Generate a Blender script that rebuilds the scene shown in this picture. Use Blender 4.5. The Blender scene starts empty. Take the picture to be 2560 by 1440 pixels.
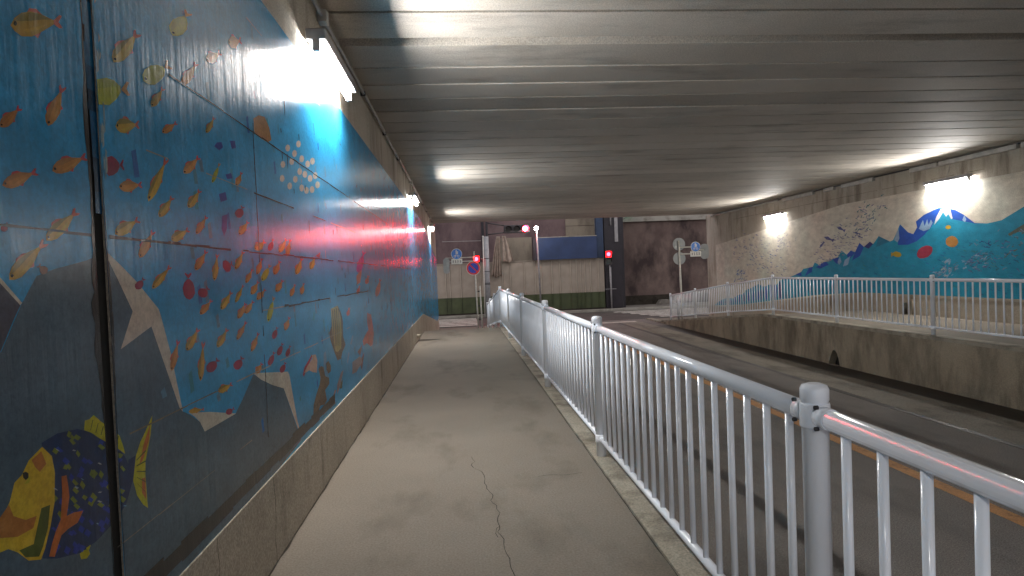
import bpy, math, random
from mathutils import Matrix, Vector
R = math.radians
sc = bpy.context.scene
col = sc.collection

# ------------------------------------------------------------------ camera
cam = bpy.data.cameras.new('camera')
cam.sensor_width = 36.0
cam.lens = 36.0 * 1540.0 / 2560.0
cam.clip_start = 0.05
cam.clip_end = 400
camo = bpy.data.objects.new('camera', cam)
col.objects.link(camo)
d = Vector((-129, 35, -1540)).normalized()          # the road's direction seen from the camera
x = Vector((math.cos(.040), math.sin(.040), 0))      # hand-held tilt of about 2.3 degrees
x = (x - x.dot(d) * d).normalized()
z = x.cross(d)
m = Matrix((x, d, z))                                # rows: world axes in camera space = camera-to-world
camo.matrix_world = Matrix.Translation((0, 0, 1.5)) @ m.to_4x4()
sc.camera = camo

# ------------------------------------------------------------------ night sky
w = bpy.data.worlds.new('World')
sc.world = w
w.use_nodes = True
w.node_tree.nodes['Background'].inputs['Color'].default_value = (0.62, 0.595, 0.63, 1)
w.node_tree.nodes['Background'].inputs['Strength'].default_value = 1.0
sc.view_settings.view_transform = 'Standard'
sc.view_settings.look = 'None'
sc.view_settings.exposure = 0.72
sc.view_settings.gamma = 1.0
try:
    sc.cycles.use_denoising = True
    sc.cycles.max_bounces = 10
    sc.cycles.diffuse_bounces = 6
    sc.cycles.sample_clamp_indirect = 6
    sc.cycles.caustics_reflective = False
except Exception:
    pass

TUBE_L = 370.0       # fluorescent tubes
LAMP_L = 110.0       # street lamp
RED_L = 400.0        # red signal lenses

rnd = random.Random(7)

# ------------------------------------------------------------------ materials
def new_mat(name):
    mt = bpy.data.materials.new(name)
    mt.use_nodes = True
    nt = mt.node_tree
    return mt, nt, nt.nodes['Principled BSDF']

def rgba(c):
    return (c[0], c[1], c[2], 1)

def plain(name, c, rough=.5, metal=0.0, spec=.5, dirt=0.0, dscale=6.0, bump=0.0):
    mt, nt, b = new_mat(name)
    b.inputs['Base Color'].default_value = rgba(c)
    b.inputs['Roughness'].default_value = rough
    b.inputs['Metallic'].default_value = metal
    b.inputs['Specular IOR Level'].default_value = spec
    if dirt or bump:
        g = nt.nodes.new('ShaderNodeNewGeometry')
        n = nt.nodes.new('ShaderNodeTexNoise')
        n.inputs['Scale'].default_value = dscale
        n.inputs['Detail'].default_value = 6
        nt.links.new(g.outputs['Position'], n.inputs['Vector'])
        if dirt:
            r = nt.nodes.new('ShaderNodeValToRGB')
            r.color_ramp.elements[0].position = .3
            r.color_ramp.elements[0].color = rgba([v * (1 - dirt) for v in c])
            r.color_ramp.elements[1].position = .65
            r.color_ramp.elements[1].color = rgba(c)
            nt.links.new(n.outputs['Fac'], r.inputs['Fac'])
            nt.links.new(r.outputs['Color'], b.inputs['Base Color'])
        if bump:
            bp = nt.nodes.new('ShaderNodeBump')
            bp.inputs['Strength'].default_value = bump
            bp.inputs['Distance'].default_value = .01
            nt.links.new(n.outputs['Fac'], bp.inputs['Height'])
            nt.links.new(bp.outputs['Normal'], b.inputs['Normal'])
    return mt

def glow(name, c, s):
    mt = bpy.data.materials.new(name)
    mt.use_nodes = True
    nt = mt.node_tree
    nt.nodes.clear()
    o = nt.nodes.new('ShaderNodeOutputMaterial')
    e = nt.nodes.new('ShaderNodeEmission')
    e.inputs['Color'].default_value = rgba(c)
    e.inputs['Strength'].default_value = s
    nt.links.new(e.outputs[0], o.inputs['Surface'])
    return mt

def noise(nt, vec, scale, detail=5, rough=.55):
    n = nt.nodes.new('ShaderNodeTexNoise')
    n.inputs['Scale'].default_value = scale
    n.inputs['Detail'].default_value = detail
    n.inputs['Roughness'].default_value = rough
    nt.links.new(vec, n.inputs['Vector'])
    return n.outputs['Fac']

def ramp(nt, fac, stops):
    r = nt.nodes.new('ShaderNodeValToRGB')
    els = r.color_ramp.elements
    while len(els) < len(stops):
        els.new(.5)
    for e, (p, c) in zip(els, stops):
        e.position = p
        e.color = rgba(c) if len(c) == 3 else c
    nt.links.new(fac, r.inputs['Fac'])
    return r.outputs['Color']

def mixc(nt, mode, fac, a, b):
    mx = nt.nodes.new('ShaderNodeMix')
    mx.data_type = 'RGBA'
    mx.blend_type = mode
    if isinstance(fac, (int, float)):
        mx.inputs[0].default_value = fac
    else:
        nt.links.new(fac, mx.inputs[0])
    for sock, v in ((mx.inputs[6], a), (mx.inputs[7], b)):
        if isinstance(v, (tuple, list)):
            sock.default_value = rgba(v)
        else:
            nt.links.new(v, sock)
    return mx.outputs[2]

def stretch(nt, s):
    g = nt.nodes.new('ShaderNodeNewGeometry')
    mp = nt.nodes.new('ShaderNodeMapping')
    mp.inputs['Scale'].default_value = s
    nt.links.new(g.outputs['Position'], mp.inputs['Vector'])
    return mp.outputs['Vector']

def bump(nt, b, h, strength, dist, prev=None):
    bp = nt.nodes.new('ShaderNodeBump')
    bp.inputs['Strength'].default_value = strength
    bp.inputs['Distance'].default_value = dist
    nt.links.new(h, bp.inputs['Height'])
    if prev is not None:
        nt.links.new(prev, bp.inputs['Normal'])
    nt.links.new(bp.outputs['Normal'], b.inputs['Normal'])
    return bp.outputs['Normal']

def concrete(name, light, dark, stain, rough=.8, streak=(1, 1, 1), big=.7, sscale=1.3, stain_at=(.34, .52),
             per_object=0.0, bumpy=.35, speck=.35, spec=.3):
    """worn concrete or asphalt: cloudy tone, streaked stains, fine grit"""
    mt, nt, b = new_mat(name)
    v1 = stretch(nt, (1, 1, 1))
    vs = stretch(nt, streak)
    c = ramp(nt, noise(nt, v1, big, 7, .6), [(.30, dark), (.68, light)])
    st = ramp(nt, noise(nt, vs, sscale, 8, .62), [(stain_at[0], (1, 1, 1)), (stain_at[1], (0, 0, 0))])
    c = mixc(nt, 'MIX', st, c, stain)
    grit = ramp(nt, noise(nt, v1, 85, 3, .7), [(.35, (1 - speck,) * 3), (.65, (1 + speck * .35,) * 3)])
    c = mixc(nt, 'MULTIPLY', 1.0, c, grit)
    if per_object:
        oi = nt.nodes.new('ShaderNodeObjectInfo')
        t = ramp(nt, oi.outputs['Random'], [(0, (1 - per_object,) * 3), (1, (1 + per_object * .4,) * 3)])
        c = mixc(nt, 'MULTIPLY', 1.0, c, t)
    nt.links.new(c, b.inputs['Base Color'])
    b.inputs['Roughness'].default_value = rough
    b.inputs['Specular IOR Level'].default_value = spec
    n1 = bump(nt, b, noise(nt, v1, 60, 4, .7), bumpy, .006)
    bump(nt, b, noise(nt, vs, 6, 5, .6), bumpy * .6, .02, n1)
    return mt

M = {}
M['path'] = concrete('path_concrete', (.236, .203, .162), (.192, .164, .13), (.135, .114, .088), .82, (1, .5, 1), .7, 1.1, (.32, .47), speck=.26, bumpy=.12)
M['kerb'] = concrete('kerb_concrete', (.42, .38, .30), (.28, .25, .20), (.15, .13, .10), .85, (1, 1, 1), 2.0, 2.5)
M['plinth'] = concrete('plinth_concrete', (.50, .445, .36), (.39, .345, .275), (.22, .19, .145), .8, (1, 1.3, .5), 1.4, 2.0, (.30, .44))
M['wall'] = concrete('bare_concrete', (.52, .475, .40), (.40, .36, .295), (.25, .22, .175), .85, (1, 1.6, .35), 1.0, 1.4, (.34, .50))
M['retain'] = concrete('stained_concrete', (.39, .325, .24), (.275, .23, .165), (.165, .136, .098), .85, (1, 1.4, .45), 1.1, 1.8, (.36, .58))
M['beam'] = concrete('beam_concrete', (.64, .585, .515), (.53, .485, .425), (.38, .345, .30), .7, (.5, 1.6, 1), .8, 1.3, (.30, .46), per_object=.2, spec=.25, bumpy=.2)
M['asphalt'] = concrete('asphalt', (.25, .226, .205), (.195, .177, .16), (.135, .124, .112), .8, (1, .4, 1), .8, 1.0, (.34, .5), speck=.6, bumpy=.6)
M['apron'] = concrete('gutter_apron', (.29, .265, .22), (.22, .20, .165), (.14, .125, .10), .8, (1, .5, 1), 1.2, 1.6, (.34, .5), speck=.5)
M['gutter'] = concrete('wet_gutter', (.045, .038, .03), (.025, .021, .017), (.015, .013, .011), .5, (1, .5, 1), 1.5, 2.0)
M['crossroad'] = concrete('far_asphalt', (.10, .09, .082), (.075, .068, .06), (.05, .045, .04), .8, (1, 1, 1), .5, .8, speck=.5)
M['dirt'] = concrete('grime', (.055, .045, .033), (.03, .025, .018), (.02, .016, .012), .9, (1, 1, 1), 3, 4)
M['pave_far'] = concrete('far_pavement', (.24, .22, .19), (.17, .155, .13), (.10, .09, .075), .85)
M['ground'] = concrete('ground_soil', (.10, .09, .07), (.07, .06, .05), (.04, .035, .03), .9)
M['rust_wall'] = concrete('dirty_brown_wall', (.20, .145, .122), (.12, .082, .072), (.055, .038, .036), .85, (1, 1, .55), .8, .9, (.36, .56))
M['mortar'] = concrete('dark_mortar', (.22, .155, .15), (.165, .112, .112), (.105, .07, .075), .85, (1, 1, .5), .6, .8)
M['beige'] = concrete('beige_render', (.34, .29, .22), (.27, .23, .18), (.18, .145, .11), .8, (1, 1, .4), .6, 1.0)
M['paleband'] = concrete('pale_concrete', (.42, .40, .34), (.32, .30, .26), (.20, .18, .15), .8)
M['white'] = plain('fence_paint', (.88, .91, .97), .15, dirt=.06, dscale=4)
M['pole_white'] = plain('pole_paint', (.70, .68, .62), .4, dirt=.25, dscale=9)
M['steel'] = plain('bolt_steel', (.05, .05, .055), .5, .6)
M['housing'] = plain('lamp_housing', (.30, .29, .30), .45, dirt=.3, dscale=9)
M['pipe'] = plain('grey_pipe', (.33, .32, .32), .45, dirt=.35, dscale=7)
M['trough'] = plain('pale_trough', (.52, .51, .48), .55, dirt=.35, dscale=5)
M['black'] = plain('black_void', (.006, .006, .006), .9)
M['signal_body'] = plain('signal_body', (.045, .04, .042), .5)
M['lens_off'] = plain('dark_lens', (.02, .025, .022), .2)
M['grey_back'] = plain('sign_back', (.33, .35, .35), .5, dirt=.15)
M['sign_blue'] = plain('sign_blue', (.012, .17, .62), .35)
M['sign_deep'] = plain('sign_deep_blue', (.02, .05, .42), .35)
M['sign_red'] = plain('sign_red', (.62, .03, .03), .35)
M['sign_white'] = plain('sign_white', (.75, .74, .70), .4, dirt=.1)
M['ink'] = plain('sign_ink', (.03, .03, .04), .5)
M['panel'] = plain('hoarding_white', (.37, .315, .255), .45, dirt=.22, dscale=2.0)
M['panel_rib_lit'] = plain('hoarding_rib_lit', (.55, .48, .39), .4, dirt=.2, dscale=3)  # painted paler than the sheets, in place of light catching the ribs
M['panel_green'] = plain('hoarding_green', (.07, .088, .036), .55, dirt=.35, dscale=2.5)
M['bluebox'] = plain('blue_board', (.022, .046, .125), .5, dirt=.3, dscale=2)
M['blueside'] = plain('board_side', (.03, .022, .028), .6)
M['bluecol'] = plain('blue_column', (.022, .046, .10), .5, dirt=.3, dscale=2)
M['darksteel'] = plain('dark_steel', (.020, .016, .022), .5, dirt=.4, dscale=3)
M['tarp'] = plain('tarp', (.36, .285, .23), .6, dirt=.35, dscale=5)
M['sleeve'] = plain('grey_sleeve', (.36, .37, .38), .5, dirt=.25, dscale=6)
M['line_white'] = concrete('road_paint_white', (.70, .66, .58), (.52, .49, .43), (.22, .2, .18), .7, (1, 1, 1), 2, 5, (.32, .46))
M['line_orange'] = concrete('road_paint_orange', (.60, .29, .10), (.45, .215, .075), (.22, .12, .055), .7, (1, 1, 1), 3, 6, (.30, .44))
M['tube'] = glow('fluorescent_tube', (1.0, .965, .925), TUBE_L)
M['bulb'] = glow('street_bulb', (1.0, .96, .92), LAMP_L)
M['red'] = glow('red_core', (1.0, .012, .035), RED_L)
M['red_rim'] = glow('red_rim', (1.0, .002, .003), 18.0)
M['red_small'] = glow('red_core_small', (1.0, .015, .03), 26.0)
M['green_led'] = glow('green_led', (.05, 1.0, .5), 3.0)

def mural_mat(name, rough, streaks, sheen, tone, hue=.8):
    """paint on concrete: colour of each painted shape from its face, brushed tone, brushed/dripped gloss"""
    mt, nt, b = new_mat(name)
    a = nt.nodes.new('ShaderNodeAttribute')
    a.attribute_name = 'Col'
    v1 = stretch(nt, (1, 1, 1))
    vb = stretch(nt, (1, 1.2, 2.2))
    t = ramp(nt, noise(nt, vb, 3.2, 8, .62), [(.28, (1 - tone,) * 3), (.72, (1 + tone * .5,) * 3)])
    c = mixc(nt, 'MULTIPLY', 1.0, a.outputs['Color'], t)
    t2 = ramp(nt, noise(nt, v1, 1.1, 4, .5), [(.3, (1.12, .92, .82)), (.7, (.88, 1.12, 1.05))])
    c = mixc(nt, 'MULTIPLY', hue, c, t2)
    g = ramp(nt, noise(nt, v1, 55, 3, .7), [(.34, (.78, .78, .78)), (.62, (1.06, 1.06, 1.06))])
    c = mixc(nt, 'MULTIPLY', 1.0, c, g)
    nt.links.new(c, b.inputs['Base Color'])
    b.inputs['Specular IOR Level'].default_value = sheen
    rr = ramp(nt, noise(nt, v1, 5, 5, .6), [(.3, (rough * .8,) * 3), (.7, (rough * 1.25,) * 3)])
    nt.links.new(rr, b.inputs['Roughness'])
    vs = stretch(nt, (1, 17, 1.5))
    n1 = bump(nt, b, noise(nt, vs, 1.0, 5, .6), streaks, .012)
    bump(nt, b, noise(nt, v1, 70, 3, .6), streaks * .3, .003, n1)
    return mt

M['mural'] = mural_mat('glossy_mural_paint', .215, .24, .27, .24)
M['mural_matt'] = mural_mat('matt_mural_paint', .62, .08, .3, .27, .3)

# ------------------------------------------------------------------ mesh helpers
class MB:
    def __init__(s):
        s.v = []; s.f = []; s.sm = []; s.c = []
    def face(s, pts, smooth=False, c=None):
        n = len(s.v)
        s.v += [tuple(p) for p in pts]
        s.f.append(tuple(range(n, n + len(pts))))
        s.sm.append(smooth); s.c.append(c)
    def box(s, x0, x1, y0, y1, z0, z1):
        n = len(s.v)
        s.v += [(x0,y0,z0),(x1,y0,z0),(x1,y1,z0),(x0,y1,z0),(x0,y0,z1),(x1,y0,z1),(x1,y1,z1),(x0,y1,z1)]
        for q in ((0,3,2,1),(4,5,6,7),(0,1,5,4),(1,2,6,5),(2,3,7,6),(3,0,4,7)):
            s.f.append(tuple(n + i for i in q)); s.sm.append(False); s.c.append(None)
        return s
    def tube(s, p, q, r, n=12, r2=None, caps=True):
        p = Vector(p); q = Vector(q)
        r2 = r if r2 is None else r2
        ax = (q - p).normalized()
        a = ax.orthogonal().normalized(); b = ax.cross(a)
        k = len(s.v)
        for i in range(n):
            t = 2 * math.pi * i / n
            o = a * math.cos(t) + b * math.sin(t)
            s.v.append(tuple(p + o * r)); s.v.append(tuple(q + o * r2))
        for i in range(n):
            j = (i + 1) % n
            s.f.append((k+2*i, k+2*j, k+2*j+1, k+2*i+1)); s.sm.append(True); s.c.append(None)
        if caps:
            s.f.append(tuple(k+2*i for i in reversed(range(n)))); s.sm.append(False); s.c.append(None)
            s.f.append(tuple(k+2*i+1 for i in range(n))); s.sm.append(False); s.c.append(None)
        return s
    def lathe(s, base, prof, n=20):
        """prof: (radius, height) rings turned round a vertical axis at base"""
        k = len(s.v); bx, by, bz = base
        for r, h in prof:
            for i in range(n):
                t = 2 * math.pi * i / n
                s.v.append((bx + r*math.cos(t), by + r*math.sin(t), bz + h))
        for a in range(len(prof) - 1):
            for i in range(n):
                j = (i + 1) % n
                s.f.append((k+a*n+i, k+a*n+j, k+(a+1)*n+j, k+(a+1)*n+i)); s.sm.append(True); s.c.append(None)
        s.f.append(tuple(k+i for i in reversed(range(n)))); s.sm.append(False); s.c.append(None)
        s.f.append(tuple(k+(len(prof)-1)*n+i for i in range(n))); s.sm.append(False); s.c.append(None)
        return s
    def prism(s, pts, vec):
        """polygon extruded along vec"""
        n = len(pts); k = len(s.v); vec = Vector(vec)
        s.v += [tuple(p) for p in pts] + [tuple(Vector(p) + vec) for p in pts]
        s.f.append(tuple(k + i for i in reversed(range(n)))); s.f.append(tuple(k + n + i for i in range(n)))
        s.sm += [False, False]; s.c += [None, None]
        for i in range(n):
            j = (i + 1) % n
            s.f.append((k+i, k+j, k+n+j, k+n+i)); s.sm.append(False); s.c.append(None)
        return s
    def disc_y(s, x, y, z, r, t, n=28):
        return s.prism([(x + r*math.cos(2*math.pi*i/n), y, z + r*math.sin(2*math.pi*i/n)) for i in range(n)], (0, t, 0))
    def mesh(s, name, mt, org=(0,0,0)):
        me = bpy.data.meshes.new(name)
        me.from_pydata([(a-org[0], b-org[1], c-org[2]) for a, b, c in s.v], [], s.f)
        me.polygons.foreach_set('use_smooth', s.sm)
        if any(c is not None for c in s.c):
            at = me.color_attributes.new('Col', 'FLOAT_COLOR', 'CORNER')
            i = 0
            for f, c in zip(s.f, s.c):
                c = c or (1, 1, 1)
                for _ in f:
                    at.data[i].color = (c[0], c[1], c[2], 1); i += 1
        me.materials.append(mt)
        me.update()
        return me
    def build(s, name, mt, parent=None, bevel=0.0):
        org = wloc(parent) if parent else (0, 0, 0)
        o = bpy.data.objects.new(name, s.mesh(name, mt, org))
        col.objects.link(o)
        if parent: o.parent = parent
        if bevel: bev(o, bevel)
        return o

def bev(o, wdt):
    b = o.modifiers.new('bevel', 'BEVEL'); b.width = wdt; b.segments = 2; b.limit_method = 'ANGLE'; b.angle_limit = R(40)

def wloc(o):
    l = Vector((0, 0, 0))
    while o is not None:
        l = l + o.location; o = o.parent
    return tuple(l)

def tag(o, label=None, cat=None, group=None, kind=None):
    if label: o['label'] = label
    if cat: o['category'] = cat
    if group: o['group'] = group
    if kind: o['kind'] = kind
    return o

def thing(name, loc, label, cat, group=None):
    o = bpy.data.objects.new(name, None)
    o.empty_display_size = .1
    col.objects.link(o); o.location = loc
    return tag(o, label, cat, group)

def structure(name, mb, mt, bevel=0.0):
    return tag(mb.build(name, mt, None, bevel), kind='structure')

def inst(name, me, parent, loc):
    o = bpy.data.objects.new(name, me); col.objects.link(o)
    o.parent = parent; p = wloc(parent)
    o.location = (loc[0]-p[0], loc[1]-p[1], loc[2]-p[2])
    return o

def copy_tree(o, parent=None):
    c = o.copy(); col.objects.link(c); c.parent = parent
    for ch in list(o.children): copy_tree(ch, c)
    return c

# ------------------------------------------------------------------ levels of the place (metres)
XL, XR = -1.05, 11.46           # faces of the two underpass walls
ROAD = -0.93                    # carriageway level; the raised footways come down to it beyond Y = 16.8
Y0, YE = -5.0, 27.8
def lev(y):                     # footway level
    return max(ROAD + .02, -0.097 * max(0.0, y - 16.8))
RAMP = [Y0, -2, 0, 4, 8, 12, 15, 16.5, 16.8, 17.1, 18, 20, 22, 24, 26, 26.4, YE]
def pl_top(y): return .462 + lev(y)
def paint_top(y): return 3.075 - .085 * max(0.0, y - 17.5)

def strip(mb, x0, x1, ys, zf, c=None):
    for a, b in zip(ys, ys[1:]):
        mb.face([(x0,a,zf(a)),(x1,a,zf(a)),(x1,b,zf(b)),(x0,b,zf(b))], c=c)

# ------------------------------------------------------------------ ground, road, footways
mb = MB(); mb.face([(-120,-60,ROAD-.12),(140,-60,ROAD-.12),(140,160,ROAD-.12),(-120,160,ROAD-.12)])
structure('ground', mb, M['ground'])
mb = MB(); mb.box(1.1, 8.5, Y0, 28.0, ROAD-.1, ROAD); structure('road', mb, M['asphalt'])
mb = MB(); mb.box(-30, 45, 28.0, 34.0, ROAD-.1, ROAD-.002); structure('cross_road', mb, M['crossroad'])
mb = MB(); mb.box(6.90, 7.86, Y0, 27.2, ROAD-.05, ROAD+.006); structure('gutter_apron', mb, M['apron'])
mb = MB(); mb.box(6.79, 6.895, Y0, 26.5, ROAD-.05, ROAD+.004); structure('pavement_joint', mb, M['gutter'])
mb = MB(); mb.box(7.86, 8.449, Y0, 24.6, ROAD-.05, ROAD+.005); structure('gutter', mb, M['gutter'])
mb = MB(); mb.box(4.865, 5.03, Y0, 25.4, ROAD-.02, ROAD+.004); structure('centre_line', mb, M['line_orange'])
mb = MB(); mb.box(5.35, 7.7, 26.7, 27.1, ROAD-.02, ROAD+.009); structure('stop_line', mb, M['line_white'])
for x0, x1 in ((-3.6, .75), (8.95, 13.6)):
    mb = MB()
    for k in range(6):
        mb.box(x0 - (.25 * k if x0 > 0 else 0) + .6 * (x0 > 0), x1, 28.9 + k*.82, 29.32 + k*.82, ROAD-.03, ROAD+.003)
    structure('crosswalk', mb, M['line_white'])
mb = MB(); mb.box(-30, 45, 34.0, 34.16, ROAD-.1, ROAD+.13); structure('far_kerb', mb, M['paleband'], .015)
mb = MB(); mb.box(-30, 45, 34.16, 60, ROAD-.1, ROAD+.11); structure('far_pavement', mb, M['pave_far'])

def slab(x0, x1, ys, top, bottom):
    mb = MB(); n = len(ys)
    for x, rev in ((x0, False), (x1, True)):
        pass
    k = 0
    for y in ys:
        mb.v += [(x0,y,top(y)),(x1,y,top(y)),(x1,y,bottom),(x0,y,bottom)]
    for i in range(n-1):
        a = 4*i; b = a+4
        for q in ((a,a+1,b+1,b),(a+1,a+2,b+2,b+1),(a+2,a+3,b+3,b+2),(a+3,a,b,b+3)):
            mb.f.append(q); mb.sm.append(False); mb.c.append(None)
    mb.f.append((0,3,2,1)); mb.f.append((4*n-4,4*n-3,4*n-2,4*n-1)); mb.sm += [False]*2; mb.c += [None]*2
    return mb

left_walk = structure('sidewalk_left', slab(XL, .985, RAMP, lev, ROAD-.1), M['path'])
right_walk = structure('sidewalk_right', slab(8.72, XR, RAMP, lev, ROAD-.1), M['path'])

def ragged(mb, pts, w0, w1, z, seed, c=None):
    """thin flat ragged ribbon along a list of (x, y) points: a crack or a dirt line"""
    r = random.Random(seed)
    L = []; Rr = []
    for i, (px, py) in enumerate(pts):
        q = Vector(pts[min(i+1, len(pts)-1)]) - Vector(pts[max(i-1, 0)])
        nrm = Vector((-q.y, q.x)).normalized()
        a = r.uniform(w0, w1); b = r.uniform(w0, w1)
        L.append((px+nrm.x*a, py+nrm.y*a, z(py))); Rr.append((px-nrm.x*b, py-nrm.y*b, z(py)))
    for i in range(len(pts)-1):
        mb.face([L[i], Rr[i], Rr[i+1], L[i+1]], c=c)

# cracks (measured on the path), dirt lines and a dark patch
CR = [[(.03,5.02),(.05,4.88),(.02,4.80),(.045,4.72),(.105,4.62),(.12,4.45),(.11,4.36),(.125,4.25),(.155,4.12),(.135,4.02),(.165,3.93),(.18,3.8),(.165,3.7),(.17,3.6),(.155,3.52),(.18,3.42),(.175,3.3),(.2,3.18),(.19,3.08),(.215,2.95),(.235,2.82),(.24,2.7),(.27,2.6),(.26,2.5),(.29,2.3)],
      [(.165,3.6),(.14,3.55),(.15,3.45)], [(.27,2.62),(.33,2.5),(.35,2.4),(.38,2.2)],
      [(.83,4.45),(.7,4.42),(.6,4.45),(.5,4.43)]]
mb = MB()
for i, pts in enumerate(CR):
    fine = []
    for a, b in zip(pts, pts[1:]):
        for t in (0, .5): fine.append((a[0]+(b[0]-a[0])*t+rnd.uniform(-.006,.006), a[1]+(b[1]-a[1])*t))
    fine.append(pts[-1])
    ragged(mb, fine, .0009, .0032, lambda y: .0025, 30+i)
tag(mb.build('crack', M['dirt'], left_walk))
mb = MB()
ys = [Y0 + .12*i for i in range(int((16.6-Y0)/.12))]
ragged(mb, [(XL+.012+rnd.uniform(0,.006), y) for y in ys], .002, .012, lambda y: .003, 3)
ragged(mb, [(.980+rnd.uniform(0,.004), y) for y in ys], .0005, .006, lambda y: .003, 4)
mb.face([(XL+.02,14.15,.003),(-.75,14.2,.003),(-.5,14.38,.003),(-.62,14.5,.003),(-.85,14.55,.003),(XL+.02,14.6,.003)])  # flat dark patch on the path beside the drain spout
tag(mb.build('dirt_line_and_patch', M['dirt'], left_walk))

def rib_y(x, zs): return zs

# ------------------------------------------------------------------ retaining walls and kerbs
rw = thing('retaining_wall', (8.6, 9, ROAD), 'stained brown concrete retaining wall holding up the footway across the road, with an arched drain', 'wall')
arch = [(13.2,ROAD-.05),(13.22,-.86),(13.26,-.74),(13.32,-.63),(13.40,-.58),(13.47,-.60),(13.54,-.70),(13.58,-.80),(13.62,-.88),(13.66,ROAD-.05)]
top = [(y, lev(y)-.03) for y in reversed(RAMP)]
outline = [(8.45,Y0,ROAD-.05)] + [(8.45,y,zz) for y, zz in arch] + [(8.45,YE,ROAD-.05)] + [(8.45,y,zz) for y, zz in top]
mb = MB(); mb.prism(outline, (.2, 0, 0)); mb.build('wall_body', M['retain'], rw)
mb = MB()
mb.box(8.62, 8.66, 13.1, 13.75, ROAD-.05, -.5)
mb.build('drain_opening', M['black'], rw)
mb = MB(); mb.box(8.40, 8.47, 13.24, 13.6, ROAD+.002, ROAD+.018); mb.build('drain_sill', M['apron'], rw)
mb = MB()
for a, b in zip(RAMP, RAMP[1:]):
    for x0, x1, dz0, dz1 in ((8.435, 8.719, -.03, .035),):
        n = len(mb.v)
        mb.v += [(x0,a,lev(a)+dz0),(x1,a,lev(a)+dz0),(x1,a,lev(a)+dz1),(x0,a,lev(a)+dz1),(x0,b,lev(b)+dz0),(x1,b,lev(b)+dz0),(x1,b,lev(b)+dz1),(x0,b,lev(b)+dz1)]
        for q in ((3,2,6,7),(0,4,5,1),(0,3,7,4),(1,5,6,2)):
            mb.f.append(tuple(n+i for i in q)); mb.sm.append(False); mb.c.append(None)
mb.build('coping', M['kerb'], rw)
lw = thing('retaining_wall', (1.1, 9, ROAD), 'concrete kerb wall carrying the nearer white railing beside the path', 'wall')
mb = slab(.986, 1.16, RAMP, lambda y: lev(y)+.018, ROAD-.1)
mb.build('wall_body', M['kerb'], lw)

# ------------------------------------------------------------------ the two painted walls
COL = dict(base=(.028,.315,.66), slate=(.055,.06,.10), rock=(.068,.122,.185), white=(.55,.51,.46), fishblue=(.012,.035,.12), yellow=(.62,.44,.03),
  ochre=(.42,.17,.035), green=(.075,.11,.018), lime=(.46,.44,.02), orange=(.46,.14,.035), black=(.006,.006,.006), scale=(.17,.22,.03), deep=(.02,.05,.36),
  sky=(.13,.32,.55), white2=(.32,.38,.45), dot=(.50,.46,.42), brownorange=(.36,.18,.075), violet=(.035,.06,.33), brown=(.15,.115,.085), straw=(.34,.29,.13),
  redo=(.50,.10,.075), pink=(.55,.37,.33), red=(.35,.02,.06), rockp=(.25,.22,.27), redd=(.25,.07,.11), teal=(.014,.28,.45), pinkish=(.48,.19,.16),
  wave=(.018,.085,.42), snow=(.62,.62,.66), foam=(.27,.40,.58), teal2=(.02,.19,.32), navy=(.02,.04,.20), blue2=(.02,.13,.42), crim=(.42,.045,.085),
  orange2=(.48,.23,.06), yel2=(.50,.33,.03), lil=(.30,.29,.40), dkl=(.10,.11,.27), grey=(.36,.35,.37), tealf=(.035,.16,.22), coral=(.17,.25,.36), mauve=(.10,.15,.32),
  cream=(.64,.60,.52), cream2=(.46,.43,.36), navy2=(.02,.06,.20), olive=(.12,.14,.11))
FC = {'O': ((.546,.227,.058),(.390,.169,.052),(.520,.065,.091)), 'Y': ((.520,.305,.039),(.221,.163,.026),(.520,.111,.091)), 'L': ((.390,.390,.026),(.312,.338,.026),(.468,.208,.052)),
      'M': ((.26,.014,.06),)*3, 'P': ((.312,.058,.325),)*3, 'R': ((.546,.104,.078),)*3, 'B': ((.260,.117,.078),)*3}
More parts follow.
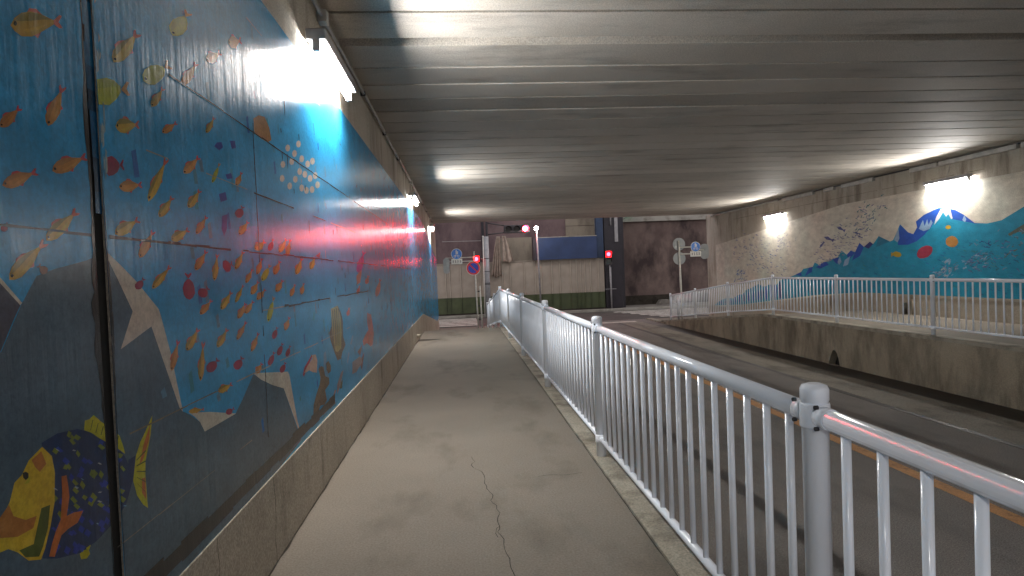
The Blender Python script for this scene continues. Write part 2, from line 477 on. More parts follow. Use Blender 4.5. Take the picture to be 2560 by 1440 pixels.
FISH=[
('Y',1.586,2.139,1.772,2.222,-0.000,0.030),
('O',1.700,1.928,1.767,2.044,-0.024,-0.001),
('O',1.530,1.884,1.596,1.944,-0.012,0.006),
('Y',2.031,2.204,2.184,2.349,-0.036,0.003),
('L',1.893,2.067,2.103,2.141,-0.003,0.038),
('Y',2.021,2.001,2.158,2.039,-0.001,0.023),
('L',2.455,2.449,2.602,2.593,-0.056,-0.005),
('L',2.215,2.202,2.407,2.319,-0.032,0.016),
('Y',2.259,2.127,2.349,2.215,-0.024,0.001),
('O',3.045,2.636,3.215,2.711,-0.013,0.025),
('O',2.773,2.460,2.926,2.549,-0.031,0.010),
('O',2.518,2.280,2.654,2.407,-0.037,-0.002),
('O',2.328,2.052,2.441,2.113,-0.015,0.007),
('Y',2.724,2.141,2.816,2.226,-0.026,-0.001),
('M',1.943,1.863,2.050,1.887,-0.002,0.028),
('O',2.022,1.813,2.155,1.839,-0.002,0.018),
('Y',2.200,1.792,2.344,1.956,-0.028,0.002),
('Y',2.270,1.744,2.375,1.823,-0.026,0.006),
('O',2.487,1.932,2.629,2.018,-0.028,0.007),
('Y',2.510,1.802,2.623,1.882,-0.030,0.005),
('L',2.760,1.937,2.852,2.032,-0.020,-0.000),
('O',3.048,1.964,3.129,2.038,-0.030,-0.000),
('M',3.043,1.813,3.121,1.871,-0.047,0.004),
('O',2.571,1.704,2.677,1.780,-0.026,0.005),
('O',3.058,1.732,3.185,1.802,-0.036,0.006),
('Y',2.354,1.667,2.495,1.713,-0.019,0.014),
('Y',1.985,1.665,2.122,1.719,-0.017,0.015),
('O',2.121,1.597,2.218,1.687,-0.025,0.006),
('Y',1.668,1.629,1.795,1.713,-0.019,0.012),
('Y',1.530,1.530,1.656,1.620,-0.017,0.012),
('O',1.707,1.812,1.852,1.874,-0.010,0.016),
('O',1.526,1.748,1.641,1.797,-0.007,0.014),
('Y',2.194,1.493,2.327,1.567,-0.019,0.008),
('M',2.088,1.494,2.139,1.526,-0.017,0.007),
('O',2.545,1.558,2.655,1.635,-0.029,0.006),
('Y',2.726,1.515,2.771,1.624,-0.030,0.001),
('M',2.832,1.572,2.944,1.588,-0.019,0.024),
('Y',2.981,1.565,3.095,1.649,-0.033,0.005),
('Y',3.272,1.668,3.436,1.717,-0.039,0.014),
('M',3.512,1.671,3.588,1.737,-0.041,0.002),
('M',2.477,1.445,2.475,1.542,0.050,0.000),
('M',2.569,1.454,2.656,1.484,-0.030,0.015),
('O',2.568,1.380,2.682,1.431,-0.024,0.009),
('Y',2.784,1.388,2.911,1.458,-0.031,0.009),
('Y',2.959,1.410,3.071,1.486,-0.023,0.005),
('O',3.112,1.499,3.214,1.564,-0.030,0.005),
('O',3.284,1.540,3.374,1.623,-0.036,0.003),
('L',3.362,1.508,3.506,1.589,-0.041,0.007),
('O',3.183,1.440,3.297,1.501,-0.036,0.008),
('O',3.264,1.410,3.401,1.458,-0.034,0.010),
('O',2.980,1.334,3.091,1.398,-0.032,0.008),
('O',3.079,1.352,3.202,1.403,-0.031,0.009),
('L',3.429,1.286,3.549,1.410,-0.040,0.005),
('O',3.578,1.540,3.699,1.615,-0.048,0.006),
('Y',2.429,1.252,2.538,1.321,-0.030,0.010),
('Y',2.723,1.229,2.840,1.294,-0.030,0.010),
('O',2.955,1.237,3.083,1.307,-0.027,0.008),
('O',3.141,1.159,3.256,1.236,-0.032,0.008),
('O',2.299,1.196,2.361,1.293,-0.024,0.006),
('Y',2.535,1.119,2.579,1.261,-0.029,0.005),
('M',2.608,1.143,2.720,1.176,-0.032,0.017),
('M',2.916,1.105,3.010,1.145,-0.042,0.015),
('O',3.195,1.041,3.288,1.076,-0.036,0.013),
('M',3.504,1.183,3.581,1.239,-0.041,0.008),
('M',3.577,1.082,3.673,1.137,-0.042,0.010),
('M',3.741,1.053,3.827,1.105,-0.039,0.009),
('M',3.404,1.051,3.506,1.107,-0.038,0.010),
('M',3.614,0.978,3.710,1.020,-0.041,0.012),
('Y',2.707,1.041,2.858,1.045,-0.017,0.017),
('Y',2.418,1.020,2.550,1.000,-0.002,0.010),
('M',2.781,0.930,2.872,0.933,-0.017,0.014),
('O',3.600,1.442,3.736,1.504,-0.046,0.009),
('O',3.890,1.404,4.003,1.474,-0.041,0.006),
('O',4.148,1.408,4.223,1.478,-0.049,0.004),
('Y',4.044,1.540,4.203,1.643,-0.064,0.005),
('Y',4.430,1.576,4.578,1.661,-0.065,0.005),
('O',3.735,1.209,3.840,1.277,-0.046,0.008),
('Y',3.700,1.668,3.855,1.752,-0.049,0.005),
('R',7.757,1.264,8.172,1.469,-0.215,0.011),
('P',6.435,1.559,6.894,1.780,-0.194,0.006),
('R',6.961,1.431,7.138,1.519,-0.140,0.007),
('O',3.855,1.652,3.943,1.754,-0.051,0.001),
('M',1.513,1.642,1.534,1.659,-0.007,0.005),
('B',1.659,1.545,1.631,1.563,0.012,0.008),
('R',6.350,1.339,6.496,1.418,-0.093,0.006),
('R',5.749,1.157,5.848,1.225,-0.077,0.008),
]
POLY=[
('slate',1,[(1.224,1.160),(1.258,1.637),(1.503,1.523),(1.559,1.467),(1.533,1.434),(1.490,1.370),(1.412,1.271)]),
('rock',0,[(1.173,0.998),(1.186,1.187),(1.490,1.366),(1.562,1.469),(1.621,1.537),(1.686,1.554),(1.829,1.580),(1.878,1.594),(1.934,1.599),(2.061,1.428),(2.172,1.365),(2.363,1.034),(2.424,1.008),(2.511,0.958),(2.883,0.903),(2.982,0.949),(3.153,1.042),(3.288,0.995),(3.653,0.879),(3.974,0.491),(3.515,0.446),(2.248,0.416),(1.885,0.389),(1.563,0.358)]),
('white',2,[(1.437,1.581),(1.503,1.531),(1.565,1.473),(1.558,1.468),(1.502,1.518),(1.436,1.568)]),
('white',2,[(1.927,1.599),(1.942,1.603),(2.006,1.568),(2.095,1.516),(2.152,1.475),(2.228,1.421),(2.242,1.394),(2.298,1.262),(2.369,1.031),(2.345,1.050),(2.172,1.365),(1.978,1.311),(2.059,1.423),(1.992,1.514)]),
('white',2,[(2.414,1.017),(2.614,0.975),(2.893,0.905),(2.715,0.907),(2.550,0.910),(2.511,0.958),(2.464,0.991)]),
('white',2,[(3.148,1.049),(3.460,1.003),(3.750,0.961),(3.780,0.940),(3.847,0.772),(3.905,0.635),(3.986,0.501),(3.913,0.578),(3.653,0.879),(3.449,0.935),(3.263,0.997)]),
('white',2,[(1.918,1.360),(1.932,1.357),(1.936,1.330),(1.923,1.324)]),
('fishblue',3,[(1.602,1.125),(1.663,1.133),(1.745,1.124),(1.833,1.086),(1.906,1.050),(1.968,0.982),(1.999,0.927),(2.005,0.897),(1.958,0.837),(1.898,0.812),(1.804,0.793),(1.731,0.792),(1.635,0.821),(1.583,0.845),(1.583,0.941),(1.623,1.026)]),
('fishblue',3,[(1.985,0.967),(2.032,0.968),(2.009,0.891),(1.974,0.903)]),
('yellow',4,[(1.604,1.115),(1.637,1.082),(1.645,1.038),(1.637,0.964),(1.616,0.910),(1.592,0.865),(1.576,0.846),(1.534,0.863),(1.502,0.897),(1.473,0.918),(1.430,0.924),(1.402,0.940),(1.421,0.962),(1.442,0.989),(1.459,0.994),(1.486,1.021),(1.504,1.059),(1.529,1.069),(1.555,1.096)]),
('ochre',5,[(1.439,0.988),(1.483,1.016),(1.495,0.985),(1.532,0.961),(1.570,0.956),(1.557,0.932),(1.504,0.933),(1.455,0.951),(1.428,0.968)]),
('ochre',5,[(1.564,1.094),(1.600,1.105),(1.615,1.069),(1.590,1.057),(1.575,1.073)]),
('green',5,[(1.588,0.968),(1.620,0.964),(1.607,0.911),(1.586,0.874),(1.570,0.856),(1.525,0.875),(1.506,0.900),(1.554,0.894)]),
('lime',4,[(1.774,1.113),(1.780,1.138),(1.800,1.137),(1.821,1.144),(1.855,1.117),(1.897,1.090),(1.944,1.053),(1.959,1.021),(1.969,0.990),(1.926,1.021),(1.841,1.073),(1.805,1.098)]),
('green',5,[(1.801,1.106),(1.804,1.105),(1.818,1.131),(1.814,1.132)]),
('green',5,[(1.824,1.093),(1.828,1.092),(1.842,1.116),(1.838,1.117)]),
('green',5,[(1.848,1.080),(1.852,1.079),(1.866,1.101),(1.862,1.102)]),
('green',5,[(1.872,1.067),(1.876,1.065),(1.890,1.085),(1.886,1.086)]),
('green',5,[(1.898,1.053),(1.902,1.052),(1.916,1.069),(1.912,1.070)]),
('green',5,[(1.923,1.038),(1.928,1.037),(1.942,1.053),(1.938,1.054)]),
('lime',4,[(2.145,1.069),(2.127,1.009),(2.085,0.931),(2.080,0.888),(2.084,0.779),(2.056,0.800),(2.023,0.842),(2.005,0.895),(2.029,0.966),(2.060,1.002),(2.095,1.027)]),
('orange',5,[(2.126,1.042),(2.115,0.994),(2.068,0.939),(2.048,0.935),(2.078,0.988)]),
('orange',5,[(2.057,0.885),(2.077,0.881),(2.077,0.808),(2.053,0.840)]),
('green',6,[(2.030,0.953),(2.032,0.950),(2.091,0.963),(2.089,0.968)]),
('green',6,[(2.029,0.936),(2.031,0.932),(2.087,0.930),(2.085,0.935)]),
('green',6,[(2.027,0.918),(2.029,0.915),(2.084,0.897),(2.082,0.902)]),
('green',6,[(2.025,0.901),(2.027,0.898),(2.080,0.864),(2.078,0.869)]),
('green',6,[(2.023,0.884),(2.025,0.881),(2.077,0.831),(2.075,0.836)]),
('orange',5,[(1.669,1.020),(1.689,1.016),(1.694,0.981),(1.695,0.956),(1.680,0.912),(1.708,0.910),(1.748,0.900),(1.737,0.888),(1.722,0.877),(1.685,0.877),(1.655,0.872),(1.637,0.847),(1.625,0.830),(1.605,0.840),(1.618,0.866),(1.635,0.891),(1.656,0.912),(1.661,0.937),(1.668,0.979)]),
('lime',4,[(1.724,0.792),(1.742,0.794),(1.763,0.787),(1.768,0.772),(1.753,0.766),(1.729,0.775)]),
('lime',4,[(1.753,0.795),(1.774,0.795),(1.766,0.785),(1.755,0.788)]),
('lime',5,[(1.528,1.071),(1.549,1.064),(1.556,1.052),(1.550,1.043),(1.534,1.046),(1.545,1.050),(1.546,1.060)]),
('black',6,[(1.532,1.073),(1.542,1.073),(1.551,1.066),(1.550,1.056),(1.541,1.053),(1.533,1.061)]),
('deep',4,[(1.811,0.834),(1.826,0.845),(1.849,0.827),(1.832,0.817)]),
('white2',4,[(1.635,1.001),(1.642,0.999),(1.653,0.989),(1.646,0.992)]),
('deep',4,[(1.777,1.027),(1.788,1.029),(1.806,1.013),(1.794,1.011)]),
('deep',4,[(1.697,0.830),(1.705,0.835),(1.718,0.815),(1.708,0.810)]),
('scale',4,[(1.831,1.053),(1.845,1.056),(1.867,1.038),(1.852,1.035)]),
('deep',4,[(1.695,0.809),(1.706,0.817),(1.724,0.804),(1.711,0.797)]),
('scale',4,[(1.938,0.959),(1.949,0.961),(1.966,0.942),(1.954,0.940)]),
('scale',4,[(1.710,0.928),(1.720,0.931),(1.738,0.914),(1.726,0.911)]),
('scale',4,[(1.899,0.904),(1.911,0.908),(1.931,0.884),(1.916,0.881)]),
('deep',4,[(1.620,0.905),(1.629,0.905),(1.644,0.888),(1.634,0.889)]),
('deep',4,[(1.661,0.827),(1.672,0.837),(1.690,0.821),(1.677,0.811)]),
('deep',4,[(1.730,1.000),(1.742,1.007),(1.761,0.994),(1.748,0.988)]),
('deep',4,[(1.622,0.848),(1.630,0.857),(1.644,0.844),(1.634,0.835)]),
('deep',4,[(1.715,0.819),(1.724,0.822),(1.738,0.803),(1.728,0.801)]),
('deep',4,[(1.653,1.097),(1.664,1.099),(1.683,1.081),(1.670,1.081)]),
('deep',4,[(1.754,1.035),(1.766,1.041),(1.786,1.024),(1.772,1.019)]),
('deep',4,[(1.628,0.861),(1.637,0.865),(1.651,0.844),(1.641,0.841)]),
('deep',4,[(1.816,0.816),(1.828,0.824),(1.846,0.810),(1.833,0.804)]),
('white2',4,[(1.715,0.975),(1.723,0.975),(1.737,0.966),(1.728,0.966)]),
('deep',4,[(1.770,0.862),(1.779,0.866),(1.795,0.846),(1.784,0.844)]),
('scale',4,[(1.786,0.986),(1.796,0.998),(1.812,0.984),(1.800,0.972)]),
('deep',4,[(1.723,0.857),(1.734,0.866),(1.753,0.849),(1.740,0.841)]),
('deep',4,[(1.727,0.883),(1.738,0.893),(1.755,0.876),(1.742,0.867)]),
('deep',4,[(1.697,0.817),(1.708,0.820),(1.725,0.805),(1.713,0.802)]),
('deep',4,[(1.690,0.908),(1.702,0.917),(1.721,0.901),(1.707,0.893)]),
('deep',4,[(1.722,0.905),(1.734,0.913),(1.754,0.898),(1.740,0.891)]),
('scale',4,[(1.783,0.924),(1.796,0.933),(1.816,0.912),(1.802,0.904)]),
('deep',4,[(1.843,0.832),(1.854,0.842),(1.869,0.823),(1.858,0.815)]),
('deep',4,[(1.839,0.940),(1.853,0.950),(1.875,0.932),(1.859,0.924)]),
('scale',4,[(1.639,1.093),(1.649,1.100),(1.665,1.088),(1.654,1.081)]),
('deep',4,[(1.844,1.081),(1.854,1.083),(1.870,1.067),(1.859,1.065)]),
('scale',4,[(1.732,1.061),(1.740,1.068),(1.752,1.053),(1.743,1.047)]),
('scale',4,[(1.813,0.892),(1.826,0.894),(1.849,0.877),(1.834,0.875)]),
('scale',4,[(1.707,0.995),(1.718,0.997),(1.737,0.977),(1.724,0.976)]),
('deep',4,[(1.834,1.057),(1.846,1.069),(1.863,1.057),(1.850,1.045)]),
('sky',4,[(1.905,0.924),(1.913,0.920),(1.929,0.909),(1.919,0.913)]),
('white2',4,[(1.813,0.902),(1.823,0.900),(1.839,0.890),(1.828,0.892)]),
('deep',4,[(1.654,0.956),(1.662,0.967),(1.675,0.955),(1.666,0.944)]),
('scale',4,[(1.741,0.973),(1.751,0.982),(1.766,0.963),(1.755,0.955)]),
('white2',4,[(1.826,1.006),(1.834,1.005),(1.847,0.996),(1.838,0.998)]),
('scale',4,[(1.709,0.970),(1.719,0.975),(1.737,0.957),(1.725,0.953)]),
('scale',4,[(1.623,0.983),(1.634,0.988),(1.652,0.969),(1.639,0.964)]),
('white2',4,[(1.718,1.073),(1.724,1.074),(1.735,1.068),(1.728,1.068)]),
('deep',4,[(1.831,0.882),(1.840,0.889),(1.855,0.869),(1.844,0.862)]),
('scale',4,[(1.797,0.988),(1.808,0.994),(1.826,0.976),(1.813,0.971)]),
('scale',4,[(1.867,0.867),(1.878,0.878),(1.896,0.864),(1.883,0.854)]),
('scale',4,[(1.921,0.867),(1.936,0.873),(1.960,0.854),(1.943,0.848)]),
('deep',4,[(1.847,0.864),(1.861,0.868),(1.885,0.848),(1.868,0.845)]),
('scale',4,[(1.919,0.996),(1.934,1.004),(1.959,0.991),(1.942,0.984)]),
('scale',4,[(1.850,0.938),(1.863,0.943),(1.885,0.919),(1.870,0.914)]),
('deep',4,[(1.772,0.920),(1.782,0.926),(1.798,0.912),(1.787,0.907)]),
('deep',4,[(1.681,0.864),(1.691,0.869),(1.709,0.856),(1.697,0.852)]),
('deep',4,[(1.914,0.996),(1.929,1.001),(1.954,0.977),(1.937,0.973)]),
('deep',4,[(1.698,0.829),(1.708,0.831),(1.725,0.811),(1.713,0.809)]),
('scale',4,[(1.840,1.082),(1.850,1.084),(1.868,1.066),(1.856,1.065)]),
('sky',4,[(1.804,0.842),(1.810,0.841),(1.821,0.832),(1.814,0.834)]),
('white2',4,[(1.820,0.923),(1.827,0.924),(1.840,0.919),(1.832,0.918)]),
('deep',4,[(1.661,0.935),(1.672,0.941),(1.691,0.925),(1.678,0.919)]),
('scale',4,[(1.699,0.950),(1.710,0.954),(1.728,0.933),(1.715,0.931)]),
('deep',4,[(1.698,1.006),(1.707,1.016),(1.720,1.001),(1.710,0.992)]),
('scale',4,[(1.645,0.932),(1.653,0.937),(1.665,0.920),(1.656,0.915)]),
('scale',4,[(1.919,0.891),(1.933,0.896),(1.958,0.881),(1.941,0.876)]),
('white2',4,[(1.651,1.097),(1.658,1.094),(1.669,1.085),(1.662,1.088)]),
('deep',4,[(1.913,1.024),(1.924,1.029),(1.943,1.012),(1.930,1.008)]),
('scale',4,[(1.828,0.971),(1.838,0.982),(1.853,0.965),(1.841,0.955)]),
('sky',4,[(1.899,0.917),(1.907,0.917),(1.922,0.910),(1.913,0.910)]),
('scale',4,[(1.875,0.944),(1.884,0.946),(1.898,0.927),(1.888,0.926)]),
('deep',4,[(1.930,0.885),(1.941,0.896),(1.957,0.883),(1.945,0.872)]),
('deep',4,[(1.828,0.947),(1.837,0.950),(1.851,0.932),(1.841,0.930)]),
('sky',4,[(1.747,0.988),(1.752,0.987),(1.762,0.979),(1.756,0.981)]),
('scale',4,[(1.676,1.038),(1.686,1.046),(1.702,1.037),(1.691,1.030)]),
('deep',4,[(1.721,0.805),(1.732,0.814),(1.751,0.800),(1.737,0.791)]),
('scale',4,[(1.652,0.930),(1.662,0.934),(1.678,0.914),(1.666,0.910)]),
('scale',4,[(1.699,1.117),(1.707,1.129),(1.720,1.120),(1.710,1.109)]),
('deep',4,[(1.741,1.011),(1.751,1.022),(1.766,1.007),(1.755,0.997)]),
('deep',4,[(1.676,1.058),(1.687,1.065),(1.707,1.047),(1.693,1.041)]),
('deep',4,[(1.635,0.894),(1.643,0.905),(1.654,0.894),(1.646,0.884)]),
('scale',4,[(1.794,0.983),(1.803,0.993),(1.817,0.975),(1.807,0.966)]),
('scale',4,[(1.712,1.110),(1.720,1.116),(1.732,1.103),(1.723,1.098)]),
('scale',4,[(1.726,1.105),(1.738,1.111),(1.759,1.097),(1.745,1.092)]),
('scale',4,[(1.747,0.936),(1.756,0.941),(1.772,0.928),(1.761,0.923)]),
('sky',4,[(1.942,0.839),(1.949,0.839),(1.963,0.832),(1.954,0.833)]),
('scale',4,[(1.771,0.910),(1.783,0.921),(1.803,0.906),(1.789,0.895)]),
('sky',4,[(1.723,0.975),(1.728,0.973),(1.738,0.966),(1.732,0.968)]),
('sky',4,[(1.645,0.900),(1.650,0.896),(1.660,0.887),(1.654,0.891)]),
('scale',4,[(1.708,1.103),(1.718,1.105),(1.735,1.088),(1.723,1.086)]),
('scale',4,[(1.691,1.039),(1.699,1.045),(1.711,1.030),(1.702,1.025)]),
('sky',4,[(1.873,0.880),(1.882,0.881),(1.898,0.873),(1.888,0.873)]),
('deep',4,[(1.747,0.837),(1.760,0.845),(1.781,0.826),(1.766,0.819)]),
('deep',4,[(1.696,0.865),(1.704,0.866),(1.717,0.850),(1.708,0.849)]),
('dot',2,[(4.049,2.346),(4.029,2.325),(3.988,2.311),(3.951,2.310),(3.937,2.323),(3.956,2.342),(3.997,2.357),(4.035,2.359)]),
('dot',2,[(3.919,2.218),(3.901,2.200),(3.862,2.187),(3.827,2.187),(3.815,2.200),(3.832,2.218),(3.870,2.232),(3.906,2.232)]),
('dot',2,[(3.886,2.127),(3.868,2.109),(3.830,2.097),(3.795,2.098),(3.783,2.111),(3.801,2.129),(3.838,2.142),(3.873,2.141)]),
('dot',2,[(4.200,2.170),(4.179,2.150),(4.135,2.137),(4.094,2.138),(4.080,2.152),(4.100,2.172),(4.143,2.185),(4.185,2.185)]),
('dot',2,[(4.052,2.105),(4.033,2.086),(3.991,2.073),(3.953,2.075),(3.940,2.089),(3.959,2.107),(4.000,2.120),(4.038,2.119)]),
('dot',2,[(4.360,2.135),(4.337,2.114),(4.290,2.100),(4.246,2.102),(4.231,2.117),(4.252,2.137),(4.299,2.150),(4.344,2.150)]),
('dot',2,[(4.495,2.136),(4.471,2.115),(4.420,2.101),(4.373,2.102),(4.357,2.118),(4.380,2.138),(4.430,2.153),(4.478,2.152)]),
('dot',2,[(4.669,2.166),(4.643,2.143),(4.588,2.129),(4.538,2.129),(4.520,2.145),(4.545,2.167),(4.599,2.182),(4.651,2.182)]),
('dot',2,[(4.864,2.229),(4.835,2.205),(4.776,2.189),(4.721,2.189),(4.702,2.206),(4.729,2.229),(4.788,2.245),(4.844,2.245)]),
('dot',2,[(4.623,2.241),(4.597,2.218),(4.543,2.203),(4.494,2.203),(4.477,2.218),(4.501,2.240),(4.554,2.256),(4.605,2.256)]),
('dot',2,[(4.471,2.246),(4.447,2.224),(4.396,2.209),(4.350,2.209),(4.334,2.224),(4.357,2.245),(4.406,2.260),(4.454,2.261)]),
('dot',2,[(4.327,2.242),(4.304,2.221),(4.258,2.206),(4.214,2.206),(4.199,2.220),(4.221,2.241),(4.267,2.256),(4.311,2.256)]),
('dot',2,[(4.131,2.274),(4.110,2.254),(4.067,2.240),(4.028,2.239),(4.014,2.253),(4.034,2.273),(4.076,2.287),(4.116,2.288)]),
('dot',2,[(4.400,2.342),(4.377,2.320),(4.328,2.304),(4.284,2.303),(4.268,2.318),(4.290,2.339),(4.338,2.355),(4.384,2.357)]),
('dot',2,[(4.570,2.336),(4.545,2.314),(4.492,2.297),(4.444,2.296),(4.427,2.311),(4.451,2.333),(4.503,2.350),(4.552,2.351)]),
('dot',2,[(4.726,2.385),(4.699,2.361),(4.643,2.343),(4.592,2.342),(4.574,2.357),(4.599,2.380),(4.654,2.398),(4.707,2.400)]),
('dot',2,[(4.797,2.289),(4.769,2.265),(4.711,2.249),(4.658,2.248),(4.640,2.264),(4.666,2.287),(4.723,2.304),(4.777,2.305)]),
('dot',2,[(4.212,2.342),(4.190,2.321),(4.146,2.305),(4.105,2.304),(4.091,2.318),(4.111,2.338),(4.155,2.354),(4.197,2.355)]),
('dot',2,[(4.331,2.430),(4.308,2.408),(4.261,2.391),(4.218,2.389),(4.203,2.403),(4.225,2.424),(4.271,2.441),(4.315,2.444)]),
('brownorange',2,[(3.353,2.359),(3.442,2.398),(3.547,2.416),(3.626,2.373),(3.653,2.311),(3.582,2.282),(3.456,2.277),(3.355,2.288)]),
('violet',1,[(2.803,2.100),(2.833,2.123),(2.890,2.137),(2.906,2.117),(2.856,2.093)]),
('violet',1,[(2.995,2.165),(3.063,2.180),(3.069,2.147),(3.015,2.132)]),
('violet',1,[(2.918,1.996),(2.989,2.015),(3.006,1.992),(2.934,1.977)]),
('violet',1,[(2.849,1.801),(2.912,1.814),(2.903,1.751),(2.860,1.712),(2.837,1.746)]),
('violet',1,[(2.825,1.895),(2.907,1.915),(2.921,1.880),(2.843,1.862)]),
('brown',2,[(5.040,1.263),(5.317,1.274),(5.441,1.212),(5.514,1.137),(5.498,0.998),(5.588,0.910),(5.428,0.866),(5.362,0.816),(5.210,0.823),(5.099,0.908),(4.970,1.019),(4.939,1.079),(5.040,1.125)]),
('straw',3,[(5.040,1.263),(5.317,1.274),(5.416,1.179),(5.435,1.039),(5.384,0.906),(5.242,0.889),(5.147,0.908),(5.075,1.008),(5.055,1.123)]),
('brown',4,[(5.084,1.251),(5.105,1.249),(5.132,1.117),(5.079,0.959),(5.058,0.961),(5.101,1.119)]),
('brown',4,[(5.166,1.252),(5.189,1.251),(5.205,1.111),(5.151,0.950),(5.129,0.953),(5.173,1.113)]),
('brown',4,[(5.252,1.254),(5.275,1.253),(5.280,1.104),(5.224,0.942),(5.202,0.945),(5.247,1.107)]),
('brown',4,[(5.340,1.256),(5.364,1.255),(5.357,1.098),(5.300,0.933),(5.277,0.936),(5.323,1.101)]),
('redo',2,[(6.923,1.112),(7.217,1.075),(7.309,0.957),(7.369,0.833),(7.233,0.721),(7.074,0.721),(6.824,0.786),(6.574,0.788),(6.537,0.843),(6.712,0.884),(6.952,0.919),(6.893,1.013)]),
('pink',2,[(4.111,0.891),(4.223,0.927),(4.363,0.956),(4.345,0.981),(4.461,0.971),(4.501,0.926),(4.470,0.839),(4.345,0.864),(4.260,0.889)]),
('red',1,[(4.090,0.889),(4.139,0.929),(4.274,0.963),(4.347,0.986),(4.367,0.972),(4.245,0.929),(4.151,0.885),(4.107,0.871)]),
('brown',2,[(4.524,0.859),(4.615,0.866),(4.690,0.845),(4.728,0.773),(4.864,0.744),(4.852,0.690),(4.706,0.671),(4.743,0.588),(4.657,0.570),(4.531,0.591),(4.421,0.541),(4.355,0.511),(4.308,0.567),(4.334,0.638),(4.428,0.695),(4.538,0.746),(4.572,0.784)]),
('brown',2,[(4.776,0.863),(4.863,0.869),(4.940,0.820),(4.930,0.777),(4.783,0.770)]),
('sky',3,[(4.711,0.945),(4.782,0.954),(4.808,0.883),(4.743,0.837),(4.816,0.789),(4.862,0.735),(4.728,0.773),(4.689,0.840)]),
('rockp',2,[(5.147,0.631),(5.336,0.706),(5.444,0.707),(5.274,0.598),(5.130,0.558)]),
('rockp',2,[(4.874,0.530),(5.045,0.607),(5.106,0.596),(4.935,0.533)]),
('rockp',2,[(5.882,0.714),(6.344,0.709),(6.450,0.633),(6.071,0.589),(5.853,0.605)]),
('sky',2,[(5.607,0.753),(5.705,0.831),(5.762,0.816),(5.659,0.728)]),
('sky',2,[(5.803,0.893),(5.948,0.960),(6.010,0.946),(5.883,0.876)]),
('redd',2,[(6.280,0.657),(6.607,0.717),(6.402,0.557)]),
('redd',2,[(6.191,0.769),(6.502,0.813),(6.344,0.709)]),
('teal',2,[(4.448,1.259),(4.501,1.282),(4.475,1.215),(4.415,1.214)]),
('green',2,[(5.244,0.613),(5.390,0.636),(5.338,0.569),(5.252,0.578)]),
('pinkish',2,[(6.328,1.522),(6.704,1.598),(6.557,1.454),(6.351,1.433)]),
('redd',2,[(4.606,1.674),(4.767,1.709),(4.730,1.659)]),
]
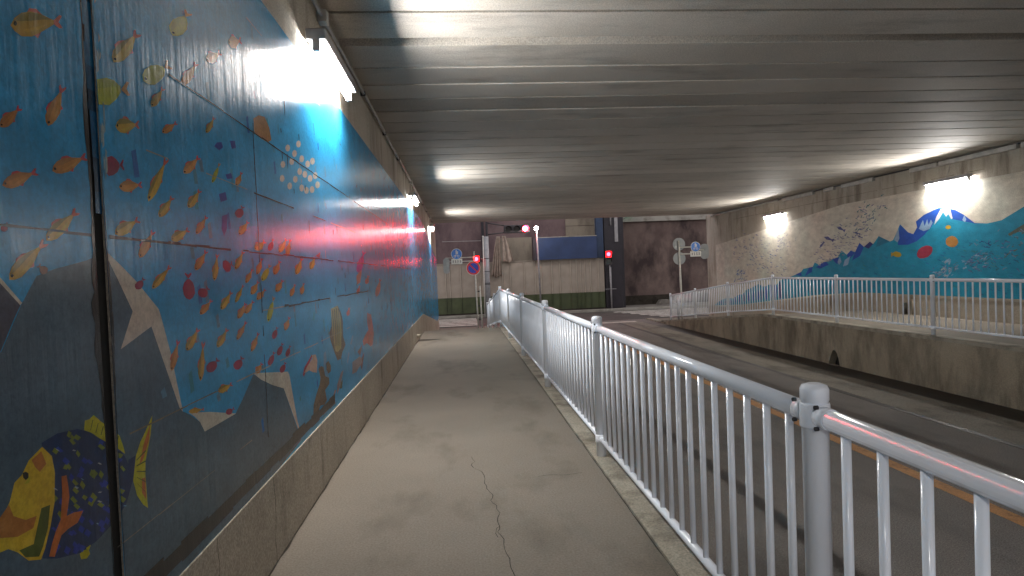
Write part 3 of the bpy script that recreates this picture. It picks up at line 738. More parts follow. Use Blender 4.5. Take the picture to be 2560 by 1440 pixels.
POLYR=[
('teal',1,[(10.07,2.85),(11.64,2.41),(12.16,2.18),(12.52,2.14),(12.85,2.18),(13.14,2.39),(13.37,2.52),(13.62,2.59),(13.87,2.62),(14.05,2.58),(14.35,2.50),(14.62,2.36),(14.58,2.21),(14.72,2.05),(14.90,2.11),(15.18,2.34),(15.34,2.09),(15.45,1.94),(15.57,1.91),(16.01,2.08),(16.25,1.87),(16.38,1.95),(16.64,1.81),(16.83,1.94),(17.04,1.68),(17.24,1.73),(17.43,1.61),(17.68,1.75),(17.86,1.55),(18.15,1.50),(18.47,1.43),(18.66,1.41),(18.86,1.33),(19.10,1.42),(19.22,1.27),(19.43,1.25),(19.79,1.21),(19.92,1.11),(20.30,1.01),(20.77,0.91),(21.29,0.82),(21.61,0.63),(22.11,0.65),(22.48,0.55),(22.94,0.65),(23.55,0.48),(23.96,0.41),(24.29,0.22),(24.70,0.18),(25.12,0.01),(25.83,-0.00),(26.46,-0.13),(27.07,-0.34),(27.18,-0.51),(24.32,-0.21),(21.25,0.13),(19.08,0.36),(17.07,0.48),(14.54,0.51),(11.68,0.49),(9.22,0.47)]),
('wave',2,[(14.62,2.36),(14.35,2.50),(14.05,2.58),(13.87,2.61),(13.76,2.59),(13.96,2.39),(14.10,2.20),(14.36,2.00),(14.61,1.86),(14.91,1.79),(15.28,1.80),(15.25,2.04),(15.19,2.33),(14.90,2.11),(14.72,2.05),(14.58,2.21)]),
('wave',2,[(13.52,2.55),(13.37,2.52),(13.14,2.39),(12.85,2.18),(12.71,2.13),(12.98,2.20),(13.23,2.26),(13.45,2.31)]),
('snow',3,[(13.81,2.59),(13.62,2.59),(13.52,2.55),(13.46,2.34),(13.50,2.32),(13.58,2.45),(13.65,2.39),(13.74,2.51),(13.84,2.38),(14.02,2.23),(13.96,2.40)]),
('foam',3,[(14.53,2.17),(14.38,2.38),(14.33,2.22),(14.24,2.39),(14.20,2.24),(14.12,2.37),(14.07,2.29),(14.17,2.14),(14.36,2.10)]),
('foam',3,[(13.184,2.273),(13.125,2.377),(13.072,2.281),(13.107,2.212)]),
('foam',3,[(15.406,1.939),(15.247,2.244),(15.212,1.970),(15.289,1.870)]),
('teal2',2,[(16.136,1.780),(16.011,2.082),(15.575,1.906),(15.891,1.835)]),
('wave',2,[(16.831,1.937),(16.642,1.814),(16.828,1.558),(17.197,1.428),(17.039,1.680)]),
('wave',2,[(17.433,1.611),(17.240,1.734),(17.040,1.657),(17.345,1.454)]),
('wave',2,[(18.150,1.497),(17.864,1.551),(17.691,1.438),(17.933,1.346)]),
('wave',2,[(18.660,1.408),(18.466,1.429),(18.344,1.327),(18.822,1.206),(19.042,1.260)]),
('wave',2,[(19.432,1.251),(19.222,1.275),(19.277,1.105),(19.706,0.973)]),
('wave',2,[(20.297,1.012),(19.918,1.107),(19.876,0.972)]),
('foam',3,[(17.535,1.459),(17.265,1.570),(17.389,1.313),(17.620,1.268)]),
('foam',3,[(17.890,1.406),(17.764,1.585),(17.693,1.402),(17.814,1.319)]),
('navy',2,[(16.642,1.814),(16.380,1.948),(16.248,1.874),(16.438,1.749)]),
('wave',2,[(26.551,-0.282),(26.414,-0.149),(26.214,-0.266),(26.296,-0.252),(26.507,-0.262)]),
('navy',2,[(26.075,-0.226),(25.941,-0.063),(25.751,-0.227),(25.831,-0.213),(26.034,-0.223)]),
('wave',2,[(25.614,-0.140),(25.484,0.020),(25.302,-0.161),(25.381,-0.176),(25.577,-0.185)]),
('blue2',2,[(25.168,-0.057),(25.043,0.100),(24.866,-0.078),(24.946,-0.140),(25.136,-0.148)]),
('wave',2,[(24.737,0.023),(24.616,0.177),(24.445,0.001),(24.525,-0.105),(24.709,-0.113)]),
('navy',2,[(24.319,0.100),(24.202,0.252),(24.037,0.079),(24.117,-0.071),(24.295,-0.079)]),
('wave',2,[(23.916,0.176),(23.802,0.324),(23.642,0.153),(23.723,-0.038),(23.895,-0.045)]),
('blue2',2,[(23.525,0.248),(23.415,0.394),(23.260,0.226),(23.340,-0.006),(23.508,-0.013)]),
('wave',2,[(23.146,0.319),(23.039,0.462),(22.889,0.296),(22.970,0.025),(23.132,0.018)]),
('navy',2,[(22.778,0.387),(22.675,0.528),(22.529,0.364),(22.610,0.055),(22.767,0.048)]),
('wave',2,[(22.422,0.454),(22.322,0.592),(22.181,0.430),(22.261,0.084),(22.414,0.077)]),
('blue2',2,[(22.077,0.518),(21.980,0.654),(21.842,0.494),(21.922,0.112),(22.071,0.106)]),
('wave',2,[(21.741,0.580),(21.647,0.714),(21.513,0.556),(21.593,0.139),(21.737,0.134)]),
('navy',2,[(21.415,0.641),(21.324,0.773),(21.194,0.616),(21.274,0.166),(21.414,0.160)]),
('crim',3,[(14.10,1.69),(14.09,1.61),(14.14,1.53),(14.25,1.46),(14.39,1.43),(14.52,1.43),(14.60,1.48),(14.61,1.55),(14.56,1.64),(14.44,1.71),(14.30,1.74),(14.18,1.73)]),
('orange2',3,[(13.31,1.77),(13.35,1.71),(13.42,1.67),(13.52,1.67),(13.61,1.70),(13.67,1.75),(13.68,1.82),(13.65,1.88),(13.57,1.92),(13.48,1.93),(13.39,1.90),(13.33,1.84)]),
('yel2',3,[(15.16,1.52),(15.20,1.49),(15.27,1.48),(15.35,1.49),(15.42,1.51),(15.47,1.55),(15.47,1.60),(15.43,1.62),(15.36,1.64),(15.28,1.62),(15.21,1.60),(15.16,1.56)]),
('yel2',3,[(13.51,2.13),(13.52,2.11),(13.55,2.10),(13.59,2.09),(13.64,2.10),(13.67,2.12),(13.68,2.15),(13.66,2.17),(13.63,2.18),(13.59,2.19),(13.55,2.18),(13.52,2.16)]),
('yel2',3,[(15.419,1.559),(15.538,1.627),(15.543,1.488)]),
('lil',2,[(24.154,2.131),(24.086,2.134),(24.025,2.110),(23.980,2.114),(24.001,2.087),(24.031,2.102),(24.106,2.109)]),
('dkl',2,[(24.989,2.124),(24.920,2.146),(24.824,2.136),(24.781,2.152),(24.768,2.116),(24.820,2.125),(24.908,2.113)]),
('lil',2,[(22.823,1.839),(22.762,1.834),(22.721,1.806),(22.680,1.805),(22.713,1.783),(22.731,1.800),(22.793,1.814)]),
('lil',2,[(22.409,1.749),(22.366,1.742),(22.343,1.719),(22.313,1.716),(22.343,1.702),(22.352,1.715),(22.393,1.729)]),
('dkl',2,[(22.242,1.101),(22.198,1.113),(22.145,1.105),(22.117,1.114),(22.117,1.091),(22.145,1.098),(22.198,1.092)]),
('lil',2,[(23.195,2.101),(23.143,2.088),(23.122,2.059),(23.086,2.052),(23.129,2.038),(23.135,2.055),(23.182,2.076)]),
('lil',2,[(22.347,1.327),(22.306,1.344),(22.247,1.340),(22.221,1.352),(22.212,1.328),(22.244,1.333),(22.297,1.321)]),
('lil',2,[(23.092,2.142),(23.014,2.130),(22.970,2.091),(22.916,2.085),(22.967,2.060),(22.985,2.084),(23.060,2.108)]),
('blue2',2,[(23.966,2.098),(23.902,2.094),(23.857,2.067),(23.814,2.065),(23.847,2.043),(23.867,2.060),(23.932,2.074)]),
('lil',2,[(23.544,1.827),(23.461,1.820),(23.407,1.783),(23.350,1.780),(23.397,1.751),(23.420,1.774),(23.504,1.794)]),
('lil',2,[(24.479,2.182),(24.409,2.185),(24.346,2.162),(24.300,2.167),(24.320,2.139),(24.352,2.154),(24.428,2.160)]),
('lil',2,[(22.931,1.288),(22.880,1.288),(22.842,1.268),(22.808,1.270),(22.830,1.250),(22.848,1.262),(22.901,1.270)]),
('dkl',2,[(23.362,1.883),(23.289,1.867),(23.258,1.827),(23.207,1.818),(23.265,1.797),(23.275,1.821),(23.342,1.848)]),
('lil',2,[(20.996,1.291),(20.927,1.293),(20.872,1.265),(20.826,1.269),(20.854,1.238),(20.880,1.256),(20.953,1.265)]),
('dkl',2,[(24.522,1.906),(24.470,1.906),(24.428,1.886),(24.393,1.888),(24.415,1.868),(24.434,1.880),(24.490,1.888)]),
('dkl',2,[(23.159,1.730),(23.108,1.752),(23.030,1.748),(22.998,1.765),(22.982,1.734),(23.025,1.739),(23.093,1.724)]),
('blue2',2,[(24.691,1.660),(24.619,1.662),(24.558,1.637),(24.510,1.640),(24.538,1.612),(24.567,1.628),(24.644,1.637)]),
('lil',2,[(23.714,1.412),(23.642,1.429),(23.558,1.414),(23.513,1.428),(23.515,1.393),(23.559,1.404),(23.644,1.397)]),
('blue2',2,[(24.800,2.455),(24.722,2.463),(24.643,2.439),(24.592,2.447),(24.607,2.414),(24.647,2.430),(24.736,2.433)]),
('lil',2,[(22.745,1.597),(22.702,1.588),(22.683,1.564),(22.653,1.559),(22.687,1.546),(22.693,1.560),(22.733,1.576)]),
('lil',2,[(22.479,1.324),(22.405,1.330),(22.337,1.306),(22.289,1.313),(22.311,1.280),(22.344,1.296),(22.425,1.300)]),
('lil',2,[(21.244,1.394),(21.190,1.394),(21.149,1.371),(21.112,1.372),(21.137,1.349),(21.156,1.364),(21.213,1.373)]),
('blue2',2,[(23.547,2.070),(23.502,2.079),(23.451,2.068),(23.423,2.075),(23.425,2.053),(23.452,2.061),(23.505,2.059)]),
('lil',2,[(23.585,1.930),(23.522,1.916),(23.495,1.882),(23.451,1.874),(23.501,1.856),(23.510,1.877),(23.567,1.900)]),
('lil',2,[(22.502,2.458),(22.436,2.453),(22.388,2.423),(22.343,2.421),(22.376,2.397),(22.398,2.415),(22.466,2.431)]),
('lil',2,[(22.202,1.823),(22.151,1.832),(22.095,1.819),(22.062,1.827),(22.067,1.801),(22.096,1.811),(22.156,1.809)]),
('dkl',2,[(21.561,1.910),(21.499,1.898),(21.469,1.863),(21.426,1.857),(21.471,1.836),(21.482,1.857),(21.540,1.880)]),
('lil',2,[(24.871,2.193),(24.788,2.177),(24.750,2.134),(24.692,2.125),(24.756,2.103),(24.769,2.128),(24.846,2.156)]),
('lil',2,[(22.174,1.639),(22.118,1.640),(22.072,1.618),(22.035,1.621),(22.057,1.598),(22.078,1.612),(22.138,1.619)]),
('blue2',2,[(21.662,1.732),(21.597,1.734),(21.544,1.708),(21.501,1.711),(21.526,1.683),(21.552,1.700),(21.620,1.708)]),
('lil',2,[(23.672,1.909),(23.609,1.920),(23.539,1.904),(23.498,1.913),(23.505,1.883),(23.541,1.895),(23.615,1.893)]),
('blue2',2,[(22.999,1.254),(22.935,1.255),(22.884,1.231),(22.842,1.234),(22.869,1.208),(22.892,1.224),(22.960,1.232)]),
('lil',2,[(23.562,1.951),(23.498,1.967),(23.419,1.954),(23.379,1.966),(23.377,1.934),(23.419,1.944),(23.497,1.937)]),
('blue2',2,[(22.639,0.873),(22.583,0.888),(22.518,0.878),(22.483,0.890),(22.484,0.862),(22.518,0.870),(22.584,0.862)]),
('lil',2,[(22.233,1.285),(22.167,1.274),(22.134,1.238),(22.088,1.233),(22.136,1.211),(22.148,1.232),(22.211,1.253)]),
('lil',2,[(23.766,2.031),(23.713,2.034),(23.664,2.016),(23.629,2.019),(23.645,1.997),(23.669,2.009),(23.728,2.014)]),
('dkl',2,[(21.871,1.628),(21.825,1.633),(21.780,1.618),(21.750,1.623),(21.762,1.601),(21.784,1.611),(21.835,1.614)]),
('blue2',2,[(21.257,1.646),(21.201,1.644),(21.160,1.619),(21.123,1.620),(21.149,1.597),(21.168,1.613),(21.225,1.623)]),
('dkl',2,[(23.489,2.183),(23.419,2.179),(23.367,2.149),(23.320,2.149),(23.354,2.123),(23.377,2.142),(23.450,2.156)]),
('blue2',2,[(23.022,1.118),(22.984,1.132),(22.932,1.127),(22.908,1.137),(22.903,1.116),(22.931,1.121),(22.979,1.113)]),
('lil',2,[(24.158,2.363),(24.078,2.353),(24.029,2.316),(23.975,2.312),(24.023,2.286),(24.043,2.309),(24.122,2.330)]),
('lil',2,[(23.617,2.216),(23.544,2.200),(23.512,2.160),(23.461,2.152),(23.518,2.131),(23.528,2.154),(23.596,2.182)]),
('lil',2,[(24.480,2.033),(24.428,2.036),(24.381,2.020),(24.347,2.024),(24.361,2.003),(24.385,2.014),(24.442,2.017)]),
('lil',2,[(24.369,1.760),(24.290,1.764),(24.221,1.738),(24.169,1.743),(24.195,1.712),(24.228,1.729),(24.314,1.736)]),
('blue2',2,[(23.056,2.576),(23.010,2.565),(22.988,2.540),(22.956,2.534),(22.991,2.521),(22.998,2.536),(23.042,2.554)]),
('dkl',2,[(21.909,1.112),(21.839,1.106),(21.797,1.073),(21.749,1.071),(21.791,1.045),(21.809,1.065),(21.877,1.082)]),
('lil',2,[(23.285,2.002),(23.213,1.993),(23.171,1.958),(23.122,1.954),(23.166,1.931),(23.184,1.951),(23.254,1.972)]),
('dkl',2,[(23.039,2.569),(22.958,2.570),(22.888,2.539),(22.835,2.542),(22.863,2.509),(22.896,2.529),(22.983,2.541)]),
('dkl',2,[(23.944,2.035),(23.892,2.055),(23.815,2.049),(23.783,2.064),(23.768,2.035),(23.811,2.041),(23.879,2.028)]),
('lil',2,[(22.683,2.097),(22.638,2.091),(22.611,2.069),(22.580,2.066),(22.608,2.051),(22.619,2.064),(22.663,2.077)]),
('blue2',2,[(22.706,1.736),(22.641,1.724),(22.609,1.689),(22.564,1.683),(22.611,1.662),(22.623,1.683),(22.684,1.705)]),
('lil',2,[(22.060,2.200),(22.005,2.187),(21.980,2.156),(21.942,2.149),(21.984,2.133),(21.993,2.151),(22.043,2.172)]),
('lil',2,[(22.566,1.374),(22.494,1.377),(22.432,1.351),(22.384,1.355),(22.411,1.324),(22.440,1.342),(22.518,1.349)]),
('lil',2,[(22.558,2.075),(22.505,2.081),(22.451,2.065),(22.417,2.071),(22.427,2.047),(22.454,2.058),(22.514,2.059)]),
('blue2',2,[(23.391,1.599),(23.334,1.603),(23.282,1.584),(23.245,1.589),(23.262,1.565),(23.287,1.577),(23.350,1.581)]),
('blue2',2,[(23.431,1.758),(23.386,1.748),(23.367,1.724),(23.335,1.719),(23.371,1.706),(23.377,1.720),(23.419,1.737)]),
('blue2',2,[(22.580,1.704),(22.540,1.716),(22.488,1.709),(22.462,1.718),(22.459,1.697),(22.487,1.703),(22.537,1.696)]),
('lil',2,[(22.326,2.006),(22.274,2.010),(22.226,1.992),(22.192,1.996),(22.207,1.973),(22.230,1.985),(22.288,1.989)]),
('lil',2,[(22.729,2.347),(22.653,2.349),(22.586,2.320),(22.535,2.324),(22.560,2.292),(22.593,2.311),(22.676,2.320)]),
('lil',2,[(25.018,2.676),(24.960,2.669),(24.923,2.642),(24.882,2.639),(24.917,2.621),(24.933,2.637),(24.991,2.653)]),
('lil',2,[(24.833,2.197),(24.768,2.192),(24.724,2.165),(24.680,2.164),(24.714,2.142),(24.734,2.159),(24.800,2.173)]),
('dkl',2,[(21.997,1.303),(21.952,1.306),(21.910,1.291),(21.880,1.295),(21.895,1.274),(21.915,1.285),(21.965,1.288)]),
('lil',2,[(22.384,2.208),(22.340,2.207),(22.305,2.188),(22.275,2.188),(22.295,2.171),(22.311,2.183),(22.358,2.191)]),
('lil',2,[(22.458,2.007),(22.413,2.018),(22.358,2.008),(22.329,2.016),(22.329,1.993),(22.358,2.001),(22.413,1.996)]),
('dkl',2,[(24.083,2.666),(24.003,2.677),(23.916,2.654),(23.865,2.664),(23.874,2.628),(23.919,2.644),(24.011,2.644)]),
('lil',2,[(21.369,0.863),(21.332,0.878),(21.281,0.875),(21.258,0.886),(21.251,0.864),(21.279,0.868),(21.326,0.858)]),
('lil',2,[(24.035,1.945),(23.972,1.933),(23.944,1.900),(23.900,1.894),(23.948,1.876),(23.958,1.895),(24.016,1.917)]),
('dkl',2,[(24.762,2.554),(24.705,2.553),(24.657,2.532),(24.619,2.533),(24.641,2.512),(24.663,2.526),(24.724,2.534)]),
('lil',2,[(21.310,1.421),(21.255,1.417),(21.219,1.391),(21.182,1.390),(21.213,1.368),(21.228,1.384),(21.283,1.397)]),
('blue2',2,[(21.981,1.478),(21.913,1.479),(21.860,1.452),(21.815,1.454),(21.843,1.426),(21.868,1.443),(21.939,1.453)]),
('lil',2,[(24.271,1.915),(24.194,1.898),(24.163,1.856),(24.109,1.847),(24.172,1.826),(24.181,1.850),(24.251,1.879)]),
('blue2',2,[(22.259,1.279),(22.223,1.293),(22.172,1.289),(22.149,1.299),(22.142,1.278),(22.170,1.283),(22.216,1.274)]),
('lil',2,[(23.607,1.815),(23.555,1.837),(23.475,1.833),(23.443,1.850),(23.427,1.819),(23.470,1.824),(23.539,1.810)]),
('lil',2,[(21.585,1.114),(21.523,1.124),(21.461,1.106),(21.421,1.115),(21.434,1.085),(21.465,1.097),(21.535,1.097)]),
('blue2',2,[(21.983,1.298),(21.941,1.315),(21.883,1.311),(21.857,1.323),(21.848,1.298),(21.880,1.303),(21.934,1.293)]),
('dkl',2,[(22.520,1.280),(22.465,1.276),(22.429,1.251),(22.391,1.250),(22.422,1.229),(22.438,1.245),(22.493,1.257)]),
('dkl',2,[(21.520,1.935),(21.457,1.943),(21.393,1.922),(21.351,1.929),(21.365,1.898),(21.397,1.913),(21.469,1.915)]),
('lil',2,[(21.837,1.931),(21.773,1.939),(21.709,1.918),(21.668,1.926),(21.681,1.895),(21.713,1.909),(21.786,1.911)]),
('lil',2,[(25.066,1.858),(25.014,1.865),(24.960,1.852),(24.926,1.858),(24.934,1.836),(24.962,1.845),(25.022,1.845)]),
('lil',2,[(23.361,2.178),(23.301,2.176),(23.256,2.151),(23.216,2.151),(23.244,2.128),(23.264,2.144),(23.326,2.156)]),
('lil',2,[(22.667,2.145),(22.608,2.169),(22.520,2.163),(22.485,2.181),(22.467,2.145),(22.515,2.152),(22.592,2.137)]),
('blue2',2,[(22.130,1.189),(22.092,1.200),(22.044,1.194),(22.019,1.203),(22.018,1.182),(22.043,1.188),(22.090,1.182)]),
('blue2',2,[(25.040,1.974),(24.972,1.976),(24.913,1.953),(24.868,1.956),(24.892,1.930),(24.920,1.945),(24.994,1.952)]),
('lil',2,[(22.514,1.817),(22.449,1.810),(22.410,1.778),(22.366,1.775),(22.406,1.752),(22.422,1.771),(22.486,1.789)]),
('blue2',2,[(23.279,2.486),(23.222,2.473),(23.195,2.442),(23.155,2.435),(23.198,2.419),(23.208,2.437),(23.261,2.459)]),
('blue2',2,[(22.866,1.409),(22.814,1.430),(22.739,1.426),(22.707,1.441),(22.695,1.411),(22.736,1.417),(22.803,1.403)]),
('dkl',2,[(23.915,1.924),(23.857,1.934),(23.791,1.920),(23.754,1.929),(23.758,1.902),(23.792,1.912),(23.861,1.909)]),
('lil',2,[(22.929,1.154),(22.888,1.173),(22.825,1.172),(22.799,1.186),(22.786,1.161),(22.821,1.164),(22.876,1.151)]),
('dkl',2,[(22.963,1.920),(22.909,1.940),(22.831,1.934),(22.798,1.950),(22.784,1.918),(22.827,1.925),(22.897,1.912)]),
('lil',2,[(20.978,1.193),(20.926,1.215),(20.852,1.210),(20.820,1.227),(20.808,1.195),(20.849,1.201),(20.916,1.186)]),
('blue2',2,[(24.547,1.729),(24.485,1.732),(24.431,1.712),(24.390,1.715),(24.410,1.691),(24.437,1.704),(24.504,1.710)]),
('blue2',2,[(24.067,2.148),(24.008,2.170),(23.922,2.163),(23.885,2.179),(23.870,2.146),(23.917,2.153),(23.994,2.140)]),
('blue2',2,[(23.124,1.673),(23.070,1.691),(22.998,1.683),(22.965,1.697),(22.957,1.667),(22.996,1.675),(23.064,1.664)]),
('dkl',2,[(25.067,1.912),(24.985,1.908),(24.926,1.876),(24.872,1.876),(24.911,1.848),(24.938,1.868),(25.021,1.883)]),
('lil',2,[(23.466,1.777),(23.383,1.771),(23.327,1.735),(23.271,1.733),(23.316,1.704),(23.341,1.726),(23.424,1.744)]),
('dkl',2,[(23.436,1.806),(23.371,1.797),(23.335,1.765),(23.290,1.761),(23.333,1.740),(23.347,1.759),(23.409,1.778)]),
('lil',2,[(24.110,2.422),(24.037,2.419),(23.980,2.389),(23.931,2.390),(23.963,2.363),(23.989,2.382),(24.066,2.395)]),
('lil',2,[(24.279,1.093),(24.195,1.083),(24.151,1.043),(24.093,1.039),(24.151,1.011),(24.168,1.035),(24.248,1.058)]),
('lil',2,[(22.159,1.593),(22.126,1.607),(22.077,1.604),(22.056,1.615),(22.047,1.594),(22.074,1.598),(22.117,1.589)]),
('dkl',2,[(22.668,1.652),(22.600,1.655),(22.542,1.630),(22.497,1.634),(22.521,1.605),(22.549,1.622),(22.622,1.629)]),
('lil',2,[(23.319,1.514),(23.265,1.531),(23.193,1.524),(23.159,1.537),(23.153,1.508),(23.191,1.515),(23.259,1.505)]),
('blue2',2,[(22.642,1.304),(22.569,1.299),(22.523,1.266),(22.473,1.265),(22.515,1.238),(22.535,1.258),(22.608,1.275)]),
('dkl',2,[(23.348,1.208),(23.286,1.208),(23.240,1.185),(23.199,1.186),(23.227,1.162),(23.249,1.178),(23.312,1.187)]),
('lil',2,[(23.697,2.618),(23.641,2.615),(23.599,2.591),(23.562,2.591),(23.587,2.571),(23.607,2.585),(23.665,2.597)]),
('blue2',2,[(23.409,1.416),(23.346,1.419),(23.293,1.396),(23.250,1.400),(23.274,1.374),(23.300,1.389),(23.368,1.395)]),
('lil',2,[(23.719,2.096),(23.662,2.094),(23.619,2.070),(23.581,2.070),(23.608,2.050),(23.627,2.064),(23.686,2.075)]),
('lil',2,[(22.984,1.583),(22.928,1.575),(22.899,1.547),(22.861,1.543),(22.899,1.525),(22.910,1.542),(22.963,1.559)]),
('dkl',2,[(23.562,2.231),(23.510,2.227),(23.473,2.204),(23.437,2.203),(23.464,2.184),(23.481,2.199),(23.534,2.210)]),
('lil',2,[(23.074,2.082),(23.018,2.088),(22.962,2.071),(22.926,2.076),(22.937,2.051),(22.965,2.063),(23.028,2.065)]),
('lil',2,[(24.627,2.259),(24.547,2.259),(24.482,2.229),(24.429,2.231),(24.460,2.202),(24.491,2.221),(24.576,2.232)]),
('lil',2,[(22.391,1.298),(22.342,1.299),(22.302,1.281),(22.269,1.283),(22.288,1.263),(22.307,1.275),(22.360,1.280)]),
('lil',2,[(24.169,2.794),(24.124,2.810),(24.055,2.804),(24.027,2.816),(24.013,2.790),(24.051,2.796),(24.111,2.786)]),
('lil',2,[(23.888,2.137),(23.815,2.128),(23.771,2.094),(23.721,2.090),(23.766,2.067),(23.784,2.087),(23.856,2.107)]),
('lil',2,[(22.888,1.273),(22.836,1.285),(22.776,1.274),(22.742,1.283),(22.745,1.257),(22.777,1.266),(22.839,1.261)]),
('blue2',2,[(21.069,1.166),(21.026,1.164),(20.998,1.143),(20.968,1.143),(20.992,1.125),(21.005,1.138),(21.048,1.148)]),
('blue2',2,[(23.869,1.428),(23.801,1.423),(23.756,1.393),(23.709,1.392),(23.749,1.368),(23.768,1.386),(23.836,1.401)]),
('lil',2,[(23.386,2.186),(23.334,2.189),(23.287,2.171),(23.252,2.174),(23.268,2.152),(23.291,2.164),(23.348,2.169)]),
('lil',2,[(21.845,1.733),(21.776,1.731),(21.725,1.701),(21.679,1.702),(21.712,1.674),(21.735,1.693),(21.806,1.706)]),
('dkl',2,[(21.428,2.052),(21.358,2.050),(21.304,2.019),(21.257,2.020),(21.288,1.991),(21.313,2.011),(21.386,2.024)]),
('lil',2,[(22.050,1.865),(22.003,1.880),(21.941,1.871),(21.912,1.883),(21.907,1.856),(21.940,1.864),(21.998,1.856)]),
('dkl',2,[(21.414,1.178),(21.369,1.185),(21.325,1.171),(21.295,1.176),(21.306,1.154),(21.328,1.164),(21.379,1.165)]),
('lil',2,[(23.470,2.215),(23.401,2.227),(23.324,2.208),(23.280,2.218),(23.287,2.185),(23.326,2.198),(23.407,2.197)]),
('lil',2,[(21.915,1.397),(21.859,1.399),(21.812,1.377),(21.774,1.380),(21.796,1.356),(21.818,1.370),(21.879,1.377)]),
('blue2',2,[(23.596,1.631),(23.526,1.632),(23.469,1.606),(23.422,1.609),(23.450,1.581),(23.477,1.598),(23.552,1.607)]),
('dkl',2,[(22.591,1.439),(22.545,1.453),(22.486,1.445),(22.457,1.456),(22.454,1.431),(22.485,1.438),(22.542,1.430)]),
('blue2',2,[(22.016,1.772),(21.947,1.777),(21.883,1.753),(21.838,1.759),(21.858,1.728),(21.889,1.744),(21.965,1.749)]),
('lil',2,[(21.817,1.046),(21.746,1.054),(21.680,1.030),(21.633,1.038),(21.654,1.005),(21.686,1.021),(21.765,1.023)]),
('dkl',2,[(23.317,1.695),(23.246,1.679),(23.217,1.641),(23.168,1.633),(23.224,1.612),(23.233,1.635),(23.298,1.661)]),
('dkl',2,[(21.102,1.239),(21.038,1.230),(21.004,1.196),(20.960,1.192),(21.004,1.168),(21.017,1.189),(21.078,1.209)]),
('dkl',2,[(23.208,1.444),(23.132,1.454),(23.057,1.432),(23.007,1.440),(23.024,1.406),(23.062,1.422),(23.147,1.423)]),
('dkl',2,[(23.622,2.438),(23.569,2.433),(23.533,2.409),(23.497,2.407),(23.526,2.389),(23.542,2.404),(23.595,2.417)]),
('lil',2,[(22.383,1.571),(22.340,1.583),(22.287,1.574),(22.259,1.584),(22.258,1.561),(22.286,1.567),(22.339,1.562)]),
('blue2',2,[(21.558,1.311),(21.507,1.331),(21.437,1.325),(21.406,1.340),(21.397,1.310),(21.434,1.317),(21.499,1.304)]),
('lil',2,[(21.689,1.295),(21.631,1.300),(21.579,1.280),(21.541,1.285),(21.559,1.259),(21.585,1.273),(21.648,1.276)]),
('lil',2,[(22.750,1.138),(22.702,1.133),(22.675,1.110),(22.643,1.109),(22.672,1.092),(22.684,1.106),(22.730,1.118)]),
('blue2',2,[(21.058,1.412),(21.007,1.414),(20.963,1.395),(20.929,1.398),(20.948,1.375),(20.969,1.388),(21.024,1.393)]),
('blue2',2,[(22.196,1.545),(22.148,1.544),(22.112,1.524),(22.080,1.525),(22.103,1.505),(22.119,1.518),(22.168,1.527)]),
('blue2',2,[(22.007,1.701),(21.952,1.693),(21.922,1.664),(21.884,1.660),(21.921,1.641),(21.933,1.659),(21.986,1.676)]),
('lil',2,[(24.483,2.206),(24.435,2.195),(24.416,2.169),(24.382,2.163),(24.421,2.150),(24.427,2.165),(24.470,2.184)]),
('dkl',2,[(21.252,1.039),(21.184,1.035),(21.139,1.003),(21.093,1.003),(21.130,0.975),(21.150,0.995),(21.218,1.010)]),
('lil',2,[(24.445,1.143),(24.440,1.173),(24.382,1.194),(24.383,1.214),(24.332,1.199),(24.367,1.190),(24.393,1.159)]),
('blue2',2,[(24.831,1.006),(24.805,1.049),(24.707,1.074),(24.696,1.103),(24.629,1.075),(24.688,1.066),(24.744,1.024)]),
('lil',2,[(24.682,1.123),(24.696,1.160),(24.639,1.195),(24.653,1.219),(24.578,1.208),(24.617,1.191),(24.628,1.150)]),
('lil',2,[(24.412,1.104),(24.374,1.133),(24.293,1.141),(24.272,1.162),(24.237,1.135),(24.283,1.134),(24.342,1.108)]),
('blue2',2,[(24.467,0.676),(24.433,0.707),(24.352,0.720),(24.333,0.742),(24.293,0.716),(24.340,0.712),(24.397,0.684)]),
('lil',2,[(24.463,0.703),(24.447,0.737),(24.374,0.758),(24.368,0.781),(24.315,0.761),(24.359,0.752),(24.398,0.719)]),
('lil',2,[(24.422,0.984),(24.414,1.016),(24.350,1.039),(24.349,1.060),(24.295,1.044),(24.334,1.034),(24.364,1.001)]),
('lil',2,[(24.963,0.792),(24.961,0.830),(24.889,0.860),(24.893,0.886),(24.824,0.870),(24.869,0.855),(24.897,0.815)]),
('blue2',2,[(24.641,1.177),(24.638,1.209),(24.576,1.233),(24.579,1.255),(24.521,1.240),(24.559,1.229),(24.585,1.195)]),
('blue2',2,[(24.769,1.134),(24.753,1.167),(24.681,1.187),(24.675,1.209),(24.622,1.189),(24.665,1.181),(24.704,1.148)]),
('lil',2,[(24.354,1.113),(24.303,1.147),(24.206,1.154),(24.177,1.178),(24.140,1.145),(24.195,1.144),(24.270,1.116)]),
('lil',2,[(24.767,0.992),(24.780,1.028),(24.724,1.060),(24.738,1.083),(24.667,1.073),(24.704,1.057),(24.715,1.018)]),
('lil',2,[(24.175,0.798),(24.184,0.839),(24.118,0.875),(24.129,0.902),(24.052,0.889),(24.095,0.871),(24.113,0.827)]),
('lil',2,[(24.478,0.854),(24.492,0.883),(24.450,0.912),(24.463,0.931),(24.404,0.924),(24.432,0.910),(24.438,0.877)]),
('blue2',2,[(24.752,1.027),(24.717,1.052),(24.648,1.058),(24.628,1.075),(24.600,1.052),(24.640,1.051),(24.692,1.031)]),
('lil',2,[(24.459,0.962),(24.420,0.985),(24.350,0.989),(24.327,1.005),(24.304,0.981),(24.343,0.982),(24.399,0.963)]),
('lil',2,[(24.471,0.917),(24.436,0.940),(24.369,0.946),(24.348,0.962),(24.323,0.939),(24.361,0.939),(24.413,0.920)]),
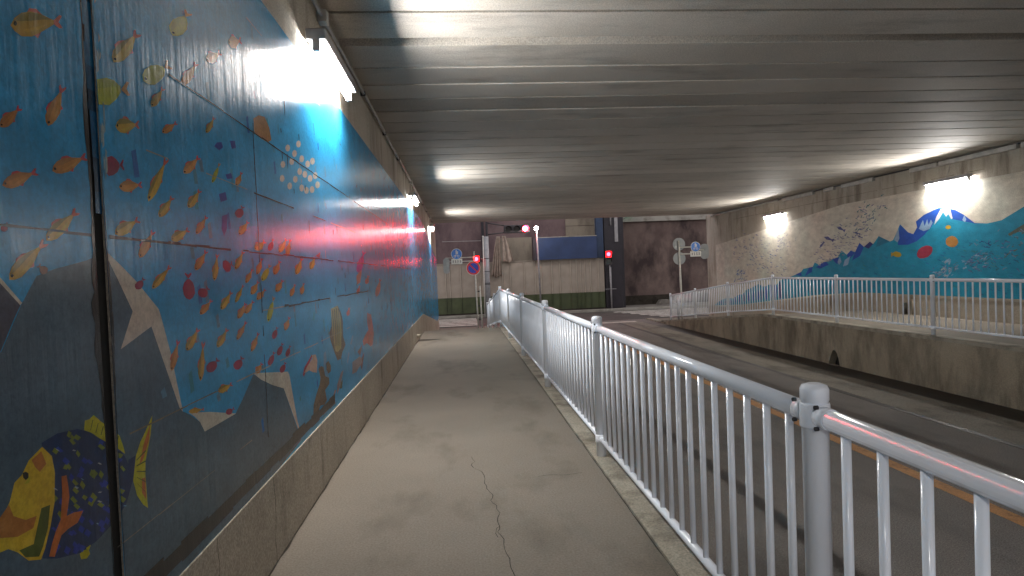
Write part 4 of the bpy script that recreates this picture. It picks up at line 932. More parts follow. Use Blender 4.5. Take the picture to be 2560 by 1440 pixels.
('lil',2,[(24.217,0.714),(24.169,0.754),(24.065,0.768),(24.038,0.795),(23.991,0.762),(24.051,0.758),(24.126,0.723)]),
('blue2',2,[(24.132,1.020),(24.137,1.062),(24.066,1.097),(24.075,1.125),(23.997,1.109),(24.043,1.093),(24.066,1.048)]),
('lil',2,[(24.165,0.759),(24.149,0.787),(24.086,0.805),(24.080,0.824),(24.036,0.807),(24.074,0.800),(24.109,0.771)]),
('lil',2,[(24.799,0.784),(24.735,0.819),(24.626,0.824),(24.589,0.849),(24.556,0.812),(24.617,0.813),(24.705,0.785)]),
('blue2',2,[(24.431,1.029),(24.395,1.064),(24.305,1.079),(24.285,1.103),(24.238,1.075),(24.291,1.070),(24.352,1.039)]),
('lil',2,[(24.756,0.785),(24.749,0.815),(24.689,0.836),(24.688,0.856),(24.638,0.841),(24.675,0.832),(24.703,0.801)]),
('lil',2,[(24.720,1.116),(24.699,1.148),(24.625,1.166),(24.616,1.189),(24.566,1.167),(24.610,1.160),(24.654,1.129)]),
('lil',2,[(24.515,1.039),(24.539,1.081),(24.480,1.123),(24.501,1.150),(24.414,1.141),(24.455,1.120),(24.459,1.073)]),
('blue2',2,[(24.381,0.799),(24.371,0.839),(24.292,0.868),(24.291,0.896),(24.222,0.876),(24.272,0.862),(24.309,0.821)]),
('blue2',2,[(24.737,0.973),(24.705,1.008),(24.616,1.025),(24.599,1.049),(24.549,1.023),(24.601,1.017),(24.659,0.984)]),
('blue2',2,[(24.695,0.806),(24.644,0.834),(24.556,0.838),(24.526,0.858),(24.499,0.828),(24.548,0.829),(24.619,0.806)]),
('blue2',2,[(24.414,1.113),(24.411,1.156),(24.331,1.189),(24.334,1.218),(24.257,1.198),(24.308,1.183),(24.341,1.138)]),
('blue2',2,[(24.602,0.983),(24.568,1.006),(24.502,1.011),(24.482,1.027),(24.457,1.005),(24.495,1.005),(24.545,0.986)]),
('blue2',2,[(24.601,0.806),(24.564,0.840),(24.476,0.855),(24.456,0.879),(24.411,0.851),(24.463,0.846),(24.524,0.815)]),
('blue2',2,[(25.041,0.700),(25.046,0.743),(24.970,0.780),(24.980,0.809),(24.897,0.793),(24.946,0.775),(24.971,0.729)]),
('lil',2,[(24.446,0.667),(24.460,0.701),(24.410,0.734),(24.424,0.756),(24.355,0.748),(24.389,0.731),(24.398,0.693)]),
('lil',2,[(24.014,0.915),(23.966,0.946),(23.875,0.952),(23.846,0.974),(23.815,0.943),(23.866,0.943),(23.937,0.917)]),
('lil',2,[(24.093,0.735),(24.076,0.767),(24.006,0.786),(23.999,0.808),(23.950,0.789),(23.992,0.781),(24.031,0.749)]),
('lil',2,[(24.494,1.067),(24.470,1.106),(24.383,1.128),(24.372,1.154),(24.313,1.129),(24.365,1.120),(24.416,1.083)]),
('lil',2,[(24.140,1.135),(24.092,1.163),(24.006,1.168),(23.978,1.189),(23.949,1.159),(23.998,1.159),(24.066,1.136)]),
('lil',2,[(24.183,1.017),(24.206,1.054),(24.157,1.092),(24.177,1.117),(24.099,1.109),(24.134,1.090),(24.135,1.047)]),
('lil',2,[(23.995,0.760),(23.990,0.793),(23.929,0.818),(23.931,0.841),(23.874,0.825),(23.912,0.814),(23.939,0.780)]),
('blue2',2,[(24.269,1.179),(24.236,1.202),(24.172,1.207),(24.153,1.222),(24.128,1.200),(24.165,1.200),(24.214,1.182)]),
('lil',2,[(21.146,2.154),(21.090,2.168),(21.022,2.154),(20.986,2.165),(20.986,2.134),(21.022,2.145),(21.090,2.139)]),
('grey',2,[(20.804,1.828),(20.804,1.859),(20.756,1.883),(20.760,1.904),(20.710,1.889),(20.741,1.878),(20.759,1.846)]),
('lil',2,[(20.815,2.364),(20.806,2.392),(20.756,2.407),(20.753,2.427),(20.713,2.408),(20.744,2.402),(20.770,2.375)]),
('lil',2,[(21.322,2.306),(21.254,2.311),(21.190,2.285),(21.146,2.290),(21.164,2.259),(21.196,2.276),(21.271,2.282)]),
('grey',2,[(21.291,1.882),(21.270,1.916),(21.199,1.931),(21.189,1.955),(21.144,1.929),(21.186,1.924),(21.229,1.892)]),
('grey',2,[(21.081,2.363),(21.022,2.369),(20.964,2.348),(20.925,2.353),(20.938,2.325),(20.968,2.339),(21.034,2.343)]),
('lil',2,[(21.215,2.159),(21.209,2.193),(21.151,2.215),(21.151,2.239),(21.099,2.219),(21.135,2.210),(21.162,2.176)]),
('grey',2,[(21.107,1.911),(21.088,1.938),(21.030,1.950),(21.021,1.969),(20.985,1.947),(21.020,1.943),(21.056,1.918)]),
('lil',2,[(21.454,2.043),(21.405,2.067),(21.329,2.063),(21.299,2.080),(21.281,2.048),(21.323,2.054),(21.389,2.037)]),
('lil',2,[(20.233,2.240),(20.223,2.263),(20.179,2.274),(20.175,2.290),(20.144,2.273),(20.170,2.269),(20.195,2.248)]),
('lil',2,[(21.143,2.298),(21.106,2.327),(21.030,2.331),(21.008,2.352),(20.977,2.321),(21.020,2.322),(21.077,2.299)]),
('grey',2,[(21.133,2.238),(21.114,2.267),(21.053,2.279),(21.044,2.298),(21.006,2.276),(21.042,2.272),(21.080,2.246)]),
('lil',2,[(21.474,2.160),(21.426,2.163),(21.381,2.144),(21.349,2.148),(21.363,2.126),(21.385,2.138),(21.439,2.143)]),
('lil',2,[(21.011,2.056),(21.001,2.086),(20.947,2.102),(20.944,2.122),(20.902,2.103),(20.935,2.096),(20.963,2.068)]),
('grey',2,[(20.936,2.244),(20.889,2.257),(20.830,2.246),(20.800,2.256),(20.798,2.229),(20.829,2.238),(20.887,2.233)]),
('grey',2,[(20.222,2.172),(20.222,2.194),(20.188,2.210),(20.191,2.226),(20.157,2.214),(20.178,2.207),(20.191,2.184)]),
('lil',2,[(21.207,2.030),(21.192,2.051),(21.146,2.060),(21.139,2.075),(21.111,2.058),(21.138,2.055),(21.167,2.036)]),
('grey',2,[(21.560,2.455),(21.534,2.475),(21.481,2.478),(21.467,2.492),(21.444,2.471),(21.475,2.472),(21.514,2.456)]),
('grey',2,[(21.323,2.305),(21.270,2.321),(21.201,2.310),(21.168,2.322),(21.163,2.291),(21.200,2.301),(21.266,2.293)]),
('lil',2,[(21.304,2.236),(21.268,2.260),(21.201,2.261),(21.180,2.277),(21.157,2.250),(21.195,2.253),(21.247,2.235)]),
('lil',2,[(20.749,1.720),(20.725,1.739),(20.677,1.742),(20.664,1.756),(20.644,1.737),(20.671,1.737),(20.707,1.721)]),
('grey',2,[(21.292,2.017),(21.238,2.030),(21.175,2.016),(21.140,2.026),(21.142,1.997),(21.175,2.007),(21.240,2.003)]),
('lil',2,[(21.100,2.614),(21.097,2.637),(21.058,2.651),(21.059,2.667),(21.024,2.653),(21.048,2.647),(21.065,2.625)]),
('lil',2,[(21.454,2.346),(21.437,2.378),(21.372,2.393),(21.365,2.415),(21.320,2.391),(21.359,2.386),(21.396,2.356)]),
('grey',2,[(20.674,2.161),(20.621,2.173),(20.559,2.157),(20.525,2.167),(20.528,2.138),(20.560,2.149),(20.624,2.146)]),
('grey',2,[(20.979,2.460),(20.942,2.483),(20.876,2.483),(20.854,2.499),(20.832,2.471),(20.869,2.475),(20.922,2.458)]),
('grey',2,[(21.055,2.134),(20.999,2.145),(20.936,2.129),(20.900,2.138),(20.905,2.109),(20.937,2.120),(21.003,2.118)]),
('lil',2,[(20.657,2.126),(20.646,2.152),(20.597,2.166),(20.592,2.184),(20.556,2.165),(20.586,2.160),(20.613,2.136)]),
('grey',2,[(20.588,1.956),(20.582,1.986),(20.532,2.005),(20.531,2.025),(20.488,2.008),(20.519,2.000),(20.542,1.970)]),
('lil',2,[(22.159,2.376),(22.135,2.396),(22.083,2.400),(22.070,2.414),(22.046,2.394),(22.076,2.394),(22.114,2.378)]),
('lil',2,[(20.641,2.099),(20.589,2.104),(20.538,2.086),(20.505,2.092),(20.516,2.066),(20.542,2.079),(20.600,2.081)]),
('grey',2,[(21.294,2.539),(21.242,2.561),(21.164,2.554),(21.133,2.570),(21.117,2.537),(21.160,2.544),(21.228,2.530)]),
('lil',2,[(21.044,1.981),(21.016,2.002),(20.961,2.005),(20.945,2.020),(20.924,1.997),(20.955,1.998),(20.997,1.982)]),
('lil',2,[(21.285,2.112),(21.234,2.135),(21.156,2.130),(21.124,2.147),(21.108,2.113),(21.151,2.120),(21.219,2.104)]),
('lil',2,[(20.797,2.010),(20.740,2.028),(20.667,2.016),(20.631,2.029),(20.627,1.996),(20.666,2.006),(20.737,1.997)]),
('lil',2,[(21.411,2.196),(21.380,2.226),(21.308,2.234),(21.291,2.255),(21.256,2.227),(21.298,2.226),(21.348,2.200)]),
('lil',2,[(20.956,2.054),(20.925,2.071),(20.871,2.071),(20.852,2.084),(20.837,2.061),(20.867,2.064),(20.911,2.051)]),
('grey',2,[(21.429,2.242),(21.376,2.256),(21.311,2.243),(21.278,2.254),(21.276,2.225),(21.311,2.235),(21.375,2.229)]),
('lil',2,[(22.254,2.103),(22.191,2.113),(22.123,2.095),(22.082,2.104),(22.090,2.073),(22.125,2.086),(22.198,2.085)]),
('grey',2,[(21.392,2.300),(21.378,2.322),(21.331,2.331),(21.324,2.346),(21.295,2.329),(21.323,2.326),(21.351,2.306)]),
('lil',2,[(21.367,2.417),(21.327,2.441),(21.255,2.441),(21.231,2.459),(21.208,2.429),(21.248,2.432),(21.305,2.414)]),
('grey',2,[(21.075,2.070),(21.029,2.075),(20.984,2.059),(20.954,2.064),(20.965,2.041),(20.987,2.052),(21.039,2.054)]),
('grey',2,[(20.834,2.090),(20.829,2.124),(20.773,2.145),(20.773,2.168),(20.723,2.149),(20.758,2.140),(20.783,2.106)]),
('grey',2,[(20.805,2.393),(20.776,2.422),(20.707,2.429),(20.691,2.449),(20.658,2.422),(20.698,2.421),(20.745,2.397)]),
('lil',2,[(20.940,2.464),(20.919,2.483),(20.871,2.488),(20.859,2.501),(20.837,2.482),(20.864,2.482),(20.898,2.466)]),
('dkl',2,[(17.697,1.608),(17.664,1.618),(17.624,1.609),(17.603,1.617),(17.603,1.596),(17.624,1.603),(17.664,1.598)]),
('dkl',2,[(18.046,1.893),(17.997,1.905),(17.941,1.890),(17.910,1.900),(17.913,1.870),(17.942,1.881),(18.000,1.877)]),
('dkl',2,[(17.301,1.935),(17.262,1.935),(17.230,1.914),(17.204,1.915),(17.221,1.895),(17.235,1.908),(17.277,1.916)]),
('lil',2,[(18.824,1.604),(18.785,1.612),(18.744,1.599),(18.719,1.605),(18.725,1.583),(18.746,1.592),(18.791,1.592)]),
('grey',2,[(18.405,1.930),(18.366,1.947),(18.311,1.940),(18.286,1.953),(18.279,1.926),(18.308,1.932),(18.359,1.922)]),
('lil',2,[(17.074,1.843),(17.032,1.852),(16.987,1.837),(16.960,1.844),(16.966,1.818),(16.989,1.829),(17.037,1.828)]),
('dkl',2,[(16.677,2.437),(16.640,2.451),(16.592,2.441),(16.569,2.452),(16.565,2.424),(16.591,2.433),(16.637,2.426)]),
('grey',2,[(18.950,1.545),(18.890,1.560),(18.823,1.543),(18.785,1.555),(18.790,1.520),(18.824,1.533),(18.895,1.528)]),
('lil',2,[(18.303,1.736),(18.250,1.747),(18.193,1.729),(18.159,1.738),(18.166,1.707),(18.195,1.720),(18.257,1.718)]),
('grey',2,[(17.714,2.523),(17.662,2.528),(17.611,2.505),(17.577,2.510),(17.589,2.480),(17.615,2.496),(17.674,2.501)]),
('grey',2,[(17.564,2.251),(17.532,2.256),(17.498,2.243),(17.477,2.247),(17.482,2.228),(17.499,2.237),(17.537,2.238)]),
('grey',2,[(16.724,2.388),(16.686,2.383),(16.658,2.359),(16.632,2.358),(16.652,2.339),(16.664,2.354),(16.704,2.366)]),
('grey',2,[(17.893,1.712),(17.860,1.719),(17.824,1.708),(17.802,1.714),(17.807,1.694),(17.825,1.702),(17.864,1.701)]),
('lil',2,[(18.825,1.557),(18.763,1.570),(18.699,1.550),(18.659,1.560),(18.668,1.525),(18.701,1.539),(18.772,1.538)]),
('grey',2,[(17.320,2.434),(17.279,2.439),(17.238,2.422),(17.211,2.427),(17.219,2.403),(17.240,2.415),(17.286,2.417)]),
('lil',2,[(19.067,1.441),(19.003,1.453),(18.937,1.432),(18.896,1.443),(18.907,1.407),(18.940,1.422),(19.013,1.421)]),
('lil',2,[(17.388,1.777),(17.353,1.793),(17.304,1.787),(17.282,1.799),(17.275,1.773),(17.302,1.779),(17.347,1.769)]),
('dkl',2,[(18.309,1.529),(18.260,1.524),(18.228,1.495),(18.195,1.494),(18.223,1.472),(18.237,1.489),(18.286,1.504)]),
('grey',2,[(19.406,1.597),(19.353,1.617),(19.284,1.607),(19.251,1.622),(19.245,1.589),(19.282,1.597),(19.348,1.586)]),
('dkl',2,[(18.299,1.660),(18.248,1.675),(18.187,1.661),(18.154,1.673),(18.155,1.641),(18.187,1.652),(18.248,1.645)]),
('dkl',2,[(16.986,2.182),(16.951,2.182),(16.921,2.165),(16.898,2.167),(16.910,2.148),(16.925,2.159),(16.962,2.165)]),
('dkl',2,[(17.135,1.948),(17.094,1.948),(17.061,1.927),(17.034,1.929),(17.049,1.907),(17.065,1.921),(17.109,1.928)]),
('lil',2,[(18.383,1.431),(18.343,1.436),(18.305,1.420),(18.278,1.425),(18.289,1.403),(18.308,1.414),(18.353,1.416)]),
('dkl',2,[(16.612,2.262),(16.566,2.272),(16.516,2.254),(16.486,2.263),(16.491,2.233),(16.517,2.245),(16.571,2.245)]),
('dkl',2,[(17.755,2.005),(17.707,2.013),(17.659,1.994),(17.627,2.001),(17.637,1.973),(17.661,1.986),(17.715,1.987)]),
('grey',2,[(17.327,1.950),(17.288,1.949),(17.258,1.929),(17.232,1.930),(17.248,1.910),(17.262,1.923),(17.303,1.931)]),
('dkl',2,[(18.426,1.755),(18.381,1.770),(18.325,1.760),(18.297,1.772),(18.294,1.743),(18.324,1.752),(18.379,1.744)]),
('lil',2,[(17.227,1.731),(17.194,1.742),(17.152,1.733),(17.131,1.743),(17.130,1.720),(17.152,1.727),(17.193,1.721)]),
('lil',2,[(18.101,1.970),(18.069,1.984),(18.024,1.979),(18.004,1.989),(17.998,1.966),(18.022,1.972),(18.063,1.964)]),
('lil',2,[(18.345,1.498),(18.293,1.507),(18.240,1.490),(18.206,1.498),(18.215,1.469),(18.243,1.481),(18.301,1.480)]),
('lil',2,[(18.865,1.617),(18.828,1.626),(18.787,1.615),(18.764,1.622),(18.767,1.601),(18.788,1.609),(18.831,1.606)]),
('lil',2,[(17.672,2.096),(17.623,2.111),(17.564,2.097),(17.534,2.109),(17.533,2.077),(17.564,2.087),(17.623,2.081)]),
('dkl',2,[(18.058,2.227),(18.018,2.234),(17.976,2.218),(17.949,2.223),(17.956,2.200),(17.978,2.211),(18.024,2.212)]),
('lil',2,[(16.988,2.184),(16.942,2.187),(16.899,2.165),(16.868,2.169),(16.882,2.142),(16.903,2.157),(16.954,2.163)]),
('dkl',2,[(17.753,2.175),(17.697,2.168),(17.659,2.135),(17.621,2.133),(17.652,2.107),(17.668,2.128),(17.725,2.145)]),
('dkl',2,[(18.702,1.499),(18.656,1.515),(18.598,1.505),(18.569,1.518),(18.567,1.488),(18.597,1.497),(18.654,1.488)]),
('grey',2,[(18.059,1.720),(18.022,1.716),(17.997,1.695),(17.972,1.694),(17.993,1.677),(18.003,1.690),(18.040,1.701)]),
('dkl',2,[(17.189,2.068),(17.153,2.066),(17.127,2.046),(17.103,2.045),(17.120,2.028),(17.132,2.040),(17.169,2.050)]),
('grey',2,[(18.116,1.661),(18.078,1.676),(18.028,1.669),(18.004,1.681),(17.999,1.655),(18.026,1.662),(18.074,1.653)]),
('lil',2,[(17.915,1.904),(17.857,1.912),(17.799,1.889),(17.762,1.897),(17.774,1.863),(17.803,1.879),(17.868,1.882)]),
('grey',2,[(18.399,1.571),(18.366,1.584),(18.322,1.578),(18.302,1.588),(18.298,1.565),(18.321,1.571),(18.363,1.564)]),
('lil',2,[(18.986,1.510),(18.934,1.506),(18.900,1.478),(18.865,1.477),(18.893,1.454),(18.909,1.471),(18.961,1.485)]),
('dkl',2,[(16.546,2.300),(16.498,2.296),(16.463,2.267),(16.431,2.267),(16.454,2.243),(16.470,2.260),(16.519,2.274)]),
('lil',2,[(17.843,2.317),(17.790,2.307),(17.759,2.274),(17.723,2.269),(17.756,2.247),(17.769,2.267),(17.820,2.287)]),
('lil',2,[(17.138,2.285),(17.097,2.279),(17.070,2.254),(17.042,2.251),(17.065,2.232),(17.076,2.248),(17.118,2.262)]),
('dkl',2,[(17.416,2.152),(17.360,2.153),(17.311,2.125),(17.274,2.128),(17.294,2.098),(17.317,2.116),(17.378,2.125)]),
('lil',2,[(18.041,1.608),(17.992,1.623),(17.935,1.610),(17.904,1.621),(17.905,1.590),(17.935,1.601),(17.993,1.594)]),
('grey',2,[(17.686,2.109),(17.655,2.119),(17.615,2.111),(17.595,2.119),(17.594,2.098),(17.615,2.105),(17.653,2.100)]),
('lil',2,[(18.298,1.565),(18.266,1.577),(18.225,1.571),(18.205,1.580),(18.202,1.559),(18.224,1.565),(18.263,1.558)]),
('grey',2,[(18.900,1.368),(18.845,1.372),(18.797,1.350),(18.761,1.355),(18.778,1.327),(18.802,1.342),(18.862,1.347)]),
('lil',2,[(17.775,1.904),(17.730,1.904),(17.695,1.881),(17.665,1.883),(17.684,1.860),(17.700,1.875),(17.747,1.883)]),
('grey',2,[(16.907,2.100),(16.855,2.094),(16.820,2.062),(16.785,2.060),(16.814,2.035),(16.829,2.055),(16.881,2.071)]),
('lil',2,[(17.385,1.921),(17.336,1.915),(17.305,1.885),(17.272,1.883),(17.300,1.861),(17.313,1.879),(17.361,1.895)]),
('lil',2,[(18.771,2.060),(18.709,2.062),(18.657,2.034),(18.616,2.037),(18.638,2.007),(18.663,2.025),(18.730,2.034)]),
('dkl',2,[(18.676,2.020),(18.627,2.025),(18.580,2.006),(18.549,2.012),(18.560,1.985),(18.584,1.998),(18.638,2.001)]),
('dkl',2,[(17.918,1.706),(17.882,1.702),(17.859,1.681),(17.835,1.680),(17.855,1.664),(17.865,1.677),(17.901,1.688)]),
('dkl',2,[(18.114,2.077),(18.062,2.093),(17.998,2.080),(17.965,2.092),(17.963,2.059),(17.997,2.070),(18.060,2.062)]),
('dkl',2,[(18.751,1.576),(18.712,1.571),(18.689,1.548),(18.662,1.546),(18.686,1.530),(18.696,1.543),(18.734,1.556)]),
('grey',2,[(17.050,2.073),(17.019,2.081),(16.983,2.071),(16.963,2.077),(16.965,2.057),(16.984,2.065),(17.021,2.062)]),
('dkl',2,[(18.554,1.823),(18.510,1.821),(18.478,1.798),(18.449,1.798),(18.470,1.777),(18.485,1.792),(18.530,1.802)]),
('lil',2,[(18.226,1.628),(18.178,1.621),(18.149,1.593),(18.116,1.591),(18.145,1.570),(18.157,1.587),(18.205,1.603)]),
('dkl',2,[(19.159,1.683),(19.111,1.696),(19.054,1.682),(19.023,1.693),(19.025,1.664),(19.055,1.674),(19.113,1.669)]),
('lil',2,[(16.830,2.405),(16.797,2.417),(16.754,2.407),(16.733,2.417),(16.730,2.393),(16.753,2.400),(16.794,2.395)]),
('dkl',2,[(16.693,2.337),(16.657,2.342),(16.621,2.326),(16.598,2.331),(16.605,2.309),(16.623,2.320),(16.663,2.322)]),
('lil',2,[(18.997,1.746),(18.953,1.762),(18.895,1.753),(18.867,1.766),(18.863,1.737),(18.894,1.745),(18.949,1.736)]),
('lil',2,[(17.897,2.204),(17.841,2.195),(17.807,2.161),(17.769,2.157),(17.802,2.134),(17.817,2.154),(17.871,2.173)]),
('lil',2,[(17.288,1.976),(17.241,1.982),(17.194,1.962),(17.163,1.968),(17.174,1.940),(17.197,1.954),(17.251,1.957)]),
('lil',2,[(18.310,1.460),(18.261,1.472),(18.207,1.457),(18.176,1.467),(18.181,1.438),(18.209,1.449),(18.266,1.445)]),
('dkl',2,[(18.160,1.542),(18.121,1.544),(18.087,1.526),(18.061,1.529),(18.075,1.508),(18.091,1.520),(18.134,1.525)]),
('lil',2,[(18.160,1.945),(18.127,1.956),(18.084,1.948),(18.063,1.957),(18.061,1.935),(18.083,1.942),(18.125,1.936)]),
('grey',2,[(18.158,1.967),(18.111,1.978),(18.058,1.963),(18.028,1.972),(18.032,1.944),(18.060,1.955),(18.115,1.952)]),
('lil',2,[(16.548,2.132),(16.514,2.136),(16.481,2.120),(16.459,2.124),(16.467,2.104),(16.483,2.114),(16.521,2.117)]),
('grey',2,[(17.358,2.316),(17.325,2.321),(17.291,2.307),(17.270,2.311),(17.276,2.292),(17.293,2.301),(17.331,2.303)]),
('lil',2,[(17.647,2.166),(17.607,2.183),(17.551,2.175),(17.527,2.188),(17.519,2.159),(17.549,2.167),(17.600,2.157)]),
('lil',2,[(17.049,2.128),(17.015,2.124),(16.992,2.103),(16.969,2.101),(16.988,2.085),(16.998,2.098),(17.032,2.109)]),
('grey',2,[(18.910,1.332),(18.851,1.334),(18.803,1.308),(18.763,1.312),(18.786,1.283),(18.809,1.300),(18.872,1.308)]),
('dkl',2,[(17.331,1.990),(17.295,1.993),(17.261,1.977),(17.237,1.981),(17.246,1.961),(17.263,1.971),(17.303,1.975)]),
('dkl',2,[(17.755,2.555),(17.698,2.544),(17.664,2.507),(17.625,2.501),(17.661,2.478),(17.675,2.500),(17.731,2.523)]),
('lil',2,[(17.919,2.113),(17.864,2.118),(17.813,2.094),(17.777,2.100),(17.792,2.069),(17.817,2.085),(17.878,2.091)]),
('grey',2,[(17.125,2.063),(17.078,2.065),(17.037,2.041),(17.006,2.044),(17.023,2.018),(17.042,2.034),(17.093,2.041)]),
('lil',2,[(17.190,2.116),(17.139,2.123),(17.088,2.102),(17.054,2.109),(17.065,2.078),(17.091,2.093),(17.148,2.096)]),
('grey',2,[(18.602,1.945),(18.553,1.965),(18.484,1.956),(18.453,1.972),(18.445,1.938),(18.482,1.946),(18.545,1.934)]),
('lil',2,[(18.477,2.133),(18.429,2.150),(18.366,2.139),(18.335,2.152),(18.331,2.120),(18.364,2.129),(18.425,2.121)]),
('dkl',2,[(17.801,1.707),(17.761,1.710),(17.726,1.692),(17.699,1.695),(17.712,1.674),(17.729,1.685),(17.773,1.690)]),
('lil',2,[(17.984,1.871),(17.947,1.868),(17.921,1.847),(17.895,1.846),(17.915,1.829),(17.926,1.842),(17.965,1.852)]),
('lil',2,[(18.726,1.671),(18.672,1.664),(18.640,1.632),(18.603,1.630),(18.636,1.607),(18.649,1.626),(18.702,1.643)]),
('dkl',2,[(17.848,1.841),(17.793,1.840),(17.750,1.811),(17.713,1.812),(17.737,1.785),(17.757,1.803),(17.815,1.815)]),
('lil',2,[(18.623,1.604),(18.586,1.612),(18.544,1.601),(18.520,1.608),(18.523,1.586),(18.545,1.594),(18.589,1.592)]),
('dkl',2,[(18.064,1.652),(18.015,1.653),(17.974,1.630),(17.941,1.633),(17.959,1.608),(17.979,1.623),(18.032,1.630)]),
('lil',2,[(18.463,1.767),(18.403,1.760),(18.366,1.725),(18.326,1.722),(18.361,1.696),(18.377,1.717),(18.436,1.736)]),
('dkl',2,[(18.493,1.482),(18.446,1.492),(18.396,1.476),(18.365,1.485),(18.372,1.457),(18.398,1.468),(18.452,1.467)]),
('dkl',2,[(18.028,1.599),(17.985,1.613),(17.933,1.603),(17.906,1.614),(17.904,1.586),(17.932,1.594),(17.984,1.588)]),
('grey',2,[(17.754,1.859),(17.719,1.865),(17.683,1.852),(17.660,1.858),(17.665,1.837),(17.684,1.846),(17.724,1.846)]),
('grey',2,[(17.846,1.891),(17.798,1.890),(17.761,1.865),(17.729,1.866),(17.750,1.842),(17.767,1.858),(17.817,1.868)]),
('grey',2,[(17.942,1.859),(17.893,1.852),(17.863,1.822),(17.829,1.819),(17.859,1.798),(17.872,1.816),(17.920,1.833)]),
('grey',2,[(18.433,1.730),(18.397,1.743),(18.352,1.735),(18.330,1.745),(18.327,1.721),(18.351,1.728),(18.395,1.722)]),
('dkl',2,[(18.701,1.378),(18.655,1.377),(18.622,1.354),(18.592,1.355),(18.613,1.333),(18.629,1.348),(18.675,1.357)]),
('dkl',2,[(17.489,1.968),(17.450,1.983),(17.398,1.974),(17.373,1.985),(17.369,1.958),(17.397,1.966),(17.446,1.958)]),
('dkl',2,[(18.024,2.164),(17.981,2.181),(17.925,2.171),(17.898,2.184),(17.892,2.155),(17.923,2.163),(17.976,2.154)]),
('lil',2,[(19.061,1.753),(18.995,1.756),(18.940,1.727),(18.897,1.730),(18.921,1.698),(18.947,1.717),(19.017,1.726)]),
('dkl',2,[(17.533,2.209),(17.486,2.205),(17.453,2.178),(17.421,2.177),(17.445,2.155),(17.460,2.172),(17.507,2.185)]),
('lil',2,[(18.181,2.550),(18.132,2.567),(18.067,2.555),(18.036,2.568),(18.030,2.534),(18.065,2.545),(18.127,2.536)]),
('lil',2,[(17.881,2.129),(17.837,2.135),(17.792,2.117),(17.763,2.122),(17.773,2.097),(17.795,2.109),(17.845,2.112)]),
('grey',2,[(17.618,2.137),(17.564,2.128),(17.531,2.095),(17.495,2.091),(17.527,2.068),(17.541,2.088),(17.594,2.107)]),
('lil',2,[(17.459,2.112),(17.426,2.119),(17.389,2.107),(17.367,2.113),(17.371,2.092),(17.390,2.101),(17.429,2.100)]),
('lil',2,[(16.792,2.048),(16.749,2.044),(16.719,2.019),(16.690,2.018),(16.712,1.997),(16.726,2.013),(16.769,2.025)]),
('dkl',2,[(16.781,2.338),(16.736,2.342),(16.692,2.321),(16.662,2.325),(16.674,2.299),(16.696,2.313),(16.746,2.318)]),
('lil',2,[(17.579,1.819),(17.543,1.818),(17.515,1.799),(17.490,1.799),(17.506,1.781),(17.519,1.793),(17.557,1.801)]),
('dkl',2,[(17.170,2.137),(17.119,2.138),(17.076,2.111),(17.042,2.114),(17.061,2.086),(17.082,2.103),(17.137,2.113)]),
('grey',2,[(17.733,2.063),(17.684,2.058),(17.651,2.031),(17.618,2.029),(17.643,2.007),(17.658,2.024),(17.707,2.038)]),
('dkl',2,[(16.994,1.826),(16.960,1.839),(16.916,1.832),(16.894,1.842),(16.891,1.818),(16.915,1.824),(16.957,1.817)]),
('lil',2,[(17.604,1.896),(17.553,1.906),(17.500,1.887),(17.466,1.895),(17.475,1.864),(17.502,1.878),(17.561,1.878)]),
('dkl',2,[(18.097,2.123),(18.037,2.115),(17.998,2.080),(17.957,2.077),(17.991,2.051),(18.008,2.072),(18.068,2.091)]),
('lil',2,[(17.931,1.707),(17.881,1.708),(17.839,1.684),(17.806,1.686),(17.826,1.660),(17.845,1.676),(17.899,1.685)]),
('lil',2,[(18.974,1.817),(18.923,1.828),(18.868,1.811),(18.835,1.820),(18.841,1.791),(18.870,1.802),(18.929,1.801)]),
('lil',2,[(17.692,1.906),(17.655,1.916),(17.611,1.904),(17.587,1.912),(17.589,1.888),(17.612,1.897),(17.657,1.894)]),
('grey',2,[(17.279,1.722),(17.233,1.717),(17.203,1.690),(17.172,1.688),(17.198,1.667),(17.211,1.684),(17.257,1.698)]),
('grey',2,[(17.668,1.619),(17.620,1.631),(17.567,1.616),(17.537,1.626),(17.541,1.596),(17.568,1.607),(17.624,1.604)]),
('grey',2,[(18.800,1.427),(18.737,1.429),(18.686,1.401),(18.644,1.405),(18.668,1.373),(18.693,1.392),(18.760,1.401)]),
('lil',2,[(18.334,1.508),(18.284,1.504),(18.251,1.477),(18.217,1.477),(18.244,1.454),(18.259,1.471),(18.309,1.484)]),
('lil',2,[(17.119,2.258),(17.085,2.255),(17.060,2.235),(17.037,2.234),(17.053,2.218),(17.065,2.230),(17.100,2.240)]),
('lil',2,[(17.904,2.468),(17.855,2.480),(17.798,2.462),(17.767,2.472),(17.770,2.441),(17.799,2.453),(17.858,2.451)]),
('grey',2,[(17.858,2.237),(17.810,2.241),(17.765,2.221),(17.734,2.226),(17.746,2.200),(17.768,2.213),(17.821,2.217)]),
('lil',2,[(18.325,2.274),(18.287,2.276),(18.253,2.259),(18.228,2.262),(18.239,2.242),(18.256,2.253),(18.298,2.258)]),
('grey',2,[(17.772,1.703),(17.721,1.719),(17.659,1.705),(17.626,1.718),(17.626,1.684),(17.659,1.695),(17.721,1.689)]),
('lil',2,[(18.161,1.800),(18.117,1.817),(18.059,1.809),(18.031,1.822),(18.026,1.792),(18.057,1.800),(18.112,1.790)]),
('lil',2,[(16.343,2.395),(16.303,2.400),(16.264,2.382),(16.238,2.387),(16.246,2.363),(16.266,2.375),(16.311,2.378)]),
('lil',2,[(18.852,1.909),(18.788,1.903),(18.745,1.868),(18.702,1.866),(18.737,1.838),(18.756,1.860),(18.820,1.877)]),
('lil',2,[(18.030,1.845),(17.983,1.849),(17.940,1.828),(17.909,1.832),(17.923,1.807),(17.944,1.820),(17.996,1.825)]),
